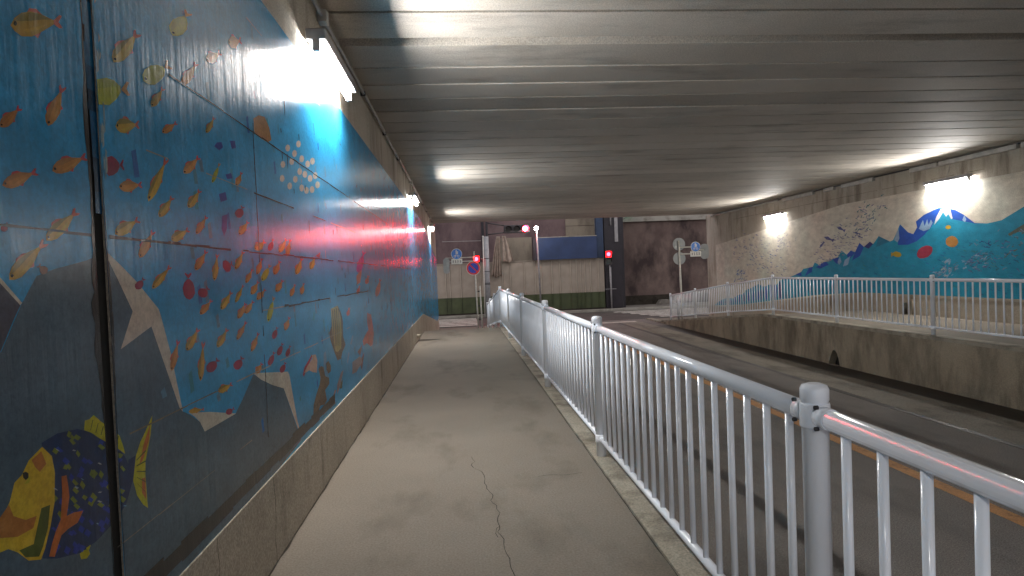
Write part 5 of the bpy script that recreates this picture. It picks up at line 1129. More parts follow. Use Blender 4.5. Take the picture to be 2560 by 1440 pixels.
('dkl',2,[(16.831,2.355),(16.780,2.346),(16.747,2.313),(16.711,2.309),(16.741,2.286),(16.756,2.306),(16.807,2.325)]),
('grey',2,[(16.605,2.260),(16.562,2.259),(16.527,2.236),(16.498,2.237),(16.515,2.214),(16.532,2.229),(16.578,2.238)]),
('lil',2,[(16.648,2.120),(16.606,2.139),(16.550,2.129),(16.524,2.144),(16.517,2.112),(16.547,2.120),(16.600,2.110)]),
('lil',2,[(17.882,1.716),(17.832,1.712),(17.797,1.685),(17.763,1.684),(17.789,1.661),(17.805,1.678),(17.856,1.691)]),
('grey',2,[(18.177,1.727),(18.126,1.740),(18.068,1.725),(18.036,1.736),(18.039,1.704),(18.069,1.716),(18.129,1.711)]),
('dkl',2,[(17.863,1.605),(17.822,1.617),(17.773,1.605),(17.747,1.615),(17.748,1.588),(17.774,1.597),(17.823,1.593)]),
('grey',2,[(18.441,1.451),(18.392,1.450),(18.355,1.425),(18.321,1.426),(18.345,1.402),(18.362,1.418),(18.413,1.428)]),
('lil',2,[(18.628,1.975),(18.575,1.978),(18.527,1.955),(18.492,1.959),(18.509,1.932),(18.532,1.947),(18.590,1.953)]),
('dkl',2,[(18.563,2.206),(18.346,2.212),(18.160,2.112),(18.020,2.125),(18.093,2.016),(18.182,2.080),(18.414,2.113)]),
('dkl',2,[(17.900,2.480),(17.711,2.471),(17.565,2.371),(17.442,2.373),(17.520,2.282),(17.588,2.344),(17.785,2.388)]),
('dkl',2,[(18.796,1.879),(18.772,1.969),(18.628,2.022),(18.622,2.083),(18.507,2.028),(18.594,2.006),(18.666,1.918)]),
('dkl',2,[(17.065,2.255),(16.951,2.262),(16.848,2.207),(16.774,2.217),(16.808,2.153),(16.858,2.189),(16.982,2.204)]),
('dkl',2,[(16.920,2.146),(16.821,2.146),(16.740,2.094),(16.674,2.098),(16.712,2.045),(16.751,2.078),(16.856,2.098)]),
('tealf',2,[(16.901,2.331),(16.848,2.337),(16.796,2.314),(16.761,2.320),(16.773,2.289),(16.799,2.304),(16.858,2.308)]),
('lil',2,[(16.007,2.625),(15.999,2.649),(15.962,2.662),(15.959,2.679),(15.932,2.661),(15.954,2.656),(15.974,2.633)]),
('tealf',2,[(16.746,2.633),(16.750,2.668),(16.709,2.693),(16.715,2.717),(16.669,2.700),(16.695,2.688),(16.708,2.652)]),
('tealf',2,[(16.198,2.784),(16.163,2.788),(16.128,2.771),(16.105,2.775),(16.112,2.753),(16.130,2.764),(16.169,2.768)]),
('tealf',2,[(16.941,2.260),(16.925,2.287),(16.877,2.298),(16.869,2.317),(16.840,2.295),(16.869,2.291),(16.899,2.267)]),
('lil',2,[(17.296,2.444),(17.270,2.459),(17.228,2.457),(17.213,2.469),(17.201,2.447),(17.225,2.451),(17.260,2.440)]),
('tealf',2,[(16.163,2.796),(16.165,2.821),(16.138,2.839),(16.142,2.856),(16.110,2.843),(16.128,2.835),(16.137,2.810)]),
('tealf',2,[(15.894,3.152),(15.870,3.183),(15.811,3.189),(15.798,3.212),(15.768,3.180),(15.802,3.180),(15.843,3.154)]),
('tealf',2,[(16.204,2.484),(16.195,2.521),(16.141,2.542),(16.138,2.568),(16.095,2.542),(16.128,2.534),(16.156,2.499)]),
('lil',2,[(16.668,2.824),(16.611,2.823),(16.562,2.790),(16.524,2.792),(16.545,2.761),(16.568,2.781),(16.630,2.795)]),
('tealf',2,[(16.999,2.292),(16.994,2.332),(16.939,2.357),(16.940,2.384),(16.891,2.361),(16.925,2.350),(16.949,2.311)]),
('dkl',2,[(15.963,2.812),(15.961,2.845),(15.920,2.866),(15.922,2.889),(15.882,2.870),(15.908,2.861),(15.925,2.828)]),
('lil',2,[(16.505,2.596),(16.470,2.615),(16.416,2.608),(16.394,2.623),(16.383,2.593),(16.413,2.600),(16.460,2.588)]),
('tealf',2,[(16.510,2.889),(16.513,2.929),(16.466,2.956),(16.472,2.983),(16.421,2.962),(16.451,2.950),(16.467,2.910)]),
('tealf',2,[(15.769,2.849),(15.713,2.844),(15.671,2.809),(15.634,2.808),(15.658,2.778),(15.678,2.800),(15.736,2.817)]),
('lil',2,[(16.394,2.544),(16.377,2.573),(16.326,2.583),(16.318,2.604),(16.288,2.579),(16.317,2.576),(16.349,2.550)]),
('tealf',2,[(16.676,2.639),(16.651,2.657),(16.608,2.655),(16.593,2.668),(16.580,2.645),(16.604,2.649),(16.639,2.636)]),
('tealf',2,[(17.057,2.437),(17.040,2.468),(16.987,2.479),(16.978,2.501),(16.946,2.476),(16.977,2.472),(17.010,2.445)]),
('tealf',2,[(16.264,2.426),(16.270,2.451),(16.244,2.473),(16.251,2.490),(16.216,2.480),(16.234,2.470),(16.239,2.442)]),
('tealf',2,[(17.473,2.178),(17.477,2.213),(17.435,2.240),(17.441,2.264),(17.393,2.249),(17.420,2.236),(17.433,2.199)]),
('dkl',2,[(16.516,2.620),(16.521,2.648),(16.491,2.670),(16.497,2.689),(16.460,2.676),(16.480,2.666),(16.487,2.637)]),
('dkl',2,[(16.281,2.923),(16.267,2.954),(16.216,2.967),(16.210,2.989),(16.176,2.964),(16.206,2.960),(16.236,2.931)]),
('lil',2,[(16.482,2.604),(16.441,2.620),(16.387,2.609),(16.362,2.621),(16.356,2.590),(16.386,2.600),(16.437,2.592)]),
('tealf',2,[(16.992,2.657),(16.947,2.655),(16.910,2.629),(16.880,2.629),(16.899,2.606),(16.916,2.622),(16.964,2.634)]),
('lil',2,[(16.825,2.884),(16.773,2.899),(16.708,2.880),(16.675,2.893),(16.674,2.856),(16.708,2.870),(16.772,2.865)]),
('dkl',2,[(17.732,2.412),(17.726,2.441),(17.682,2.458),(17.681,2.478),(17.645,2.459),(17.671,2.453),(17.692,2.424)]),
('dkl',2,[(16.527,2.440),(16.489,2.437),(16.460,2.414),(16.434,2.414),(16.452,2.394),(16.466,2.409),(16.505,2.420)]),
('tealf',2,[(16.910,2.812),(16.887,2.827),(16.847,2.825),(16.833,2.837),(16.821,2.815),(16.844,2.819),(16.876,2.808)]),
('tealf',2,[(17.489,2.440),(17.462,2.467),(17.404,2.473),(17.389,2.492),(17.363,2.464),(17.396,2.464),(17.438,2.442)]),
('lil',2,[(16.778,2.824),(16.729,2.825),(16.686,2.800),(16.654,2.803),(16.669,2.776),(16.690,2.792),(16.743,2.801)]),
('tealf',2,[(16.241,2.651),(16.246,2.685),(16.208,2.710),(16.214,2.732),(16.171,2.716),(16.196,2.705),(16.207,2.670)]),
('tealf',2,[(16.247,2.744),(16.249,2.774),(16.214,2.795),(16.218,2.816),(16.180,2.800),(16.203,2.791),(16.215,2.760)]),
('tealf',2,[(16.516,2.286),(16.501,2.320),(16.445,2.336),(16.438,2.360),(16.401,2.334),(16.434,2.328),(16.467,2.296)]),
('lil',2,[(17.048,2.443),(17.006,2.471),(16.935,2.468),(16.909,2.488),(16.889,2.451),(16.929,2.457),(16.987,2.437)]),
('tealf',2,[(16.398,2.570),(16.363,2.592),(16.305,2.588),(16.284,2.605),(16.269,2.573),(16.301,2.579),(16.349,2.564)]),
('tealf',2,[(16.919,2.823),(16.902,2.851),(16.852,2.860),(16.843,2.879),(16.814,2.854),(16.843,2.852),(16.875,2.828)]),
('tealf',2,[(16.851,2.967),(16.797,2.971),(16.746,2.944),(16.710,2.948),(16.724,2.917),(16.750,2.935),(16.810,2.942)]),
('tealf',2,[(16.238,2.559),(16.244,2.594),(16.206,2.621),(16.213,2.644),(16.168,2.629),(16.193,2.616),(16.203,2.580)]),
('lil',2,[(16.053,2.878),(16.016,2.891),(15.968,2.877),(15.944,2.887),(15.942,2.859),(15.967,2.869),(16.014,2.865)]),
('tealf',2,[(16.075,2.909),(16.045,2.917),(16.009,2.906),(15.990,2.913),(15.990,2.891),(16.009,2.900),(16.045,2.898)]),
('dkl',2,[(16.588,2.482),(16.575,2.510),(16.530,2.522),(16.525,2.541),(16.495,2.519),(16.521,2.515),(16.548,2.490)]),
('tealf',2,[(16.051,2.828),(16.018,2.835),(15.982,2.820),(15.961,2.826),(15.964,2.804),(15.983,2.814),(16.021,2.815)]),
('tealf',2,[(16.951,2.519),(16.907,2.526),(16.860,2.508),(16.832,2.515),(16.838,2.487),(16.862,2.500),(16.913,2.501)]),
('lil',2,[(17.453,2.680),(17.415,2.703),(17.351,2.699),(17.328,2.717),(17.310,2.684),(17.346,2.690),(17.398,2.673)]),
('tealf',2,[(16.616,2.716),(16.576,2.741),(16.511,2.736),(16.487,2.755),(16.469,2.719),(16.506,2.726),(16.560,2.709)]),
('lil',2,[(16.496,2.390),(16.492,2.414),(16.459,2.429),(16.459,2.446),(16.430,2.431),(16.451,2.425),(16.466,2.401)]),
('tealf',2,[(16.702,2.501),(16.668,2.512),(16.625,2.502),(16.603,2.511),(16.601,2.486),(16.624,2.495),(16.666,2.490)]),
('dkl',2,[(17.032,2.131),(17.011,2.167),(16.946,2.182),(16.936,2.208),(16.897,2.178),(16.935,2.173),(16.975,2.140)]),
('lil',2,[(15.939,2.878),(15.926,2.902),(15.885,2.911),(15.879,2.929),(15.853,2.907),(15.878,2.905),(15.903,2.883)]),
('tealf',2,[(16.393,2.638),(16.398,2.673),(16.360,2.700),(16.367,2.723),(16.321,2.707),(16.347,2.695),(16.357,2.659)]),
('lil',2,[(16.806,2.151),(16.779,2.174),(16.729,2.176),(16.713,2.192),(16.695,2.167),(16.724,2.168),(16.763,2.151)]),
('lil',2,[(16.464,2.669),(16.433,2.687),(16.384,2.681),(16.365,2.695),(16.354,2.668),(16.381,2.674),(16.423,2.662)]),
('tealf',2,[(16.418,2.303),(16.363,2.302),(16.319,2.270),(16.283,2.271),(16.306,2.242),(16.326,2.262),(16.384,2.275)]),
('dkl',2,[(16.303,2.609),(16.255,2.616),(16.204,2.594),(16.172,2.601),(16.181,2.570),(16.206,2.585),(16.262,2.588)]),
('tealf',2,[(16.886,2.683),(16.888,2.706),(16.859,2.722),(16.862,2.738),(16.832,2.726),(16.850,2.719),(16.860,2.695)]),
('dkl',2,[(16.554,2.745),(16.525,2.760),(16.482,2.754),(16.465,2.764),(16.456,2.741),(16.480,2.747),(16.518,2.738)]),
('tealf',2,[(16.450,2.933),(16.432,2.969),(16.372,2.982),(16.364,3.007),(16.326,2.977),(16.361,2.973),(16.397,2.941)]),
('lil',2,[(16.658,2.835),(16.658,2.865),(16.620,2.885),(16.623,2.906),(16.584,2.889),(16.609,2.880),(16.623,2.850)]),
('tealf',2,[(16.499,2.550),(16.456,2.573),(16.391,2.564),(16.364,2.581),(16.351,2.545),(16.387,2.553),(16.444,2.540)]),
('lil',2,[(16.636,2.319),(16.634,2.349),(16.595,2.369),(16.596,2.390),(16.559,2.373),(16.584,2.364),(16.600,2.334)]),
('tealf',2,[(17.272,2.525),(17.229,2.528),(17.188,2.508),(17.159,2.512),(17.171,2.488),(17.191,2.501),(17.239,2.506)]),
('tealf',2,[(16.782,2.888),(16.749,2.895),(16.711,2.881),(16.690,2.887),(16.692,2.866),(16.712,2.875),(16.751,2.875)]),
('lil',2,[(16.566,2.401),(16.543,2.426),(16.494,2.430),(16.481,2.447),(16.459,2.422),(16.488,2.423),(16.523,2.403)]),
('lil',2,[(16.612,2.920),(16.601,2.945),(16.562,2.955),(16.557,2.972),(16.530,2.952),(16.554,2.949),(16.577,2.927)]),
('dkl',2,[(15.849,2.884),(15.803,2.900),(15.744,2.883),(15.714,2.896),(15.711,2.861),(15.743,2.873),(15.800,2.867)]),
('lil',2,[(16.688,2.511),(16.648,2.536),(16.582,2.531),(16.558,2.549),(16.541,2.514),(16.577,2.520),(16.633,2.503)]),
('tealf',2,[(16.577,3.043),(16.583,3.070),(16.555,3.089),(16.561,3.107),(16.526,3.095),(16.544,3.086),(16.551,3.059)]),
('lil',2,[(16.674,2.854),(16.648,2.875),(16.598,2.875),(16.583,2.891),(16.565,2.864),(16.593,2.867),(16.631,2.852)]),
('tealf',2,[(16.811,2.578),(16.776,2.578),(16.745,2.559),(16.721,2.561),(16.734,2.542),(16.749,2.554),(16.787,2.561)]),
('lil',2,[(17.021,2.498),(16.983,2.527),(16.915,2.526),(16.893,2.547),(16.870,2.512),(16.908,2.516),(16.963,2.495)]),
('tealf',2,[(16.778,2.876),(16.721,2.871),(16.676,2.837),(16.638,2.836),(16.663,2.807),(16.684,2.828),(16.744,2.845)]),
('lil',2,[(16.593,2.869),(16.539,2.863),(16.499,2.830),(16.462,2.828),(16.488,2.802),(16.506,2.822),(16.562,2.839)]),
('dkl',2,[(17.106,2.445),(17.065,2.451),(17.023,2.433),(16.996,2.439),(17.004,2.414),(17.025,2.426),(17.072,2.428)]),
('lil',2,[(16.938,2.650),(16.912,2.683),(16.848,2.691),(16.834,2.714),(16.802,2.682),(16.839,2.681),(16.883,2.654)]),
('coral',2,[(12.990,1.369),(12.957,1.377),(12.925,1.361),(12.903,1.367),(12.910,1.342),(12.927,1.353),(12.963,1.353)]),
('mauve',2,[(13.820,1.061),(13.809,1.079),(13.781,1.087),(13.775,1.100),(13.760,1.085),(13.777,1.083),(13.795,1.066)]),
('mauve',2,[(12.520,1.403),(12.503,1.424),(12.470,1.428),(12.460,1.443),(12.447,1.422),(12.466,1.422),(12.491,1.405)]),
('coral',2,[(12.966,1.428),(12.930,1.437),(12.893,1.419),(12.869,1.426),(12.876,1.398),(12.895,1.410),(12.936,1.411)]),
('tealf',2,[(13.883,1.150),(13.874,1.182),(13.833,1.201),(13.830,1.223),(13.800,1.203),(13.825,1.195),(13.847,1.164)]),
('mauve',2,[(13.019,1.309),(12.975,1.329),(12.922,1.314),(12.895,1.330),(12.894,1.291),(12.922,1.303),(12.975,1.294)]),
('tealf',2,[(13.627,0.994),(13.614,1.022),(13.575,1.036),(13.569,1.055),(13.545,1.035),(13.568,1.030),(13.593,1.003)]),
('foam',2,[(12.720,1.368),(12.713,1.396),(12.680,1.412),(12.677,1.431),(12.653,1.413),(12.673,1.407),(12.691,1.380)]),
('foam',2,[(13.082,1.313),(13.057,1.328),(13.023,1.322),(13.006,1.333),(13.003,1.309),(13.021,1.315),(13.054,1.306)]),
('coral',2,[(13.931,1.021),(13.904,1.042),(13.863,1.042),(13.847,1.057),(13.837,1.031),(13.860,1.034),(13.895,1.019)]),
('tealf',2,[(13.480,1.152),(13.442,1.178),(13.388,1.172),(13.364,1.191),(13.356,1.155),(13.385,1.162),(13.434,1.145)]),
('coral',2,[(12.900,1.299),(12.879,1.308),(12.853,1.301),(12.840,1.309),(12.840,1.290),(12.853,1.296),(12.879,1.291)]),
('foam',2,[(13.073,1.321),(13.053,1.329),(13.029,1.322),(13.016,1.329),(13.016,1.311),(13.029,1.317),(13.054,1.313)]),
('coral',2,[(12.905,1.457),(12.876,1.467),(12.844,1.455),(12.825,1.464),(12.827,1.439),(12.844,1.448),(12.878,1.445)]),
('foam',2,[(13.935,1.082),(13.885,1.104),(13.825,1.090),(13.794,1.107),(13.793,1.066),(13.825,1.078),(13.885,1.066)]),
('coral',2,[(13.428,1.173),(13.405,1.189),(13.371,1.186),(13.357,1.197),(13.351,1.175),(13.369,1.179),(13.400,1.168)]),
('coral',2,[(13.424,1.186),(13.404,1.224),(13.350,1.241),(13.340,1.268),(13.309,1.238),(13.341,1.232),(13.376,1.197)]),
('coral',2,[(14.053,1.071),(14.021,1.087),(13.980,1.081),(13.961,1.094),(13.957,1.067),(13.979,1.073),(14.018,1.063)]),
('mauve',2,[(13.845,0.936),(13.835,0.967),(13.794,0.985),(13.790,1.006),(13.762,0.986),(13.786,0.979),(13.809,0.949)]),
('tealf',2,[(13.532,1.092),(13.509,1.101),(13.482,1.093),(13.468,1.101),(13.469,1.081),(13.483,1.088),(13.510,1.084)]),
('mauve',2,[(13.995,1.007),(13.956,1.026),(13.907,1.016),(13.882,1.030),(13.880,0.997),(13.906,1.006),(13.954,0.996)]),
('tealf',2,[(13.441,1.180),(13.436,1.200),(13.410,1.213),(13.408,1.227),(13.389,1.214),(13.404,1.209),(13.418,1.189)]),
('mauve',2,[(12.843,1.235),(12.821,1.265),(12.775,1.273),(12.763,1.295),(12.743,1.266),(12.770,1.265),(12.804,1.239)]),
('foam',2,[(13.766,1.057),(13.760,1.082),(13.728,1.098),(13.726,1.115),(13.703,1.100),(13.722,1.093),(13.738,1.068)]),
('coral',2,[(12.915,1.280),(12.903,1.306),(12.867,1.317),(12.860,1.336),(12.840,1.315),(12.861,1.311),(12.884,1.287)]),
('tealf',2,[(12.667,1.432),(12.649,1.458),(12.610,1.464),(12.599,1.483),(12.582,1.458),(12.605,1.457),(12.633,1.435)]),
('foam',2,[(13.968,1.046),(13.938,1.058),(13.903,1.049),(13.884,1.059),(13.885,1.035),(13.903,1.042),(13.939,1.036)]),
('coral',2,[(13.447,1.205),(13.412,1.221),(13.369,1.210),(13.347,1.223),(13.346,1.193),(13.369,1.201),(13.412,1.194)]),
('mauve',2,[(13.003,1.216),(12.993,1.249),(12.953,1.269),(12.949,1.292),(12.920,1.270),(12.945,1.262),(12.967,1.230)]),
('foam',2,[(12.941,1.174),(12.903,1.197),(12.852,1.189),(12.828,1.206),(12.823,1.170),(12.850,1.178),(12.898,1.164)]),
('coral',2,[(13.832,1.096),(13.792,1.109),(13.747,1.095),(13.722,1.106),(13.725,1.075),(13.748,1.086),(13.795,1.081)]),
('foam',2,[(12.670,1.204),(12.645,1.226),(12.604,1.226),(12.589,1.242),(12.579,1.215),(12.601,1.218),(12.636,1.201)]),
('coral',2,[(12.653,1.339),(12.619,1.368),(12.565,1.366),(12.545,1.388),(12.532,1.351),(12.562,1.356),(12.607,1.334)]),
('tealf',2,[(12.526,1.342),(12.514,1.373),(12.475,1.389),(12.469,1.410),(12.445,1.388),(12.468,1.382),(12.491,1.353)]),
('coral',2,[(14.041,1.028),(14.029,1.061),(13.986,1.080),(13.981,1.103),(13.951,1.081),(13.977,1.074),(14.002,1.041)]),
('tealf',2,[(12.663,1.463),(12.630,1.473),(12.594,1.458),(12.573,1.466),(12.578,1.438),(12.596,1.450),(12.634,1.448)]),
('coral',2,[(13.618,1.058),(13.609,1.093),(13.566,1.113),(13.563,1.137),(13.531,1.116),(13.557,1.107),(13.580,1.074)]),
('tealf',2,[(13.482,1.116),(13.456,1.125),(13.426,1.115),(13.409,1.123),(13.411,1.101),(13.427,1.109),(13.458,1.106)]),
('coral',2,[(12.764,1.431),(12.726,1.452),(12.677,1.441),(12.654,1.457),(12.650,1.422),(12.676,1.431),(12.723,1.420)]),
('coral',2,[(12.483,1.363),(12.474,1.382),(12.448,1.390),(12.443,1.403),(12.429,1.388),(12.444,1.385),(12.461,1.368)]),
('coral',2,[(13.641,1.186),(13.591,1.207),(13.531,1.191),(13.499,1.208),(13.500,1.166),(13.531,1.179),(13.591,1.169)]),
('foam',2,[(13.041,1.300),(13.002,1.314),(12.958,1.299),(12.933,1.310),(12.936,1.278),(12.959,1.289),(13.005,1.284)]),
('mauve',2,[(13.105,1.296),(13.088,1.329),(13.042,1.343),(13.033,1.366),(13.007,1.340),(13.034,1.335),(13.064,1.305)]),
('coral',2,[(13.443,1.112),(13.430,1.136),(13.396,1.146),(13.389,1.162),(13.371,1.143),(13.391,1.140),(13.413,1.119)]),
('coral',2,[(12.628,1.360),(12.602,1.370),(12.572,1.360),(12.555,1.368),(12.556,1.345),(12.572,1.353),(12.603,1.349)]),
('mauve',2,[(14.211,1.093),(14.178,1.110),(14.135,1.103),(14.114,1.116),(14.111,1.088),(14.134,1.095),(14.175,1.085)]),
('coral',2,[(12.648,1.368),(12.637,1.386),(12.611,1.392),(12.605,1.405),(12.592,1.389),(12.607,1.388),(12.625,1.371)]),
('tealf',2,[(12.509,1.406),(12.498,1.429),(12.468,1.440),(12.462,1.456),(12.444,1.438),(12.462,1.435),(12.482,1.413)]),
('tealf',2,[(13.592,1.188),(13.573,1.200),(13.546,1.197),(13.534,1.206),(13.531,1.188),(13.545,1.192),(13.570,1.184)]),
('coral',2,[(13.620,1.134),(13.602,1.148),(13.574,1.147),(13.563,1.158),(13.556,1.140),(13.572,1.142),(13.596,1.132)]),
('coral',2,[(12.792,1.332),(12.773,1.355),(12.735,1.359),(12.724,1.376),(12.709,1.352),(12.731,1.352),(12.760,1.333)]),
('coral',2,[(13.765,1.096),(13.747,1.135),(13.693,1.153),(13.684,1.180),(13.652,1.151),(13.684,1.144),(13.718,1.109)]),
('coral',2,[(13.452,1.176),(13.437,1.210),(13.391,1.225),(13.384,1.248),(13.356,1.224),(13.383,1.218),(13.412,1.187)]),
('coral',2,[(12.921,1.190),(12.886,1.216),(12.836,1.212),(12.815,1.231),(12.805,1.196),(12.833,1.202),(12.878,1.184)]),
('coral',2,[(12.964,1.278),(12.942,1.292),(12.912,1.288),(12.898,1.299),(12.894,1.278),(12.910,1.282),(12.938,1.273)]),
('tealf',2,[(12.587,1.497),(12.569,1.519),(12.533,1.523),(12.522,1.539),(12.509,1.516),(12.529,1.516),(12.556,1.498)]),
('foam',2,[(12.629,1.351),(12.618,1.392),(12.570,1.415),(12.566,1.443),(12.531,1.416),(12.560,1.407),(12.586,1.368)]),
('foam',2,[(14.236,0.928),(14.208,0.966),(14.147,0.979),(14.131,1.006),(14.103,0.972),(14.139,0.969),(14.183,0.936)]),
('coral',2,[(14.014,0.942),(13.985,0.974),(13.930,0.981),(13.914,1.004),(13.893,0.973),(13.924,0.972),(13.966,0.945)]),
('coral',2,[(13.932,1.017),(13.902,1.032),(13.865,1.025),(13.846,1.036),(13.844,1.011),(13.864,1.017),(13.901,1.009)]),
('foam',2,[(13.598,1.158),(13.565,1.170),(13.527,1.159),(13.505,1.169),(13.507,1.142),(13.527,1.151),(13.567,1.146)]),
('tealf',2,[(12.598,1.376),(12.573,1.408),(12.523,1.415),(12.508,1.437),(12.488,1.405),(12.517,1.405),(12.555,1.379)]),
('coral',2,[(13.800,1.190),(13.773,1.227),(13.714,1.240),(13.700,1.266),(13.672,1.233),(13.706,1.230),(13.748,1.197)]),
('tealf',2,[(14.017,1.220),(13.999,1.239),(13.965,1.242),(13.955,1.255),(13.943,1.236),(13.962,1.236),(13.988,1.221)]),
('coral',2,[(12.667,1.489),(12.642,1.508),(12.605,1.505),(12.590,1.518),(12.583,1.493),(12.603,1.497),(12.635,1.484)]),
('coral',2,[(13.089,1.333),(13.056,1.345),(13.019,1.333),(12.998,1.343),(13.000,1.315),(13.020,1.325),(13.058,1.320)]),
('coral',2,[(13.033,1.246),(13.008,1.256),(12.979,1.247),(12.963,1.255),(12.965,1.233),(12.980,1.240),(13.009,1.237)]),
('foam',2,[(13.233,1.350),(13.212,1.362),(13.183,1.357),(13.170,1.366),(13.167,1.346),(13.182,1.351),(13.209,1.344)]),
('coral',2,[(13.650,1.135),(13.634,1.150),(13.607,1.152),(13.597,1.163),(13.588,1.147),(13.604,1.147),(13.626,1.135)]),
('foam',2,[(13.785,1.004),(13.753,1.023),(13.708,1.018),(13.688,1.033),(13.683,1.003),(13.707,1.009),(13.748,0.997)]),
('tealf',2,[(13.106,1.249),(13.077,1.278),(13.027,1.280),(13.010,1.300),(12.995,1.268),(13.023,1.270),(13.063,1.248)]),
('coral',2,[(12.725,1.545),(12.704,1.560),(12.674,1.556),(12.662,1.567),(12.657,1.546),(12.673,1.550),(12.700,1.541)]),
('foam',2,[(13.791,1.046),(13.774,1.077),(13.729,1.091),(13.720,1.112),(13.695,1.088),(13.722,1.083),(13.752,1.055)]),
('foam',2,[(14.062,0.984),(14.044,1.000),(14.015,1.002),(14.005,1.014),(13.996,0.996),(14.012,0.997),(14.036,0.984)]),
('coral',2,[(13.794,1.162),(13.783,1.190),(13.745,1.204),(13.739,1.223),(13.716,1.203),(13.738,1.198),(13.761,1.172)]),
('foam',2,[(13.193,1.143),(13.175,1.181),(13.124,1.198),(13.115,1.224),(13.085,1.195),(13.115,1.189),(13.148,1.155)]),
('foam',2,[(12.858,1.443),(12.848,1.467),(12.816,1.479),(12.811,1.496),(12.791,1.478),(12.810,1.474),(12.830,1.451)]),
('foam',2,[(14.118,1.074),(14.073,1.100),(14.011,1.092),(13.983,1.111),(13.976,1.071),(14.009,1.080),(14.066,1.064)]),
('mauve',2,[(12.953,1.388),(12.945,1.417),(12.911,1.434),(12.908,1.453),(12.883,1.435),(12.904,1.428),(12.922,1.400)]),
('tealf',2,[(14.120,1.027),(14.106,1.048),(14.072,1.056),(14.064,1.071),(14.048,1.052),(14.067,1.050),(14.091,1.032)]),
('foam',2,[(12.873,1.450),(12.829,1.470),(12.774,1.454),(12.746,1.470),(12.746,1.430),(12.774,1.443),(12.828,1.433)]),
('mauve',2,[(12.728,1.457),(12.701,1.464),(12.672,1.451),(12.654,1.457),(12.659,1.435),(12.673,1.444),(12.705,1.444)]),
('mauve',2,[(14.109,1.146),(14.100,1.167),(14.071,1.177),(14.066,1.191),(14.048,1.177),(14.066,1.173),(14.083,1.153)]),
('coral',2,[(13.158,1.240),(13.132,1.260),(13.092,1.258),(13.075,1.273),(13.067,1.246),(13.089,1.250),(13.124,1.236)]),
('coral',2,[(13.471,1.244),(13.452,1.266),(13.416,1.270),(13.405,1.286),(13.391,1.264),(13.412,1.264),(13.440,1.246)]),
('coral',2,[(13.625,1.101),(13.615,1.122),(13.585,1.132),(13.580,1.147),(13.563,1.131),(13.580,1.127),(13.599,1.108)]),
('mauve',2,[(13.984,1.044),(13.963,1.078),(13.912,1.092),(13.901,1.116),(13.874,1.088),(13.904,1.084),(13.939,1.053)]),
('mauve',2,[(12.747,1.362),(12.729,1.372),(12.704,1.367),(12.692,1.376),(12.690,1.358),(12.703,1.362),(12.727,1.356)]),
('coral',2,[(13.778,1.067),(13.748,1.095),(13.696,1.097),(13.678,1.117),(13.663,1.086),(13.692,1.088),(13.734,1.066)]),
('mauve',2,[(13.819,1.078),(13.798,1.106),(13.753,1.114),(13.741,1.134),(13.721,1.109),(13.747,1.107),(13.780,1.083)]),
('tealf',2,[(12.907,1.379),(12.860,1.392),(12.812,1.371),(12.781,1.382),(12.789,1.344),(12.814,1.360),(12.867,1.358)]),
('tealf',2,[(12.763,1.341),(12.716,1.353),(12.669,1.330),(12.639,1.341),(12.648,1.303),(12.672,1.319),(12.724,1.319)]),
('coral',2,[(12.852,1.385),(12.833,1.412),(12.793,1.420),(12.782,1.440),(12.764,1.415),(12.787,1.413),(12.816,1.389)]),
('foam',2,[(13.446,1.158),(13.406,1.178),(13.355,1.166),(13.329,1.182),(13.327,1.146),(13.354,1.156),(13.404,1.145)]),
('tealf',2,[(13.438,1.251),(13.430,1.275),(13.400,1.288),(13.397,1.304),(13.376,1.288),(13.394,1.283),(13.411,1.260)]),
('foam',2,[(12.629,1.271),(12.601,1.290),(12.562,1.285),(12.545,1.298),(12.540,1.271),(12.561,1.277),(12.596,1.265)]),
('coral',2,[(12.798,1.304),(12.780,1.333),(12.738,1.344),(12.728,1.364),(12.708,1.339),(12.732,1.336),(12.761,1.310)]),
('mauve',2,[(13.781,1.183),(13.742,1.209),(13.686,1.205),(13.663,1.224),(13.653,1.188),(13.684,1.194),(13.734,1.176)]),
('foam',2,[(13.220,1.306),(13.200,1.330),(13.161,1.335),(13.150,1.352),(13.135,1.328),(13.157,1.328),(13.187,1.308)]),
('foam',2,[(13.211,1.169),(13.172,1.193),(13.120,1.185),(13.096,1.202),(13.090,1.167),(13.118,1.175),(13.167,1.160)]),
('coral',2,[(13.168,1.295),(13.159,1.320),(13.126,1.333),(13.122,1.350),(13.101,1.332),(13.120,1.327),(13.140,1.304)]),
('tealf',2,[(14.052,0.939),(14.042,0.960),(14.011,0.971),(14.006,0.986),(13.988,0.970),(14.006,0.966),(14.025,0.946)]),
('coral',2,[(13.925,0.984),(13.903,1.020),(13.849,1.035),(13.837,1.060),(13.809,1.030),(13.841,1.026),(13.878,0.993)]),
('foam',2,[(13.141,1.268),(13.122,1.288),(13.087,1.291),(13.076,1.305),(13.064,1.283),(13.084,1.284),(13.111,1.268)]),
('mauve',2,[(13.083,1.302),(13.048,1.318),(13.006,1.307),(12.984,1.320),(12.983,1.289),(13.006,1.298),(13.047,1.290)]),
('coral',2,[(12.830,1.325),(12.797,1.350),(12.747,1.345),(12.726,1.363),(12.717,1.329),(12.744,1.335),(12.788,1.318)]),
('mauve',2,[(13.013,1.310),(12.991,1.328),(12.956,1.328),(12.942,1.342),(12.933,1.318),(12.953,1.321),(12.983,1.307)]),
('tealf',2,[(13.028,1.302),(12.983,1.319),(12.931,1.301),(12.902,1.314),(12.905,1.276),(12.932,1.290),(12.986,1.284)]),
('tealf',2,[(12.798,1.296),(12.777,1.310),(12.748,1.306),(12.735,1.316),(12.731,1.296),(12.747,1.300),(12.774,1.291)]),
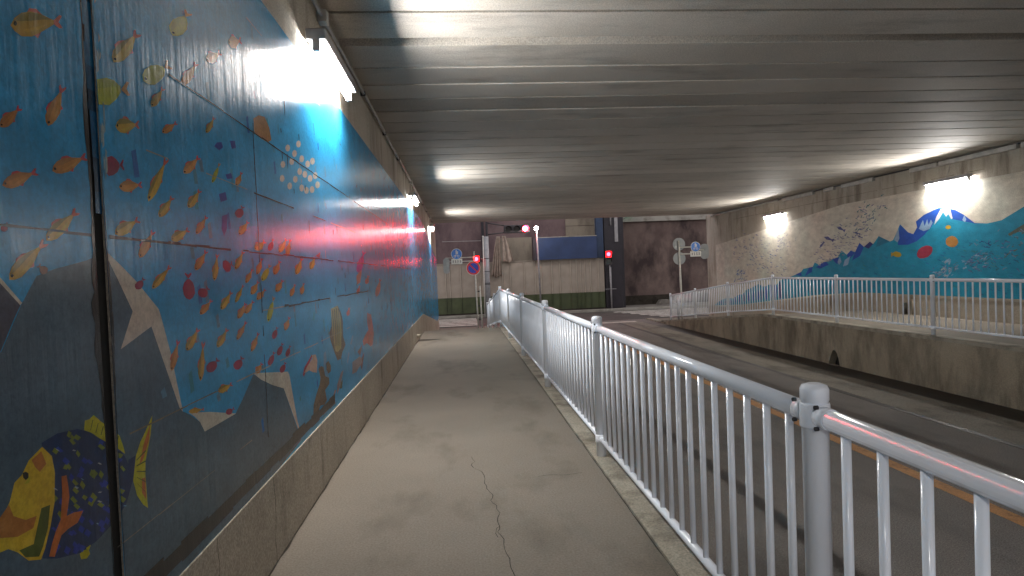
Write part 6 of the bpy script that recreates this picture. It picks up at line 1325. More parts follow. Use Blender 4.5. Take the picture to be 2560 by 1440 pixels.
('foam',2,[(12.756,1.362),(12.719,1.390),(12.663,1.386),(12.641,1.407),(12.629,1.369),(12.660,1.375),(12.709,1.355)]),
('cream2',2,[(13.616,1.091),(13.595,1.121),(13.550,1.130),(13.538,1.150),(13.517,1.124),(13.544,1.122),(13.576,1.097)]),
('foam',2,[(13.727,1.276),(13.717,1.310),(13.674,1.330),(13.670,1.353),(13.639,1.331),(13.665,1.323),(13.689,1.290)]),
('foam',2,[(13.672,1.339),(13.652,1.359),(13.614,1.362),(13.602,1.377),(13.590,1.354),(13.611,1.355),(13.640,1.339)]),
('foam',2,[(13.665,1.298),(13.664,1.323),(13.636,1.342),(13.638,1.360),(13.611,1.347),(13.628,1.339),(13.640,1.312)]),
('foam',2,[(13.752,1.303),(13.743,1.332),(13.706,1.349),(13.702,1.369),(13.675,1.350),(13.698,1.343),(13.718,1.315)]),
('cream2',2,[(13.763,1.139),(13.745,1.160),(13.709,1.165),(13.699,1.179),(13.685,1.159),(13.705,1.159),(13.732,1.141)]),
('foam',2,[(13.752,1.063),(13.750,1.103),(13.706,1.133),(13.708,1.160),(13.667,1.141),(13.694,1.127),(13.712,1.086)]),
('foam',2,[(13.626,1.139),(13.617,1.165),(13.583,1.180),(13.579,1.198),(13.556,1.180),(13.576,1.175),(13.596,1.149)]),
('foam',2,[(13.648,1.123),(13.632,1.157),(13.585,1.173),(13.577,1.197),(13.549,1.171),(13.577,1.166),(13.606,1.134)]),
('foam',2,[(13.699,1.342),(13.669,1.380),(13.606,1.389),(13.589,1.416),(13.563,1.379),(13.598,1.378),(13.645,1.346)]),
('foam',2,[(13.759,1.085),(13.741,1.114),(13.696,1.126),(13.686,1.146),(13.663,1.122),(13.689,1.118),(13.720,1.092)]),
('cream2',2,[(13.741,0.968),(13.741,0.995),(13.713,1.017),(13.715,1.035),(13.686,1.024),(13.705,1.014),(13.715,0.985)]),
('foam',2,[(13.814,1.324),(13.798,1.343),(13.766,1.347),(13.757,1.361),(13.744,1.342),(13.762,1.342),(13.786,1.326)]),
('foam',2,[(13.645,1.316),(13.625,1.341),(13.584,1.346),(13.573,1.364),(13.557,1.340),(13.580,1.339),(13.610,1.319)]),
('foam',2,[(13.762,1.157),(13.752,1.187),(13.713,1.204),(13.708,1.225),(13.681,1.205),(13.705,1.198),(13.727,1.169)]),
('foam',2,[(13.676,0.942),(13.676,0.981),(13.635,1.011),(13.637,1.037),(13.598,1.019),(13.623,1.006),(13.639,0.965)]),
('cream2',2,[(13.852,1.120),(13.829,1.160),(13.770,1.176),(13.757,1.204),(13.726,1.171),(13.760,1.167),(13.800,1.131)]),
('foam',2,[(13.746,1.014),(13.742,1.038),(13.714,1.053),(13.713,1.069),(13.691,1.056),(13.708,1.049),(13.721,1.026)]),
('foam',2,[(13.630,1.316),(13.611,1.351),(13.561,1.366),(13.552,1.390),(13.523,1.363),(13.553,1.358),(13.585,1.326)]),
('cream2',2,[(13.610,1.271),(13.613,1.296),(13.589,1.317),(13.593,1.333),(13.566,1.324),(13.581,1.314),(13.588,1.287)]),
('foam',2,[(13.656,0.970),(13.649,0.997),(13.617,1.013),(13.614,1.032),(13.589,1.016),(13.609,1.009),(13.627,0.982)]),
('foam',2,[(13.605,1.025),(13.598,1.064),(13.553,1.090),(13.551,1.117),(13.514,1.095),(13.542,1.084),(13.564,1.045)]),
('cream2',2,[(13.753,1.308),(13.719,1.344),(13.656,1.349),(13.636,1.375),(13.614,1.337),(13.649,1.338),(13.699,1.309)]),
('cream2',2,[(13.723,0.986),(13.694,1.015),(13.643,1.020),(13.626,1.041),(13.609,1.010),(13.638,1.011),(13.678,0.987)]),
('foam',2,[(13.606,1.245),(13.606,1.285),(13.565,1.317),(13.568,1.344),(13.526,1.326),(13.552,1.312),(13.568,1.269)]),
('foam',2,[(13.538,0.992),(13.528,1.015),(13.496,1.026),(13.491,1.041),(13.472,1.025),(13.491,1.021),(13.511,0.999)]),
('coral',2,[(12.054,1.590),(12.044,1.619),(12.010,1.634),(12.006,1.654),(11.983,1.633),(12.003,1.628),(12.024,1.600)]),
('mauve',2,[(12.881,1.139),(12.845,1.163),(12.793,1.156),(12.771,1.174),(12.764,1.139),(12.791,1.146),(12.838,1.130)]),
('coral',2,[(12.458,1.378),(12.428,1.379),(12.403,1.359),(12.383,1.361),(12.395,1.340),(12.407,1.352),(12.438,1.359)]),
('coral',2,[(12.607,1.497),(12.570,1.496),(12.542,1.470),(12.517,1.471),(12.534,1.445),(12.547,1.462),(12.585,1.473)]),
('mauve',2,[(12.793,1.487),(12.767,1.512),(12.723,1.512),(12.707,1.530),(12.694,1.501),(12.719,1.504),(12.755,1.485)]),
('tealf',2,[(12.582,1.469),(12.557,1.476),(12.532,1.464),(12.516,1.470),(12.520,1.449),(12.533,1.458),(12.561,1.457)]),
('navy2',2,[(12.531,1.690),(12.511,1.722),(12.465,1.731),(12.454,1.754),(12.432,1.725),(12.459,1.723),(12.491,1.695)]),
('mauve',2,[(12.515,1.730),(12.506,1.760),(12.472,1.776),(12.468,1.796),(12.443,1.776),(12.464,1.770),(12.484,1.742)]),
('tealf',2,[(12.824,1.523),(12.814,1.543),(12.787,1.551),(12.782,1.565),(12.766,1.549),(12.782,1.547),(12.800,1.528)]),
('tealf',2,[(12.381,1.692),(12.360,1.713),(12.323,1.714),(12.311,1.730),(12.299,1.705),(12.320,1.707),(12.349,1.690)]),
('tealf',2,[(12.219,1.238),(12.179,1.244),(12.143,1.220),(12.117,1.226),(12.130,1.195),(12.147,1.211),(12.190,1.215)]),
('mauve',2,[(13.063,1.145),(13.014,1.140),(12.981,1.103),(12.947,1.103),(12.975,1.071),(12.989,1.094),(13.039,1.112)]),
('tealf',2,[(12.347,1.224),(12.311,1.217),(12.290,1.186),(12.266,1.184),(12.288,1.161),(12.297,1.179),(12.332,1.196)]),
('coral',2,[(12.813,1.706),(12.789,1.712),(12.763,1.700),(12.748,1.706),(12.751,1.686),(12.764,1.695),(12.792,1.694)]),
('tealf',2,[(12.504,1.664),(12.476,1.689),(12.429,1.688),(12.411,1.707),(12.399,1.675),(12.425,1.679),(12.464,1.660)]),
('coral',2,[(12.832,1.806),(12.800,1.806),(12.775,1.785),(12.754,1.787),(12.767,1.765),(12.779,1.779),(12.812,1.787)]),
('mauve',2,[(12.807,1.121),(12.761,1.134),(12.713,1.113),(12.683,1.124),(12.691,1.086),(12.715,1.102),(12.768,1.100)]),
('mauve',2,[(12.335,1.736),(12.310,1.757),(12.271,1.754),(12.255,1.768),(12.247,1.741),(12.268,1.745),(12.302,1.731)]),
('mauve',2,[(12.751,1.352),(12.732,1.387),(12.684,1.401),(12.674,1.425),(12.649,1.397),(12.677,1.392),(12.709,1.361)]),
('tealf',2,[(12.293,1.644),(12.264,1.656),(12.230,1.644),(12.211,1.653),(12.212,1.626),(12.230,1.636),(12.265,1.632)]),
('navy2',2,[(12.525,1.715),(12.483,1.708),(12.457,1.674),(12.428,1.671),(12.453,1.645),(12.464,1.666),(12.505,1.684)]),
('tealf',2,[(12.446,1.307),(12.418,1.301),(12.403,1.276),(12.384,1.273),(12.403,1.256),(12.409,1.271),(12.435,1.285)]),
('mauve',2,[(13.034,1.343),(13.026,1.371),(12.992,1.386),(12.989,1.405),(12.965,1.388),(12.985,1.381),(13.004,1.355)]),
('mauve',2,[(11.834,1.162),(11.793,1.149),(11.773,1.109),(11.745,1.103),(11.775,1.078),(11.782,1.102),(11.821,1.127)]),
('mauve',2,[(12.381,1.336),(12.356,1.332),(12.340,1.311),(12.323,1.309),(12.338,1.293),(12.345,1.306),(12.370,1.317)]),
('tealf',2,[(12.412,1.490),(12.383,1.483),(12.366,1.456),(12.346,1.453),(12.365,1.435),(12.372,1.451),(12.400,1.466)]),
('coral',2,[(12.878,1.743),(12.836,1.729),(12.815,1.690),(12.786,1.683),(12.817,1.660),(12.825,1.683),(12.864,1.709)]),
('navy2',2,[(12.019,1.243),(12.004,1.261),(11.975,1.264),(11.966,1.277),(11.956,1.257),(11.972,1.258),(11.995,1.244)]),
('tealf',2,[(12.497,1.668),(12.472,1.670),(12.451,1.654),(12.434,1.656),(12.443,1.638),(12.453,1.648),(12.480,1.653)]),
('mauve',2,[(12.672,1.197),(12.630,1.210),(12.584,1.191),(12.557,1.203),(12.563,1.167),(12.586,1.181),(12.635,1.178)]),
('tealf',2,[(12.087,1.156),(12.068,1.170),(12.041,1.167),(12.030,1.177),(12.026,1.157),(12.040,1.161),(12.065,1.152)]),
('navy2',2,[(12.696,1.771),(12.657,1.774),(12.622,1.749),(12.596,1.753),(12.609,1.725),(12.626,1.741),(12.669,1.748)]),
('tealf',2,[(12.602,1.289),(12.590,1.321),(12.549,1.337),(12.543,1.360),(12.517,1.336),(12.541,1.330),(12.566,1.300)]),
('navy2',2,[(12.788,1.278),(12.749,1.298),(12.700,1.286),(12.676,1.301),(12.674,1.266),(12.700,1.276),(12.748,1.265)]),
('tealf',2,[(13.019,1.673),(12.999,1.705),(12.951,1.715),(12.939,1.738),(12.916,1.708),(12.944,1.706),(12.977,1.678)]),
('tealf',2,[(12.334,1.110),(12.315,1.144),(12.269,1.158),(12.259,1.182),(12.235,1.153),(12.262,1.149),(12.293,1.118)]),
('navy2',2,[(12.656,1.225),(12.611,1.232),(12.571,1.206),(12.542,1.213),(12.556,1.179),(12.575,1.196),(12.624,1.201)]),
('coral',2,[(12.603,1.261),(12.573,1.284),(12.529,1.281),(12.511,1.298),(12.502,1.267),(12.526,1.272),(12.565,1.256)]),
('mauve',2,[(13.046,1.351),(13.001,1.366),(12.952,1.347),(12.923,1.359),(12.928,1.322),(12.953,1.336),(13.005,1.332)]),
('tealf',2,[(11.848,1.322),(11.813,1.320),(11.788,1.292),(11.764,1.292),(11.782,1.267),(11.793,1.285),(11.829,1.297)]),
('coral',2,[(12.125,1.473),(12.088,1.467),(12.065,1.436),(12.040,1.433),(12.062,1.409),(12.072,1.429),(12.108,1.445)]),
('tealf',2,[(12.455,1.540),(12.431,1.537),(12.415,1.518),(12.398,1.517),(12.411,1.501),(12.418,1.513),(12.443,1.523)]),
('tealf',2,[(12.991,1.133),(12.949,1.118),(12.931,1.078),(12.901,1.071),(12.935,1.048),(12.941,1.071),(12.980,1.098)]),
('coral',2,[(12.838,1.172),(12.796,1.176),(12.761,1.150),(12.733,1.155),(12.748,1.125),(12.765,1.142),(12.810,1.148)]),
('mauve',2,[(12.168,1.115),(12.159,1.140),(12.128,1.154),(12.124,1.171),(12.104,1.153),(12.122,1.148),(12.141,1.124)]),
('mauve',2,[(12.380,1.395),(12.339,1.396),(12.306,1.368),(12.278,1.371),(12.295,1.341),(12.311,1.359),(12.354,1.369)]),
('navy2',2,[(12.965,1.402),(12.933,1.391),(12.918,1.361),(12.896,1.355),(12.921,1.338),(12.926,1.356),(12.956,1.376)]),
('coral',2,[(12.272,1.362),(12.251,1.381),(12.217,1.380),(12.204,1.394),(12.195,1.370),(12.214,1.373),(12.243,1.359)]),
('coral',2,[(12.621,1.503),(12.577,1.513),(12.533,1.490),(12.504,1.499),(12.514,1.464),(12.536,1.480),(12.586,1.481)]),
('navy2',2,[(12.743,1.733),(12.721,1.754),(12.683,1.754),(12.670,1.769),(12.659,1.744),(12.680,1.747),(12.711,1.731)]),
('navy2',2,[(12.510,1.189),(12.482,1.190),(12.461,1.172),(12.442,1.174),(12.454,1.154),(12.464,1.166),(12.493,1.172)]),
('tealf',2,[(12.604,1.203),(12.581,1.216),(12.551,1.210),(12.537,1.220),(12.534,1.198),(12.550,1.204),(12.579,1.196)]),
('tealf',2,[(12.161,1.694),(12.134,1.684),(12.123,1.656),(12.104,1.651),(12.125,1.636),(12.129,1.652),(12.154,1.670)]),
('mauve',2,[(12.576,1.174),(12.566,1.209),(12.525,1.230),(12.520,1.254),(12.491,1.231),(12.516,1.223),(12.539,1.189)]),
('navy2',2,[(12.629,1.644),(12.597,1.648),(12.567,1.628),(12.546,1.633),(12.556,1.609),(12.570,1.621),(12.606,1.625)]),
('coral',2,[(12.167,1.137),(12.141,1.168),(12.091,1.173),(12.075,1.195),(12.058,1.162),(12.086,1.163),(12.125,1.138)]),
('navy2',2,[(12.583,1.742),(12.557,1.734),(12.545,1.710),(12.527,1.706),(12.546,1.692),(12.550,1.706),(12.574,1.721)]),
('navy2',2,[(12.571,1.634),(12.531,1.644),(12.489,1.624),(12.464,1.633),(12.470,1.600),(12.491,1.614),(12.537,1.614)]),
('mauve',2,[(12.119,1.714),(12.090,1.729),(12.053,1.720),(12.035,1.732),(12.033,1.704),(12.052,1.712),(12.088,1.703)]),
('mauve',2,[(12.857,1.488),(12.826,1.493),(12.796,1.475),(12.775,1.480),(12.784,1.456),(12.798,1.468),(12.833,1.471)]),
('olive',2,[(12.017,1.878),(11.646,2.058),(11.299,2.030),(11.302,1.872),(11.784,1.905),(11.980,1.834)]),
('coral',2,[(11.631,1.879),(11.595,1.881),(11.564,1.855),(11.540,1.859),(11.552,1.830),(11.568,1.847),(11.607,1.855)]),
('coral',2,[(12.006,1.481),(11.989,1.514),(11.945,1.527),(11.936,1.550),(11.913,1.522),(11.938,1.519),(11.968,1.489)]),
('mauve',2,[(11.681,1.754),(11.662,1.766),(11.637,1.762),(11.625,1.771),(11.622,1.751),(11.636,1.756),(11.659,1.748)]),
('tealf',2,[(12.066,1.864),(12.045,1.856),(12.035,1.835),(12.020,1.831),(12.036,1.819),(12.039,1.832),(12.059,1.846)]),
('coral',2,[(11.772,1.923),(11.738,1.929),(11.705,1.909),(11.683,1.915),(11.691,1.887),(11.707,1.901),(11.745,1.904)]),
('olive',2,[(11.811,1.759),(11.805,1.780),(11.782,1.791),(11.780,1.805),(11.764,1.791),(11.777,1.787),(11.790,1.767)]),
('coral',2,[(11.738,1.712),(11.705,1.705),(11.685,1.675),(11.663,1.672),(11.683,1.651),(11.691,1.669),(11.723,1.686)]),
('olive',2,[(11.670,1.407),(11.658,1.435),(11.624,1.447),(11.617,1.466),(11.598,1.444),(11.618,1.440),(11.640,1.415)]),
('coral',2,[(12.023,1.620),(12.012,1.642),(11.982,1.650),(11.976,1.666),(11.960,1.647),(11.977,1.645),(11.997,1.625)]),
('mauve',2,[(11.684,1.536),(11.645,1.537),(11.613,1.510),(11.587,1.513),(11.602,1.483),(11.618,1.501),(11.659,1.510)]),
('tealf',2,[(11.924,1.633),(11.911,1.651),(11.884,1.654),(11.876,1.667),(11.865,1.648),(11.880,1.649),(11.901,1.634)]),
('olive',2,[(11.651,1.927),(11.623,1.919),(11.608,1.892),(11.588,1.888),(11.607,1.871),(11.613,1.887),(11.640,1.903)]),
('coral',2,[(11.738,1.970),(11.697,1.961),(11.672,1.924),(11.645,1.920),(11.669,1.894),(11.679,1.916),(11.719,1.937)]),
('mauve',2,[(11.637,1.885),(11.613,1.915),(11.567,1.918),(11.553,1.939),(11.536,1.907),(11.562,1.908),(11.597,1.885)]),
('coral',2,[(11.679,1.922),(11.648,1.919),(11.626,1.893),(11.605,1.892),(11.621,1.871),(11.631,1.887),(11.662,1.899)]),
('coral',2,[(11.737,1.676),(11.714,1.682),(11.690,1.670),(11.675,1.676),(11.678,1.656),(11.691,1.664),(11.717,1.664)]),
('tealf',2,[(11.638,1.638),(11.603,1.627),(11.586,1.592),(11.562,1.586),(11.587,1.566),(11.594,1.586),(11.626,1.608)]),
('coral',2,[(11.860,1.811),(11.837,1.822),(11.809,1.813),(11.794,1.821),(11.794,1.799),(11.809,1.806),(11.837,1.802)]),
('olive',2,[(11.774,1.651),(11.745,1.646),(11.727,1.621),(11.708,1.619),(11.725,1.600),(11.732,1.615),(11.761,1.628)]),
('tealf',2,[(11.353,1.882),(11.325,1.896),(11.289,1.885),(11.271,1.897),(11.270,1.868),(11.289,1.877),(11.323,1.870)]),
('olive',2,[(11.736,1.908),(11.707,1.916),(11.676,1.901),(11.657,1.908),(11.661,1.882),(11.677,1.893),(11.711,1.893)]),
('tealf',2,[(11.887,1.792),(11.864,1.811),(11.827,1.808),(11.813,1.822),(11.805,1.795),(11.825,1.800),(11.856,1.787)]),
('coral',2,[(12.265,1.946),(12.258,1.971),(12.229,1.984),(12.226,2.001),(12.205,1.984),(12.223,1.979),(12.239,1.955)]),
('mauve',2,[(11.649,1.568),(11.611,1.563),(11.586,1.531),(11.560,1.530),(11.580,1.503),(11.592,1.523),(11.630,1.539)]),
('mauve',2,[(12.052,1.722),(12.018,1.728),(11.986,1.708),(11.964,1.714),(11.972,1.687),(11.988,1.700),(12.026,1.703)]),
('mauve',2,[(11.993,1.532),(11.957,1.549),(11.914,1.535),(11.891,1.548),(11.891,1.514),(11.914,1.525),(11.957,1.518)]),
('olive',2,[(11.698,1.437),(11.679,1.453),(11.650,1.451),(11.638,1.463),(11.632,1.442),(11.648,1.445),(11.673,1.434)]),
('mauve',2,[(12.182,1.687),(12.154,1.702),(12.117,1.693),(12.099,1.705),(12.096,1.678),(12.116,1.685),(12.151,1.677)]),
('coral',2,[(11.937,1.437),(11.894,1.437),(11.859,1.406),(11.830,1.408),(11.849,1.376),(11.865,1.396),(11.911,1.408)]),
('mauve',2,[(11.673,1.782),(11.642,1.769),(11.629,1.737),(11.608,1.730),(11.632,1.713),(11.636,1.732),(11.664,1.754)]),
('tealf',2,[(12.102,1.759),(12.057,1.758),(12.021,1.725),(11.991,1.726),(12.010,1.694),(12.027,1.715),(12.074,1.728)]),
('tealf',2,[(11.956,1.472),(11.918,1.466),(11.893,1.434),(11.867,1.432),(11.889,1.406),(11.900,1.426),(11.938,1.443)]),
('mauve',2,[(12.210,1.378),(12.185,1.384),(12.160,1.370),(12.143,1.375),(12.149,1.354),(12.161,1.364),(12.190,1.365)]),
('olive',2,[(11.886,1.504),(11.870,1.535),(11.829,1.546),(11.821,1.567),(11.800,1.541),(11.823,1.538),(11.851,1.511)]),
('tealf',2,[(11.903,1.870),(11.895,1.890),(11.871,1.898),(11.867,1.912),(11.852,1.897),(11.866,1.894),(11.881,1.876)]),
('olive',2,[(11.939,1.600),(11.923,1.617),(11.894,1.618),(11.884,1.631),(11.875,1.610),(11.891,1.612),(11.915,1.599)]),
('olive',2,[(11.703,1.855),(11.687,1.885),(11.647,1.895),(11.638,1.916),(11.617,1.890),(11.641,1.887),(11.668,1.861)]),
('tealf',2,[(11.837,1.791),(11.816,1.798),(11.793,1.787),(11.779,1.793),(11.781,1.774),(11.793,1.782),(11.818,1.781)]),
('olive',2,[(11.745,1.650),(11.724,1.663),(11.695,1.657),(11.682,1.668),(11.679,1.645),(11.694,1.651),(11.721,1.643)]),
('olive',2,[(12.069,1.429),(12.049,1.462),(12.004,1.473),(11.993,1.497),(11.971,1.467),(11.997,1.465),(12.029,1.436)]),
('coral',2,[(11.954,1.864),(11.929,1.854),(11.918,1.829),(11.901,1.823),(11.920,1.810),(11.924,1.825),(11.946,1.842)]),
('mauve',2,[(11.743,1.479),(11.722,1.503),(11.684,1.505),(11.672,1.522),(11.660,1.496),(11.681,1.497),(11.711,1.479)]),
('olive',2,[(11.908,1.519),(11.877,1.544),(11.830,1.541),(11.812,1.559),(11.802,1.525),(11.828,1.530),(11.868,1.513)]),
('olive',2,[(11.514,1.758),(11.490,1.780),(11.452,1.779),(11.438,1.795),(11.427,1.766),(11.449,1.770),(11.481,1.754)]),
('mauve',2,[(11.825,1.781),(11.813,1.799),(11.788,1.803),(11.781,1.816),(11.770,1.798),(11.785,1.798),(11.803,1.783)]),
('olive',2,[(12.123,1.383),(12.105,1.408),(12.069,1.415),(12.059,1.433),(12.043,1.409),(12.064,1.408),(12.091,1.386)]),
('mauve',2,[(11.708,1.367),(11.675,1.357),(11.659,1.325),(11.636,1.321),(11.659,1.300),(11.665,1.319),(11.697,1.339)]),
('coral',2,[(12.189,1.597),(12.166,1.613),(12.131,1.609),(12.117,1.621),(12.111,1.596),(12.130,1.601),(12.160,1.591)]),
('olive',2,[(11.878,1.395),(11.856,1.423),(11.814,1.428),(11.802,1.448),(11.786,1.420),(11.810,1.420),(11.842,1.397)]),
('coral',2,[(11.598,1.768),(11.588,1.787),(11.563,1.794),(11.558,1.808),(11.545,1.791),(11.559,1.789),(11.576,1.772)]),
]

def tri_area_fix(pts):
    return pts

def paint(mb, x, sgn, pts, layer, c):
    X = x + sgn * (.0030 + .00010 * layer + .000009 * (len(mb.f) % 11))
    p = [(X, a, b) for a, b in pts]
    mb.face(p, c=c)

def line_rag(mb, x, sgn, z, ya, yb, wid, c, seed, layer=5, gaps=.1, slope=0.0):
    r = random.Random(seed); y = ya
    while y < yb:
        st = r.uniform(.05, .22) * (1 + y*.12)
        if r.random() > gaps:
            a, b = r.uniform(.4, 1)*wid/2, r.uniform(.4, 1)*wid/2
            o = r.uniform(-.25, .25)*wid
            e = min(y+st, yb)
            paint(mb, x, sgn, [(y, z+o-a), (e, z+o-b), (e, z+o+b), (y, z+o+a)], layer, c)
        y += st

def wall_side(name, x, sgn, label):
    return thing(name, (x, 9, 0), label, 'wall')

# left wall: two pours with an open joint at Y = 1.905
wl = wall_side('mural_wall', XL, 1, 'long left underpass wall painted with a glossy blue sea of orange fish above a concrete plinth')
JY = 1.905
def cut(ys, a, b): return [a] + [y for y in ys if a < y < b] + [b]
for a, b in ((Y0, JY-.03), (JY+.03, YE)):
    ys = cut(RAMP, a, b)
    mb = MB()
    pts = [(XL, y, ROAD-.1) for y in ys] + [(XL, y, 3.738) for y in reversed(ys)]
    mb.prism(pts, (-.45, 0, 0))
    mb.build('concrete_face', M['wall'], wl)
mb = MB(); mb.box(XL-.3, XL-.006, JY-.029, JY+.029, -.1, 3.73); mb.build('joint_filler', M['black'], wl)
mb = MB()
ys = cut(RAMP, JY+.024, 13.98)
for a, b in ((Y0, JY-.02), (JY+.02, 14.0), (14.035, YE)):
    ys = cut(RAMP, a, b)
    mb.prism([(XL+.001, y, lev(y)-.05) for y in ys] + [(XL+.001, y, pl_top(y)) for y in reversed(ys)], (.009, 0, 0))
mb.build('plinth', M['plinth'], wl)
mb = MB(); r = random.Random(77)
for yy, za, zb, wd in ((2.6,.30,.455,.004),(3.36,.0,.455,.006),(4.45,.12,.45,.004),(4.9,.30,.455,.005),(5.35,.02,.44,.004),(6.4,.2,.455,.005),(8.1,.0,.45,.007),(10.4,.0,.45,.007)):
    zz = zb; o = yy
    while zz > za:
        e = zz - r.uniform(.02, .05); o2 = o + r.uniform(-.008, .008)
        mb.face([(XL+.0108, o-wd*r.uniform(.3,.7), zz), (XL+.0108, o2-wd*r.uniform(.2,.6), e), (XL+.0108, o2+wd*r.uniform(.2,.6), e), (XL+.0108, o+wd*r.uniform(.3,.7), zz)])
        zz = e; o = o2
yy = 1.2
while yy < 9:
    st = r.uniform(.15, .5)
    if r.random() < .0: mb.face([(XL+.0108, yy, .452), (XL+.0108, yy+st*.4, .452-r.uniform(.008,.03)), (XL+.0108, yy+st, .452)])
    yy += st
mb.build('crack', M['dirt'], wl)
mb = MB(); mb.tube((XL-.05,14.12,.13),(XL+.09,14.12,.13),.045,14); mb.build('drain_spout', M['plinth'], wl)
mb = MB()
r5 = random.Random(5)
def jag(y, n=60):
    """jagged edge of the paint along the open joint"""
    out = []
    for i in range(n+1):
        zz = .462 + (3.075-.462)*i/n
        f = math.exp(-((zz-1.35)/.36)**2)*.022 - .012 + math.exp(-((zz-2.7)/.5)**2)*.012
        out.append((y, zz, f + r5.uniform(-.004,.004)))
    return out
lo = jag(0); hi = jag(0)
ysA = [Y0, -6, -4, -2, 0, 1]
pA = [(Y0, .462)] + [(JY-.029-f*.1, zz) for _, zz, f in lo] + [(Y0, 3.075)]
paint(mb, XL, 1, pA, -1, COL['base'])
ysB = cut(RAMP, JY+.5, YE)
pB = [(JY+.025+f*.1, zz) for _, zz, f in reversed(hi)] + [(y, pl_top(y)) for y in ysB] + [(y, paint_top(y)) for y in reversed(cut(RAMP+[17.5], JY+.5, YE))]
ys_sorted = sorted(set(cut(RAMP+[17.5], JY+.5, YE)))
pB = [(JY+.025+f*.1, zz) for _, zz, f in reversed(hi)] + [(y, pl_top(y)) for y in ysB] + [(y, paint_top(y)) for y in reversed(ys_sorted)]
paint(mb, XL, 1, pB, -1, COL['base'])
def clip(pts, side):
    """keep the painted shape on one side of the joint"""
    out = []
    e = JY - .030 if side < 0 else JY + .026
    ins = (lambda p: p[0] <= e) if side < 0 else (lambda p: p[0] >= e)
    for i in range(len(pts)):
        a, b = pts[i-1], pts[i]
        if ins(a) != ins(b):
            t = (e-a[0])/(b[0]-a[0]); out.append((e, a[1]+(b[1]-a[1])*t))
        if ins(b): out.append(b)
    return out
def paintL(pts, layer, c):
    pts = [(y, max(zz, pl_top(y)+.001)) for y, zz in pts]
    for s in (-1, 1):
        q = clip(pts, s)
        if len(q) >= 3: paint(mb, XL, 1, q, layer, c)
for c, layer, pts in POLY: paintL(pts, layer, COL[c])
BODY = [(-.02,0),(.06,.55),(.2,.92),(.38,1.0),(.58,.8),(.78,.35),(.86,.2),(.86,-.2),(.76,-.4),(.58,-.8),(.38,-1),(.18,-.9),(.05,-.5)]
ROUND = [(-.03,0),(.05,.6),(.2,1),(.45,1.05),(.65,.75),(.8,.22),(.8,-.22),(.66,-.75),(.45,-1.05),(.2,-1),(.05,-.6)]
for i, (k, hy, hz, ty, tz, py, pz) in enumerate(FISH):
    r = random.Random(100+i)
    f = lambda s, t: (hy+(ty-hy)*s+py*t, hz+(tz-hz)*s+pz*t)
    body, back, fin = FC[k]
    j = r.uniform(.85, 1.12)
    body = tuple(v*j for v in body)
    shp = ROUND if k in 'ML' else BODY
    paintL([f(.82, .05), f(1.0, .62), f(1.06, .5), f(.97, 0), f(1.06, -.55), f(.99, -.6), f(.82, -.05)], 3, fin)
    if k in 'OY':
        paintL([f(.28, .85), f(.36, 1.3), f(.5, 1.22), f(.62, .7)], 3, fin)
        paintL([f(.40, -.85), f(.50, -1.25), f(.58, -.72)], 3, fin)
    paintL([f(s, t*(1+r.uniform(-.07, .07))) for s, t in shp], 4, body)
    if k in 'OYL' and math.hypot(py, pz) > .012:
        paintL([f(.03, .3), f(.2, .9), f(.38, .97), f(.58, .77), f(.82, .25), f(.6, .3), f(.35, .25)], 5, back)
        if k != 'L':
            paintL([f(.2, -.45), f(.5, -.25), f(.72, -.15), f(.5, -.55), f(.3, -.7)], 5, tuple(min(.6, v*1.25) for v in body))
        e = [(.07+.035*math.cos(t), .12+.2*math.sin(t)) for t in (0, 1.05, 2.1, 3.14, 4.19, 5.24)]
        paintL([f(s, t) for s, t in e], 6, COL['black'])
DK = (.010, .013, .018); PALE = (.30, .30, .27)
for n, (zz, ya, yb, wd, c, g) in enumerate([(1.655,.4,1.86,.010,(.012,.035,.08),.15),(1.655,1.95,13.3,.013,DK,.16),(2.284,2.4,9.5,.010,DK,.06),(1.965,2.2,3.2,.006,PALE,.12),(1.965,3.3,5.0,.010,DK,.1),
      (1.965,5.0,6.4,.010,PALE,.3),(1.35,3.35,3.75,.008,PALE,.1),(1.35,3.75,7.1,.016,DK,.03),(1.045,2.0,2.7,.006,(.16,.15,.11),.2),(1.045,2.7,6.2,.007,PALE,.2),(.73,1.9,3.4,.005,(.2,.2,.19),.25),(2.87,1.95,5,.007,PALE,.3)]):
    line_rag(mb, XL, 1, zz, ya, yb, wd, c, 60+n, 7, g)
# vertical hairline joint and drips
r = random.Random(9)
zz = .5
while zz < 2.28:
    st = r.uniform(.03, .12)
    if r.random() > .12:
        o = r.uniform(-.003, .003); paint(mb, XL, 1, [(3.33+o, zz), (3.343+o, zz), (3.34+o, zz+st), (3.332+o, zz+st)], 7, (.010,.03,.06))
    zz += st
for i in range(46):
    y = r.uniform(3.2, 9.5); z0 = r.uniform(1.3, 2.7); h = r.uniform(.02, .10)
    paint(mb, XL, 1, [(y, z0), (y+.012, z0+.01), (y+.016, z0-h*.5), (y+.004, z0-h)], 7, DK if r.random() < .55 else PALE)
for i in range(150):      # short loose brush marks in the water
    y = r.uniform(2.1, 10); z0 = r.uniform(.7, 2.9); h = r.uniform(.02, .08)
    c = r.choice([(.02,.23,.34),(.014,.12,.42),(.04,.25,.45),(.03,.20,.33),(.10,.22,.36)])
    paint(mb, XL, 1, [(y, z0), (y+.03, z0+.012), (y+.045, z0-h), (y+.012, z0-h*1.1)], 0, c)
r = random.Random(31)      # black crumbling filler smeared out of the joint
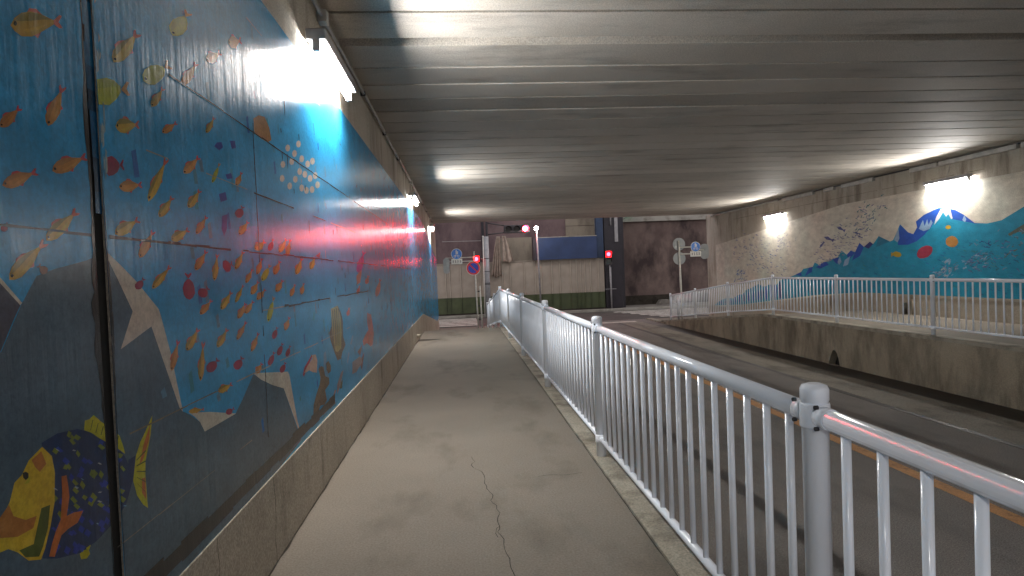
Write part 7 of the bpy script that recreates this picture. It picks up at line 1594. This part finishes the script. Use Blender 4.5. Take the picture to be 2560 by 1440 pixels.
for side in (-1, 1):
    prev = None
    for i in range(87):
        zz = .47 + i*.03
        wd = (.004 + .030*math.exp(-((zz-1.40)/.22)**2) + .016*math.exp(-((zz-1.95)/.25)**2)*(side < 0) + .012*math.exp(-((zz-2.8)/.3)**2))*r.uniform(.55, 1.1)
        if side > 0: wd *= .5
        e = JY + side*(.030 if side < 0 else .026)
        cur = (zz, e, e + side*wd)
        if prev: paint(mb, XL, 1, [(prev[1], prev[0]), (prev[2], prev[0]), (cur[2], cur[0]), (cur[1], cur[0])], 8, (.006,.006,.007))
        prev = cur
r = random.Random(33)      # blue sealant still filling the upper part of the joint, set back a little
zz = 1.72
while zz < 3.06:
    st = r.uniform(.03, .09); e = min(zz+st, 3.07)
    lft = JY - .029 + (.020 if zz < 2.0 else .010) + r.uniform(-.005, .007)
    paint(mb, XL, 1, [(lft, zz), (JY+.027, zz), (JY+.027, e), (lft+r.uniform(-.004,.004), e)], -60, r.choice([(.012,.16,.36),(.010,.10,.24),(.008,.05,.12)]))
    zz = e
r = random.Random(32)
for i in range(26):        # short pale marks along the far side of the joint
    zz = r.uniform(1.75, 3.05); h = r.uniform(.02, .09); o = JY + r.uniform(.028, .05)
    paint(mb, XL, 1, [(o, zz), (o+.009, zz+.01), (o+.012, zz+h), (o+.003, zz+h+.01)], 8, r.choice([(.25,.36,.45),(.35,.40,.42),(.12,.30,.45)]))
y = .55
while y < 5:              # dark grime band just above the plinth
    st = r.uniform(.1, .3)
    a = .505+r.uniform(-.006,.006); b = .575+r.uniform(-.012,.012)
    q = clip([(y, a), (y+st, a), (y+st, b), (y, b)], -1 if y < JY else 1)
    if len(q) > 2: paint(mb, XL, 1, q, 6, (.022,.022,.026))
    y += st
mb.build('mural', M['mural'], wl)

# right wall
wr = wall_side('mural_wall', XR, -1, 'long right underpass wall painted with teal waves on cream above a concrete plinth')
mb = MB()
mb.prism([(XR, y, ROAD-.1) for y in RAMP] + [(XR, y, 3.738) for y in reversed(RAMP)], (.45, 0, 0))
mb.build('concrete_face', M['wall'], wr)
mb = MB()
mb.prism([(XR-.001, y, lev(y)-.05) for y in RAMP] + [(XR-.001, y, pl_top(y)+.05) for y in reversed(RAMP)], (-.006, 0, 0))
mb.build('plinth', M['plinth'], wr)
mb = MB(); mb.tube((XR-.06,15.0,-.01),(XR-.06,15.0,.30),.05,12); mb.build('stub_pipe', M['dirt'], wr)
mb = MB(); mb.tube((XR-.06,14.72,-.01),(XR-.06,14.72,.40),.025,8); mb.build('stub_pipe', M['retain'], wr)
mb = MB()
ysr = sorted(set(RAMP+[17.5]))
pr = [(y, pl_top(y)+.055) for y in ysr if y < 26.8] + [(26.8, pl_top(26.8)+.055)]
pt = [(y, paint_top(y)+.05) for y in ysr if y < 26.8] + [(26.8, paint_top(26.8)+.05)]
paint(mb, XR, -1, pr + pt[::-1], -1, COL['cream'])
for c, layer, pts in POLYR: paint(mb, XR, -1, [(y, max(zz, pl_top(y)+.056)) for y, zz in pts], layer, COL[c])
r = random.Random(21)
for i in range(420):
    y = r.uniform(8, 17.5); zz = r.uniform(.55, 1.9)
    if zz > 2.25 - abs(y-13.7)*.22 - .25 : continue
    s = r.uniform(.03, .12)
    paint(mb, XR, -1, [(y, zz), (y+s, zz+s*.3), (y+s*1.2, zz+s*.1), (y+s*.2, zz-s*.25)], 2 if i % 2 else 1.5, r.choice([(.02,.30,.42),(.015,.17,.33),(.03,.24,.30),(.02,.20,.40),(.05,.27,.36)]))
line_rag(mb, XR, -1, 3.33, 8, 25, .012, (.10,.09,.075), 5, 1, .15)
mb.build('mural', M['mural_matt'], wr)

# ------------------------------------------------------------------ bridge deck of side-by-side beams
deck = thing('bridge_deck', (5.2, 9, 3.74), 'grey concrete beam ceiling of the underpass spanning from wall to wall', 'bridge')
cuts = []
y = 6.01 - .655*23 - .15
k = 0
y = 5.945
fw = [y]
joints = [-5.2]
while joints[-1] + .66 < 5.3: joints.append(joints[-1] + .655)
joints = [j + (5.33 - joints[-1]) for j in joints]
joints += [5.93, 6.09, 6.75, 7.34, 7.93, 8.51, 9.13, 9.78, 10.35, 10.98, 11.62, 12.2, 12.72, 13.35, 14.0, 14.65, 15.3, 16.1]
while joints[-1] < 26.9: joints.append(joints[-1] + .64)
for a, b in zip(joints, joints[1:]):
    if abs(a - 5.93) < .01: continue                     # the one wide open joint
    g0 = .036 if abs(a-8.51) > .01 and abs(a-16.1) > .01 else .06
    mb = MB(); dz = rnd.uniform(0, .002)
    mb.box(-1.5, 11.9, a+g0, b-.008, 3.741+max(0,dz), 4.25)
    o = mb.build('beam', M['beam'], deck, .002)
mb = MB(); mb.box(-1.5, 11.9, joints[0], joints[-1], 4.252, 4.7); mb.build('deck_slab', M['retain'], deck)

# ------------------------------------------------------------------ conduits
cl = thing('cable_pipe', (XL, 9, 3.6), 'thin grey cable pipe running along the top of the fish mural wall', 'pipe')
mb = MB(); mb.tube((XL+.035, -4.9, 3.60), (XL+.035, 27.2, 3.60), .016, 8); mb.build('pipe_run', M['pipe'], cl)
for yy in [1.2, 3.2, 7.2, 9.2, 11.2, 16, 18.4, 20.4, 24.5]:
    mb = MB(); mb.box(XL+.002, XL+.056, yy-.012, yy+.012, 3.575, 3.625); mb.build('pipe_clip', M['steel'], cl)
for yy in (5.1, 13.85, 22.5):
    mb = MB(); mb.box(XL+.002, XL+.075, yy-.05, yy+.05, 3.55, 3.65); mb.build('junction_box', M['trough'], cl, .006)
ct = thing('cable_trough', (XR, 15, 3.66), 'broken pale strip of cable trough under the ceiling edge of the right wall', 'pipe')
for a, b in ((7.0,11.6),(11.7,13.75),(13.83,14.7),(16.1,17.5),(17.9,18.4),(19.0,20.9),(21.2,27.2)):
    mb = MB(); th = .10 if b < 21 else .05
    mb.box(XR-.09, XR-.002, a, b, 3.70-th, 3.70); mb.build('trough_piece', M['trough'], ct, .008)
mb = MB(); mb.tube((XR-.03, 7, 3.70), (XR-.03, 27, 3.70), .02, 8); mb.build('pipe_run', M['steel'], ct)

# ------------------------------------------------------------------ wall lamps (fluorescent battens)
def make_lamp():
    t = thing('wall_lamp', (0, 0, 0), 'x', 'lamp', 'fluorescent lamps on the underpass walls')
    mb = MB(); mb.box(.03, .17, -.66, .66, .05, .13); mb.build('housing', M['housing'], t, .01)
    mb = MB(); mb.tube((.10, -.60, 0), (.10, .60, 0), .0235, 14); mb.build('tube', M['tube'], t)
    for s in (-1, 1):
        mb = MB(); mb.box(.075, .125, s*.635-.02, s*.635+.02, -.028, .0545); mb.build('lamp_holder', M['housing'], t, .005)
        mb = MB(); mb.box(.0, .059, s*.4-.03, s*.4+.03, .06, .125); mb.build('bracket', M['housing'], t)
    mb = MB(); mb.tube((.03, -.1, .13), (.02, -.02, .30), .006, 6); mb.tube((.02, -.02, .30), (.02, .02, .45), .006, 6); mb.build('cable', M['pipe'], t)
    return t
LAMPS = [(XL, 5.15, 3.15, 0, 'nearest glaring white tube lamp, high on the fish mural wall'),
         (XL, 13.9, 3.15, 0, 'second tube lamp along the fish mural wall, dazzling above a tall white reflection'),
         (XL, 22.4, 3.15, 0, 'farthest tube lamp on the left wall, small and bright at its far end'),
         (XL, -3.25, 3.15, 0, 'tube lamp on the fish mural wall behind the viewer, nearest the big striped fish'),
         (XR, 13.5, 3.15, 180, 'glowing tube lamp above the blue wave crest on the right wall'),
         (XR, 21.5, 3.12, 180, 'smaller glowing tube lamp above tiny fish at the far end of the right wall')]
proto = make_lamp()
for i, (lx, ly, lz, a, lab) in enumerate(LAMPS):
    o = proto if i == 0 else copy_tree(proto)
    o.location = (lx, ly, lz); o.rotation_euler = (0, 0, R(a)); o['label'] = lab

# ------------------------------------------------------------------ railings
bal_me = MB().tube((0,0,.15),(0,0,.995),.0135,10).mesh('baluster', M['white'])
def fence(x, posts, base, label, near, mid_x):
    t = thing('railing', (x, 12, base(12)), label, 'railing')
    cap = MB(); cap.lathe((0,0,0), [(.0385,-.05),(.0385,1.055),(.0415,1.058),(.0415,1.092),(.036,1.103),(.02,1.108)], 20)
    pm = cap.mesh('post', M['white'])
    sl = MB(); sl.lathe((0,0,0), [(.0415,.975),(.0435,.98),(.0435,1.045),(.0415,1.05)], 18)
    slm = sl.mesh('clamp', M['white'])
    sl = MB(); sl.lathe((0,0,0), [(.0415,.105),(.045,.11),(.045,.165),(.0415,.17)], 18)
    slm2 = sl.mesh('clamp', M['white'])
    btm = MB().tube((-.026,0,0), (-.037,0,0), .0065, 8).mesh('bolt', M['steel'])
    for p in posts:
        o = inst('post', pm, t, (x, p, base(p)))
        inst('clamp', slm, o, (x, p, base(p))); inst('clamp', slm2, o, (x, p, base(p)))
        for dy in (-.06, .06):
            for zz in (1.048, .985): inst('bolt', btm, o, (x, p+dy, base(p)+zz))
    rest = MB(); n_near = 0
    for a, b in zip(posts, posts[1:]):
        za, zb = base(a), base(b)
        mb = MB(); mb.tube((x, a+.02, za+1.013), (x, b-.02, zb+1.013), .030, 16)
        for q, zq, e in ((a, za, 1), (b, zb, -1)):
            s = (zb-za)/(b-a)
            mb.tube((x, q+e*.036, zq+1.013+s*e*.036), (x, q+e*.085, zq+1.013+s*e*.085), .0328, 16)
        mb.build('top_rail', M['white'], t)
        mb = MB(); mb.tube((x, a+.02, za+.138), (x, b-.02, zb+.138), .0215, 12)
        for q, zq, e in ((a, za, 1), (b, zb, -1)):
            s = (zb-za)/(b-a)
            mb.tube((x, q+e*.034, zq+.138+s*e*.034), (x, q+e*.085, zq+.138+s*e*.085), .0255, 12)
        mb.build('bottom_rail', M['white'], t)
        n = max(2, round((b-a)/.15))
        for k in range(1, n):
            y = a + (b-a)*k/n; zz = za + (zb-za)*k/n
            if near(y) and n_near < 100:
                inst('baluster', bal_me, t, (x, y, zz)); n_near += 1
            else:
                rest.tube((x, y, zz+.15), (x, y, zz+.995), .0135, 8)
    tag(rest.build('baluster', M['white'], t), kind='stuff')
    return t
fence(1.055, [-4.22,-1.22] + [1.78+3.0*k for k in range(6)] + [19.75, 22.7, 25.4], lambda y: lev(y)+.018,
      'tall white tubular railing along the near path, its large posts in the foreground', lambda y: 1.05 < y < 16.8, 1)
fence(8.6, [4.63, 7.63, 10.6, 13.5, 16.4, 19.3, 22.1, 24.8], lambda y: lev(y)+.035,
      'white tubular railing on the raised footway across the road, in front of the wave mural', lambda y: 7.6 < y < 22.2, 1)

# ------------------------------------------------------------------ beyond the underpass
G = ROAD + .11
def one(name, mb, mt, label, cat, bevel=0.0, group=None):
    return tag(mb.build(name, mt, None, bevel), label, cat, group)

ho = thing('hoarding', (2, 35, G), 'long site hoarding of white ribbed sheets over a green lower band across the crossroad', 'hoarding')
def ribbed(x0, x1, y, z0, z1, seed):
    """flat sheets of uneven width, open seams and raised seam ribs: (sheets, ribs)"""
    r = random.Random(seed); mb = MB(); rb = MB(); xx = x0
    while xx < x1 - .02:
        wd = min(r.choice([.24, .30, .34, .46, .62, .80]), x1-xx)
        mb.box(xx+.014, xx+wd-.014, y, y+.03, z0, z1)
        e = xx+wd
        if e < x1-.1: rb.box(e-.034, e-.004, y-.05, y-.002, z0, z1)
        xx = e
    return mb, rb
for za, zb, yy, nm, mt, m2, sd in ((.16, 2.07, 35.0, 'upper_sheet', 'panel', 'panel_rib_lit', 2), (G, .155, 34.99, 'lower_sheet', 'panel_green', 'panel_green', 2)):
    mb, rb = ribbed(-6, 8.28, yy, za, zb, sd)
    o = mb.build(nm, M[mt], ho); rb.build('rib', M[m2], o)
mb = MB(); mb.box(-6, 8.28, 35.06, 35.1, G, 2.06); mb.build('backing', M['darksteel'], ho)
mb = MB(); mb.box(-6, 8.28, 34.94, 35.06, 2.075, 2.11); mb.build('top_rail', M['panel'], ho)
mb = MB(); mb.box(-6, 8.28, 34.9, 35.0, G, G+.08); mb.build('base_board', M['dirt'], ho)

bb = thing('sign_board', (6, 34.8, 2.1), 'long plain blue board mounted above the white hoarding', 'board')
mb = MB(); mb.box(4.36, 7.83, 34.70, 34.98, 2.115, 3.36); mb.build('board_face', M['bluebox'], bb)
mb = MB(); mb.box(4.16, 4.357, 34.69, 34.99, 2.11, 3.34); mb.build('board_side', M['blueside'], bb)
mb = MB(); mb.box(4.36, 7.83, 34.69, 34.99, 3.363, 3.40); mb.build('cap_strip', M['paleband'], bb)
mb = MB()
mb.box(7.87, 8.27, 34.9, 35.3, 2.115, 6.5)
one('steel_column', mb, M['bluecol'], 'tall blue steel column at the right end of the blue board', 'column', .02)
sc_ = thing('steel_column', (8.8, 35.3, G), 'massive dark steel column between the green hoarding and the brown wall', 'column')
mb = MB(); mb.box(8.34, 9.35, 35.0, 35.9, G, 7.0); mb.build('shaft', M['darksteel'], sc_, .03)
mb = MB(); mb.box(8.95, 9.14, 34.93, 34.998, 3.0, 5.2); mb.build('cover_strip', M['pipe'], sc_)
for px, za, zb, rr in ((8.73, 3.95, 5.0, .045), (8.62, G, 1.55, .05)):
    mb = MB(); mb.tube((px, 34.92, za), (px, 34.92, zb), rr, 10); mb.build('pipe', M['pipe'], sc_)
mb = MB(); mb.box(9.36, 9.5, 35.1, 35.8, G, 6.8); mb.build('side_flange', M['darksteel'], sc_)

bg = thing('building', (0, 37, G), 'dark mortar building front with a beige panel standing behind the hoarding', 'building')
mb = MB(); mb.box(-14, 9.4, 37.0, 41, G, 9); mb.build('wall', M['mortar'], bg)
mb = MB(); mb.box(2.4, 4.35, 36.93, 36.998, 1.6, 3.55); mb.build('lamplit_patch', M['beige'], bg)  # street lamp's pool of light on the wall, painted as a beige sheet
for za, zb in ((3.3, 4.12), (4.15, 6.2)):
    mb = MB(); mb.box(6.45, 8.4, 36.93, 36.998, za, zb); mb.build('beige_panel', M['beige'], bg)
mb = MB(); mb.box(1.35, 1.5, 36.9, 36.998, 2.0, 8); mb.build('corner_trim', M['darksteel'], bg)
mb = MB(); mb.tube((-1.0, 36.6, 3.44), (1.3, 36.6, 3.42), .014, 6); mb.build('cable', M['trough'], bg)

fw_ = thing('concrete_wall', (13, 37, G), 'stained reddish-brown wall across the crossroad, below a pale concrete beam', 'wall')
mb = MB(); mb.box(9.55, 26, 37, 38, G, 4.25); mb.build('wall_face', M['rust_wall'], fw_)
for ya, za, zb in ((36.85, 4.253, 4.62), (36.9, 4.66, 4.95)):
    mb = MB(); mb.box(9.55, 26, ya, 38.1, za, zb); mb.build('beam', M['paleband'], fw_, .02)
mb = MB(); mb.box(9.6, 26, 36.93, 36.997, G, -.25); mb.build('damp_base', M['dirt'], fw_)
bk = MB(); bk.prism([(11.8,36.3,G),(12.95,36.3,G),(12.8,36.3,G+.2),(12.5,36.3,G+.28),(12.0,36.3,G+.27)], (0,.5,0))
one('concrete_block', bk, M['pave_far'], 'low pale concrete block lying at the foot of the brown wall', 'block', .03)
gl = thing('indicator_lamp', (10.2, 36.7, 4.5), 'tiny green indicator light on the pale beam above the brown wall', 'lamp')
mb = MB(); mb.lathe((10.24,36.6,4.57), [(.03,0),(.055,.02),(.06,.06),(.04,.11),(.01,.125)], 12); mb.build('lens', M['green_led'], gl)
mb = MB(); mb.tube((10.24,36.62,4.57),(9.72,36.84,4.3),.015,6); mb.build('stay', M['steel'], gl)

# tarpaulins hung over the hoarding
def tarp(x0, x1, z0, z1, cx, folds, y, seed):
    mb = MB(); nx, nz = 44, 14; r = random.Random(seed); k = len(mb.v)
    for j in range(nz+1):
        v = j/nz
        for i in range(nx+1):
            u = i/nx
            xx = cx + (x0 + (x1-x0)*u - cx)*(.30 + .70*v**.8)
            zz = z1 + (z0-z1)*v + .05*math.sin(u*9)*v
            mb.v.append((xx, y - .05*(.3+v)*math.sin(u*folds*math.pi*2) - .05, zz))
    for j in range(nz):
        for i in range(nx):
            a = k+j*(nx+1)+i
            mb.f.append((a, a+1, a+nx+2, a+nx+1)); mb.sm.append(True); mb.c.append(None)
    return mb
o = one('tarpaulin', tarp(1.72, 2.32, 1.25, 3.55, 2.3, 4, 34.9, 1), M['tarp'], 'wide creased brown tarpaulin hanging low over the hoarding beside the grey pole', 'tarpaulin')
s = o.modifiers.new('thickness', 'SOLIDIFY'); s.thickness = .01
o = one('tarpaulin', tarp(2.40, 3.05, 2.06, 3.55, 2.45, 2, 34.86, 2), M['tarp'], 'shorter pale tarpaulin tied back like a curtain above the hoarding', 'tarpaulin')
s = o.modifiers.new('thickness', 'SOLIDIFY'); s.thickness = .01

# utility pole with grey sleeve
up = thing('utility_pole', (1.45, 33.7, ROAD), 'grey sleeved utility pole with dark bands at the end of the near railing', 'pole')
mb = MB(); mb.tube((1.50,33.9,G-.1),(1.58,33.9,9),.07,12); mb.build('shaft', M['darksteel'], up)
mb = MB(); mb.tube((1.45,33.9,G-.1),(1.49,33.9,3.5),.145,16,.13); mb.build('sleeve', M['sleeve'], up)
for zz in (2.28, 1.56, .92, .86, -.1):
    mb = MB(); mb.tube((1.47,33.9,zz),(1.47,33.9,zz+.035),.152,16); mb.build('band', M['steel'], up)
mb = MB(); mb.tube((1.25,33.75,G-.1),(1.31,33.75,3.45),.028,8); mb.lathe((1.31,33.75,3.45),[(.03,0),(.05,.03),(.05,.06),(.02,.09)],10); mb.build('cable_guard', M['pole_white'], up)

# vehicle signal
vs = thing('traffic_signal', (3.2, 33.9, 3.85), 'horizontal traffic signal showing red at its right end', 'traffic signal')
mb = MB(); mb.box(2.48, 3.90, 33.86, 34.02, 3.63, 4.08); mb.build('body', M['signal_body'], vs, .05)
for i, xx in enumerate((2.72, 3.19, 3.66)):
    mb = MB(); mb.disc_y(xx, 33.845, 3.855, .165, .012); ln = mb.build('lens', M['red_rim'] if i == 2 else M['lens_off'], vs)
    if i == 2:
        mb = MB(); mb.disc_y(xx, 33.832, 3.855, .13, .010); mb.build('led_core', M['red'], ln)
    mb = MB(); n = 16
    for k in range(n):
        t0 = R(-20) + R(220)*k/n; t1 = R(-20) + R(220)*(k+1)/n
        a = lambda t, rr, yy: (xx+rr*math.cos(t), yy, 3.855+rr*math.sin(t))
        mb.face([a(t0,.18,33.858), a(t1,.18,33.858), a(t1,.175,33.62), a(t0,.175,33.62)], True)
        mb.face([a(t0,.172,33.858), a(t0,.168,33.62), a(t1,.168,33.62), a(t1,.172,33.858)], True)
    mb.build('hood', M['signal_body'], vs)
for za, zb in ((4.25, 4.05), (3.6, 3.7)):
    mb = MB(); mb.tube((1.56,33.94,za),(2.6,33.94,zb),.033,8); mb.build('arm', M['signal_body'], vs)

def ped_signal(x, y, z, label, pole):
    t = thing('pedestrian_signal', (x, y, z), label, 'traffic signal', 'red pedestrian signals')
    mb = MB(); mb.box(x-.19, x+.19, y, y+.15, z-.62, z+.24); mb.build('body', M['signal_body'], t, .02)
    mb = MB(); mb.box(x-.15, x+.15, y-.014, y-.002, z-.155, z+.155); ln = mb.build('lens', M['red_rim'], t, .004)
    mb = MB(); mb.disc_y(x, y-.024, z, .105, .008, 20); mb.build('led_core', M['red_small'], ln)
    mb = MB(); mb.box(x-.13, x+.13, y-.014, y-.002, z-.55, z-.29); mb.build('lens', M['lens_off'], t, .004)
    for zz in (z+.2, z-.22):
        mb = MB(); mb.box(x-.18, x+.18, y-.17, y-.001, zz-.008, zz+.008); mb.box(x-.18, x-.165, y-.12, y-.001, zz-.2, zz-.009); mb.box(x+.165, x+.18, y-.12, y-.001, zz-.2, zz-.009)
        mb.build('hood', M['signal_body'], t)
    if pole:
        mb = MB(); mb.tube((x+.1, y+.08, G), (x+.06, y+.08, z-.621), .04, 10); mb.tube((x-.3, y+.08, .3), (x+.4, y+.08, .3), .02, 6); mb.build('pole', M['pipe'], t)
    else:
        mb = MB(); mb.tube((x+.191, y+.08, z), (1.36, 33.94, z), .025, 8); mb.build('arm', M['pipe'], t)
    return t
ped_signal(.90, 34.0, 2.29, 'red pedestrian signal just above the round no-parking sign', False)
ped_signal(8.44, 34.5, 2.29, 'red pedestrian signal in front of the massive dark steel column', True)

# street lamp
sl_ = thing('street_lamp', (4.22, 33.0, ROAD), 'thin street lamp with a dazzling white head beside the red traffic signal', 'street lamp')
mb = MB(); mb.tube((4.30,33.2,G-.1),(4.21,33.2,3.70),.05,10,.04); mb.build('pole', M['pipe'], sl_)
mb = MB(); mb.lathe((4.20,33.2,3.72),[(.03,0),(.085,.03),(.105,.09),(.09,.15),(.04,.19)],16); mb.build('bulb', M['bulb'], sl_)
mb = MB(); mb.lathe((4.20,33.2,3.915),[(.10,0),(.09,.03),(.03,.06)],14); mb.build('cap', M['signal_body'], sl_)

# road signs
def pictogram(mb, x, y, z, s):
    def blob(px, pz, r, n=10): mb.prism([(x+px+r*math.cos(2*math.pi*i/n), y, z+pz+r*math.sin(2*math.pi*i/n)) for i in range(n)], (0,.003,0))
    def poly(p): mb.prism([(x+a, y, z+b) for a, b in p], (0,.003,0))
    blob(-.05*s, .72*s, .09*s)
    poly([(-.17*s,.60*s),(.07*s,.60*s),(.05*s,.2*s),(.10*s,-.05*s),(.0,-.05*s),(-.05*s,.15*s),(-.12*s,-.05*s),(-.22*s,-.05*s),(-.13*s,.2*s)])
    blob(.20*s, .50*s, .065*s)
    poly([(.11*s,.42*s),(.29*s,.42*s),(.27*s,.0),(.20*s,.0),(.13*s,.0)])
    for cx in (-.32*s, .32*s):
        n = 16
        for i in range(n):
            a, b = 2*math.pi*i/n, 2*math.pi*(i+1)/n
            mb.prism([(x+cx+r_*math.cos(t), y, z-.42*s+r_*math.sin(t)) for r_, t in ((.16*s,a),(.22*s,a),(.22*s,b),(.16*s,b))], (0,.003,0))
    poly([(-.34*s,-.40*s),(-.12*s,-.16*s),(.22*s,-.16*s),(.34*s,-.40*s),(.30*s,-.42*s),(.18*s,-.22*s),(-.10*s,-.22*s),(-.28*s,-.42*s)])
def strokes(mb, x, y, z, wd, hh, seed):
    r = random.Random(seed)
    for i in range(4):
        cx = x - wd*.36 + i*wd*.24
        for k in range(3): mb.box(cx-.03, cx+.03+r.uniform(-.02,.01), y-.003, y, z-hh*.25+k*hh*.22, z-hh*.25+k*hh*.22+.016)
        mb.box(cx-.006, cx+.008, y-.0028, y-.0002, z-hh*.28, z+hh*.28)
def oblong(mb, x, y, z, wd, hh, t):
    pts = []
    for sx, sz, a0 in ((1,1,0),(-1,1,90),(-1,-1,180),(1,-1,270)):
        for k in range(6):
            a = R(a0 + 18*k); rr = wd*.42
            pts.append((x + sx*(wd/2-rr) + rr*math.cos(a), y, z + sz*(hh/2-rr) + rr*math.sin(a)))
    mb.prism(pts, (0, t, 0))
def plates(t, x, y, zb, zr, rad, seed):
    mb = MB(); mb.disc_y(x, y-.02, zb, rad, .018); p = mb.build('blue_plate', M['sign_blue'], t)
    mb = MB()
    n = 28
    for i in range(n):
        a, b = 2*math.pi*i/n, 2*math.pi*(i+1)/n
        mb.prism([(x+r_*math.cos(q), y-.024, zb+r_*math.sin(q)) for r_, q in ((rad*.93,a),(rad,a),(rad,b),(rad*.93,b))], (0,.003,0))
    pictogram(mb, x, y-.024, zb, rad*.92); mb.build('pictogram', M['sign_white'], p)
    mb = MB(); mb.box(x-.235, x+.235, y-.02, y-.002, zr-.115, zr+.115); q = mb.build('white_plate', M['sign_white'], t, .004)
    mb = MB(); strokes(mb, x, y-.0205, zr, .42, .2, seed); mb.build('lettering', M['ink'], q)
ls = thing('sign_post', (.68, 26.6, lev(26.6)), 'white sign post with a round no-parking sign and a blue sign on its left arm', 'sign post')
mb = MB(); mb.tube((.685,26.6,lev(26.6)-.05),(.62,26.6,2.45),.033,10); mb.build('pole', M['pole_white'], ls)
mb = MB(); mb.disc_y(.565, 26.54, 1.73, .305, .016); p = mb.build('no_parking_plate', M['sign_red'], ls)
mb = MB(); mb.disc_y(.565, 26.535, 1.73, .215, .004); mb.build('blue_field', M['sign_deep'], p)
mb = MB(); c45 = .7071; L_ = .225; wd = .028
mb.prism([(.565+c45*(-L_)-wd*c45, 26.530, 1.73+c45*L_-wd*c45),(.565-c45*L_+wd*c45,26.530,1.73+c45*L_+wd*c45),(.565+c45*L_+wd*c45,26.530,1.73-c45*L_+wd*c45),(.565+c45*L_-wd*c45,26.530,1.73-c45*L_-wd*c45)],(0,.004,0))
mb.build('slash', M['sign_red'], p)
mb = MB()
for i in range(32):
    a, b = 2*math.pi*i/32, 2*math.pi*(i+1)/32
    mb.prism([(.565+r_*math.cos(q), 26.536, 1.73+r_*math.sin(q)) for r_, q in ((.288,a),(.305,a),(.305,b),(.288,b))], (0,.003,0))
mb.build('white_rim', M['sign_white'], p)
for za in (2.20, 2.04):
    mb = MB(); mb.tube((.62,26.6,za),(-.62,26.6,za),.021,8); mb.build('arm', M['pole_white'], ls)
plates(ls, -.13, 26.57, 2.36, 2.04, .235, 3)
mb = MB(); oblong(mb, -.58, 26.53, 1.87, .27, .66, .05); mb.build('oblong_plate', M['grey_back'], ls)
sb = thing('barrier_post', (.84, 26.6, lev(26.6)), 'short white double-tube barrier post with dark rungs beside the sign post', 'post')
mb = MB(); mb.tube((.855,26.62,lev(26.6)-.05),(.815,26.62,.95),.032,10); mb.build('tube', M['pole_white'], sb)
for zz in (.72, .1, -.5):
    mb = MB(); mb.box(.70, .80, 26.60, 26.64, zz-.03, zz+.03); mb.build('rung', M['steel'], sb)

rs = thing('sign_post', (9.35, 25.6, lev(25.6)), 'white sign post with two grey disc backs and a blue sign on its right arms', 'sign post')
mb = MB(); mb.tube((9.37,25.6,lev(25.6)-.05),(9.32,25.6,2.55),.042,10); mb.build('pole', M['pole_white'], rs)
for zz in (2.40, 1.79):
    mb = MB(); mb.disc_y(9.345, 25.65, zz, .27, .016); mb.build('disc_back', M['grey_back'], rs)
for za in (2.26, 1.97):
    mb = MB(); mb.tube((9.34,25.57,za),(9.85,25.57,za),.026,8); mb.build('arm', M['pole_white'], rs)
mb = MB(); mb.tube((9.85,25.6,2.12),(10.4,25.6,2.12),.02,8); mb.build('arm', M['pole_white'], rs)
plates(rs, 10.03, 25.57, 2.26, 1.96, .215, 8)
mb = MB(); oblong(mb, 10.45, 25.6, 2.05, .34, .64, .05); mb.build('oblong_plate', M['grey_back'], rs)
mb = MB(); mb.tube((9.22,25.62,lev(25.6)-.05),(9.2,25.62,.3),.05,8); one('barrier_post', mb, M['pipe'], 'short grey post beside the sign post with two disc backs', 'post')
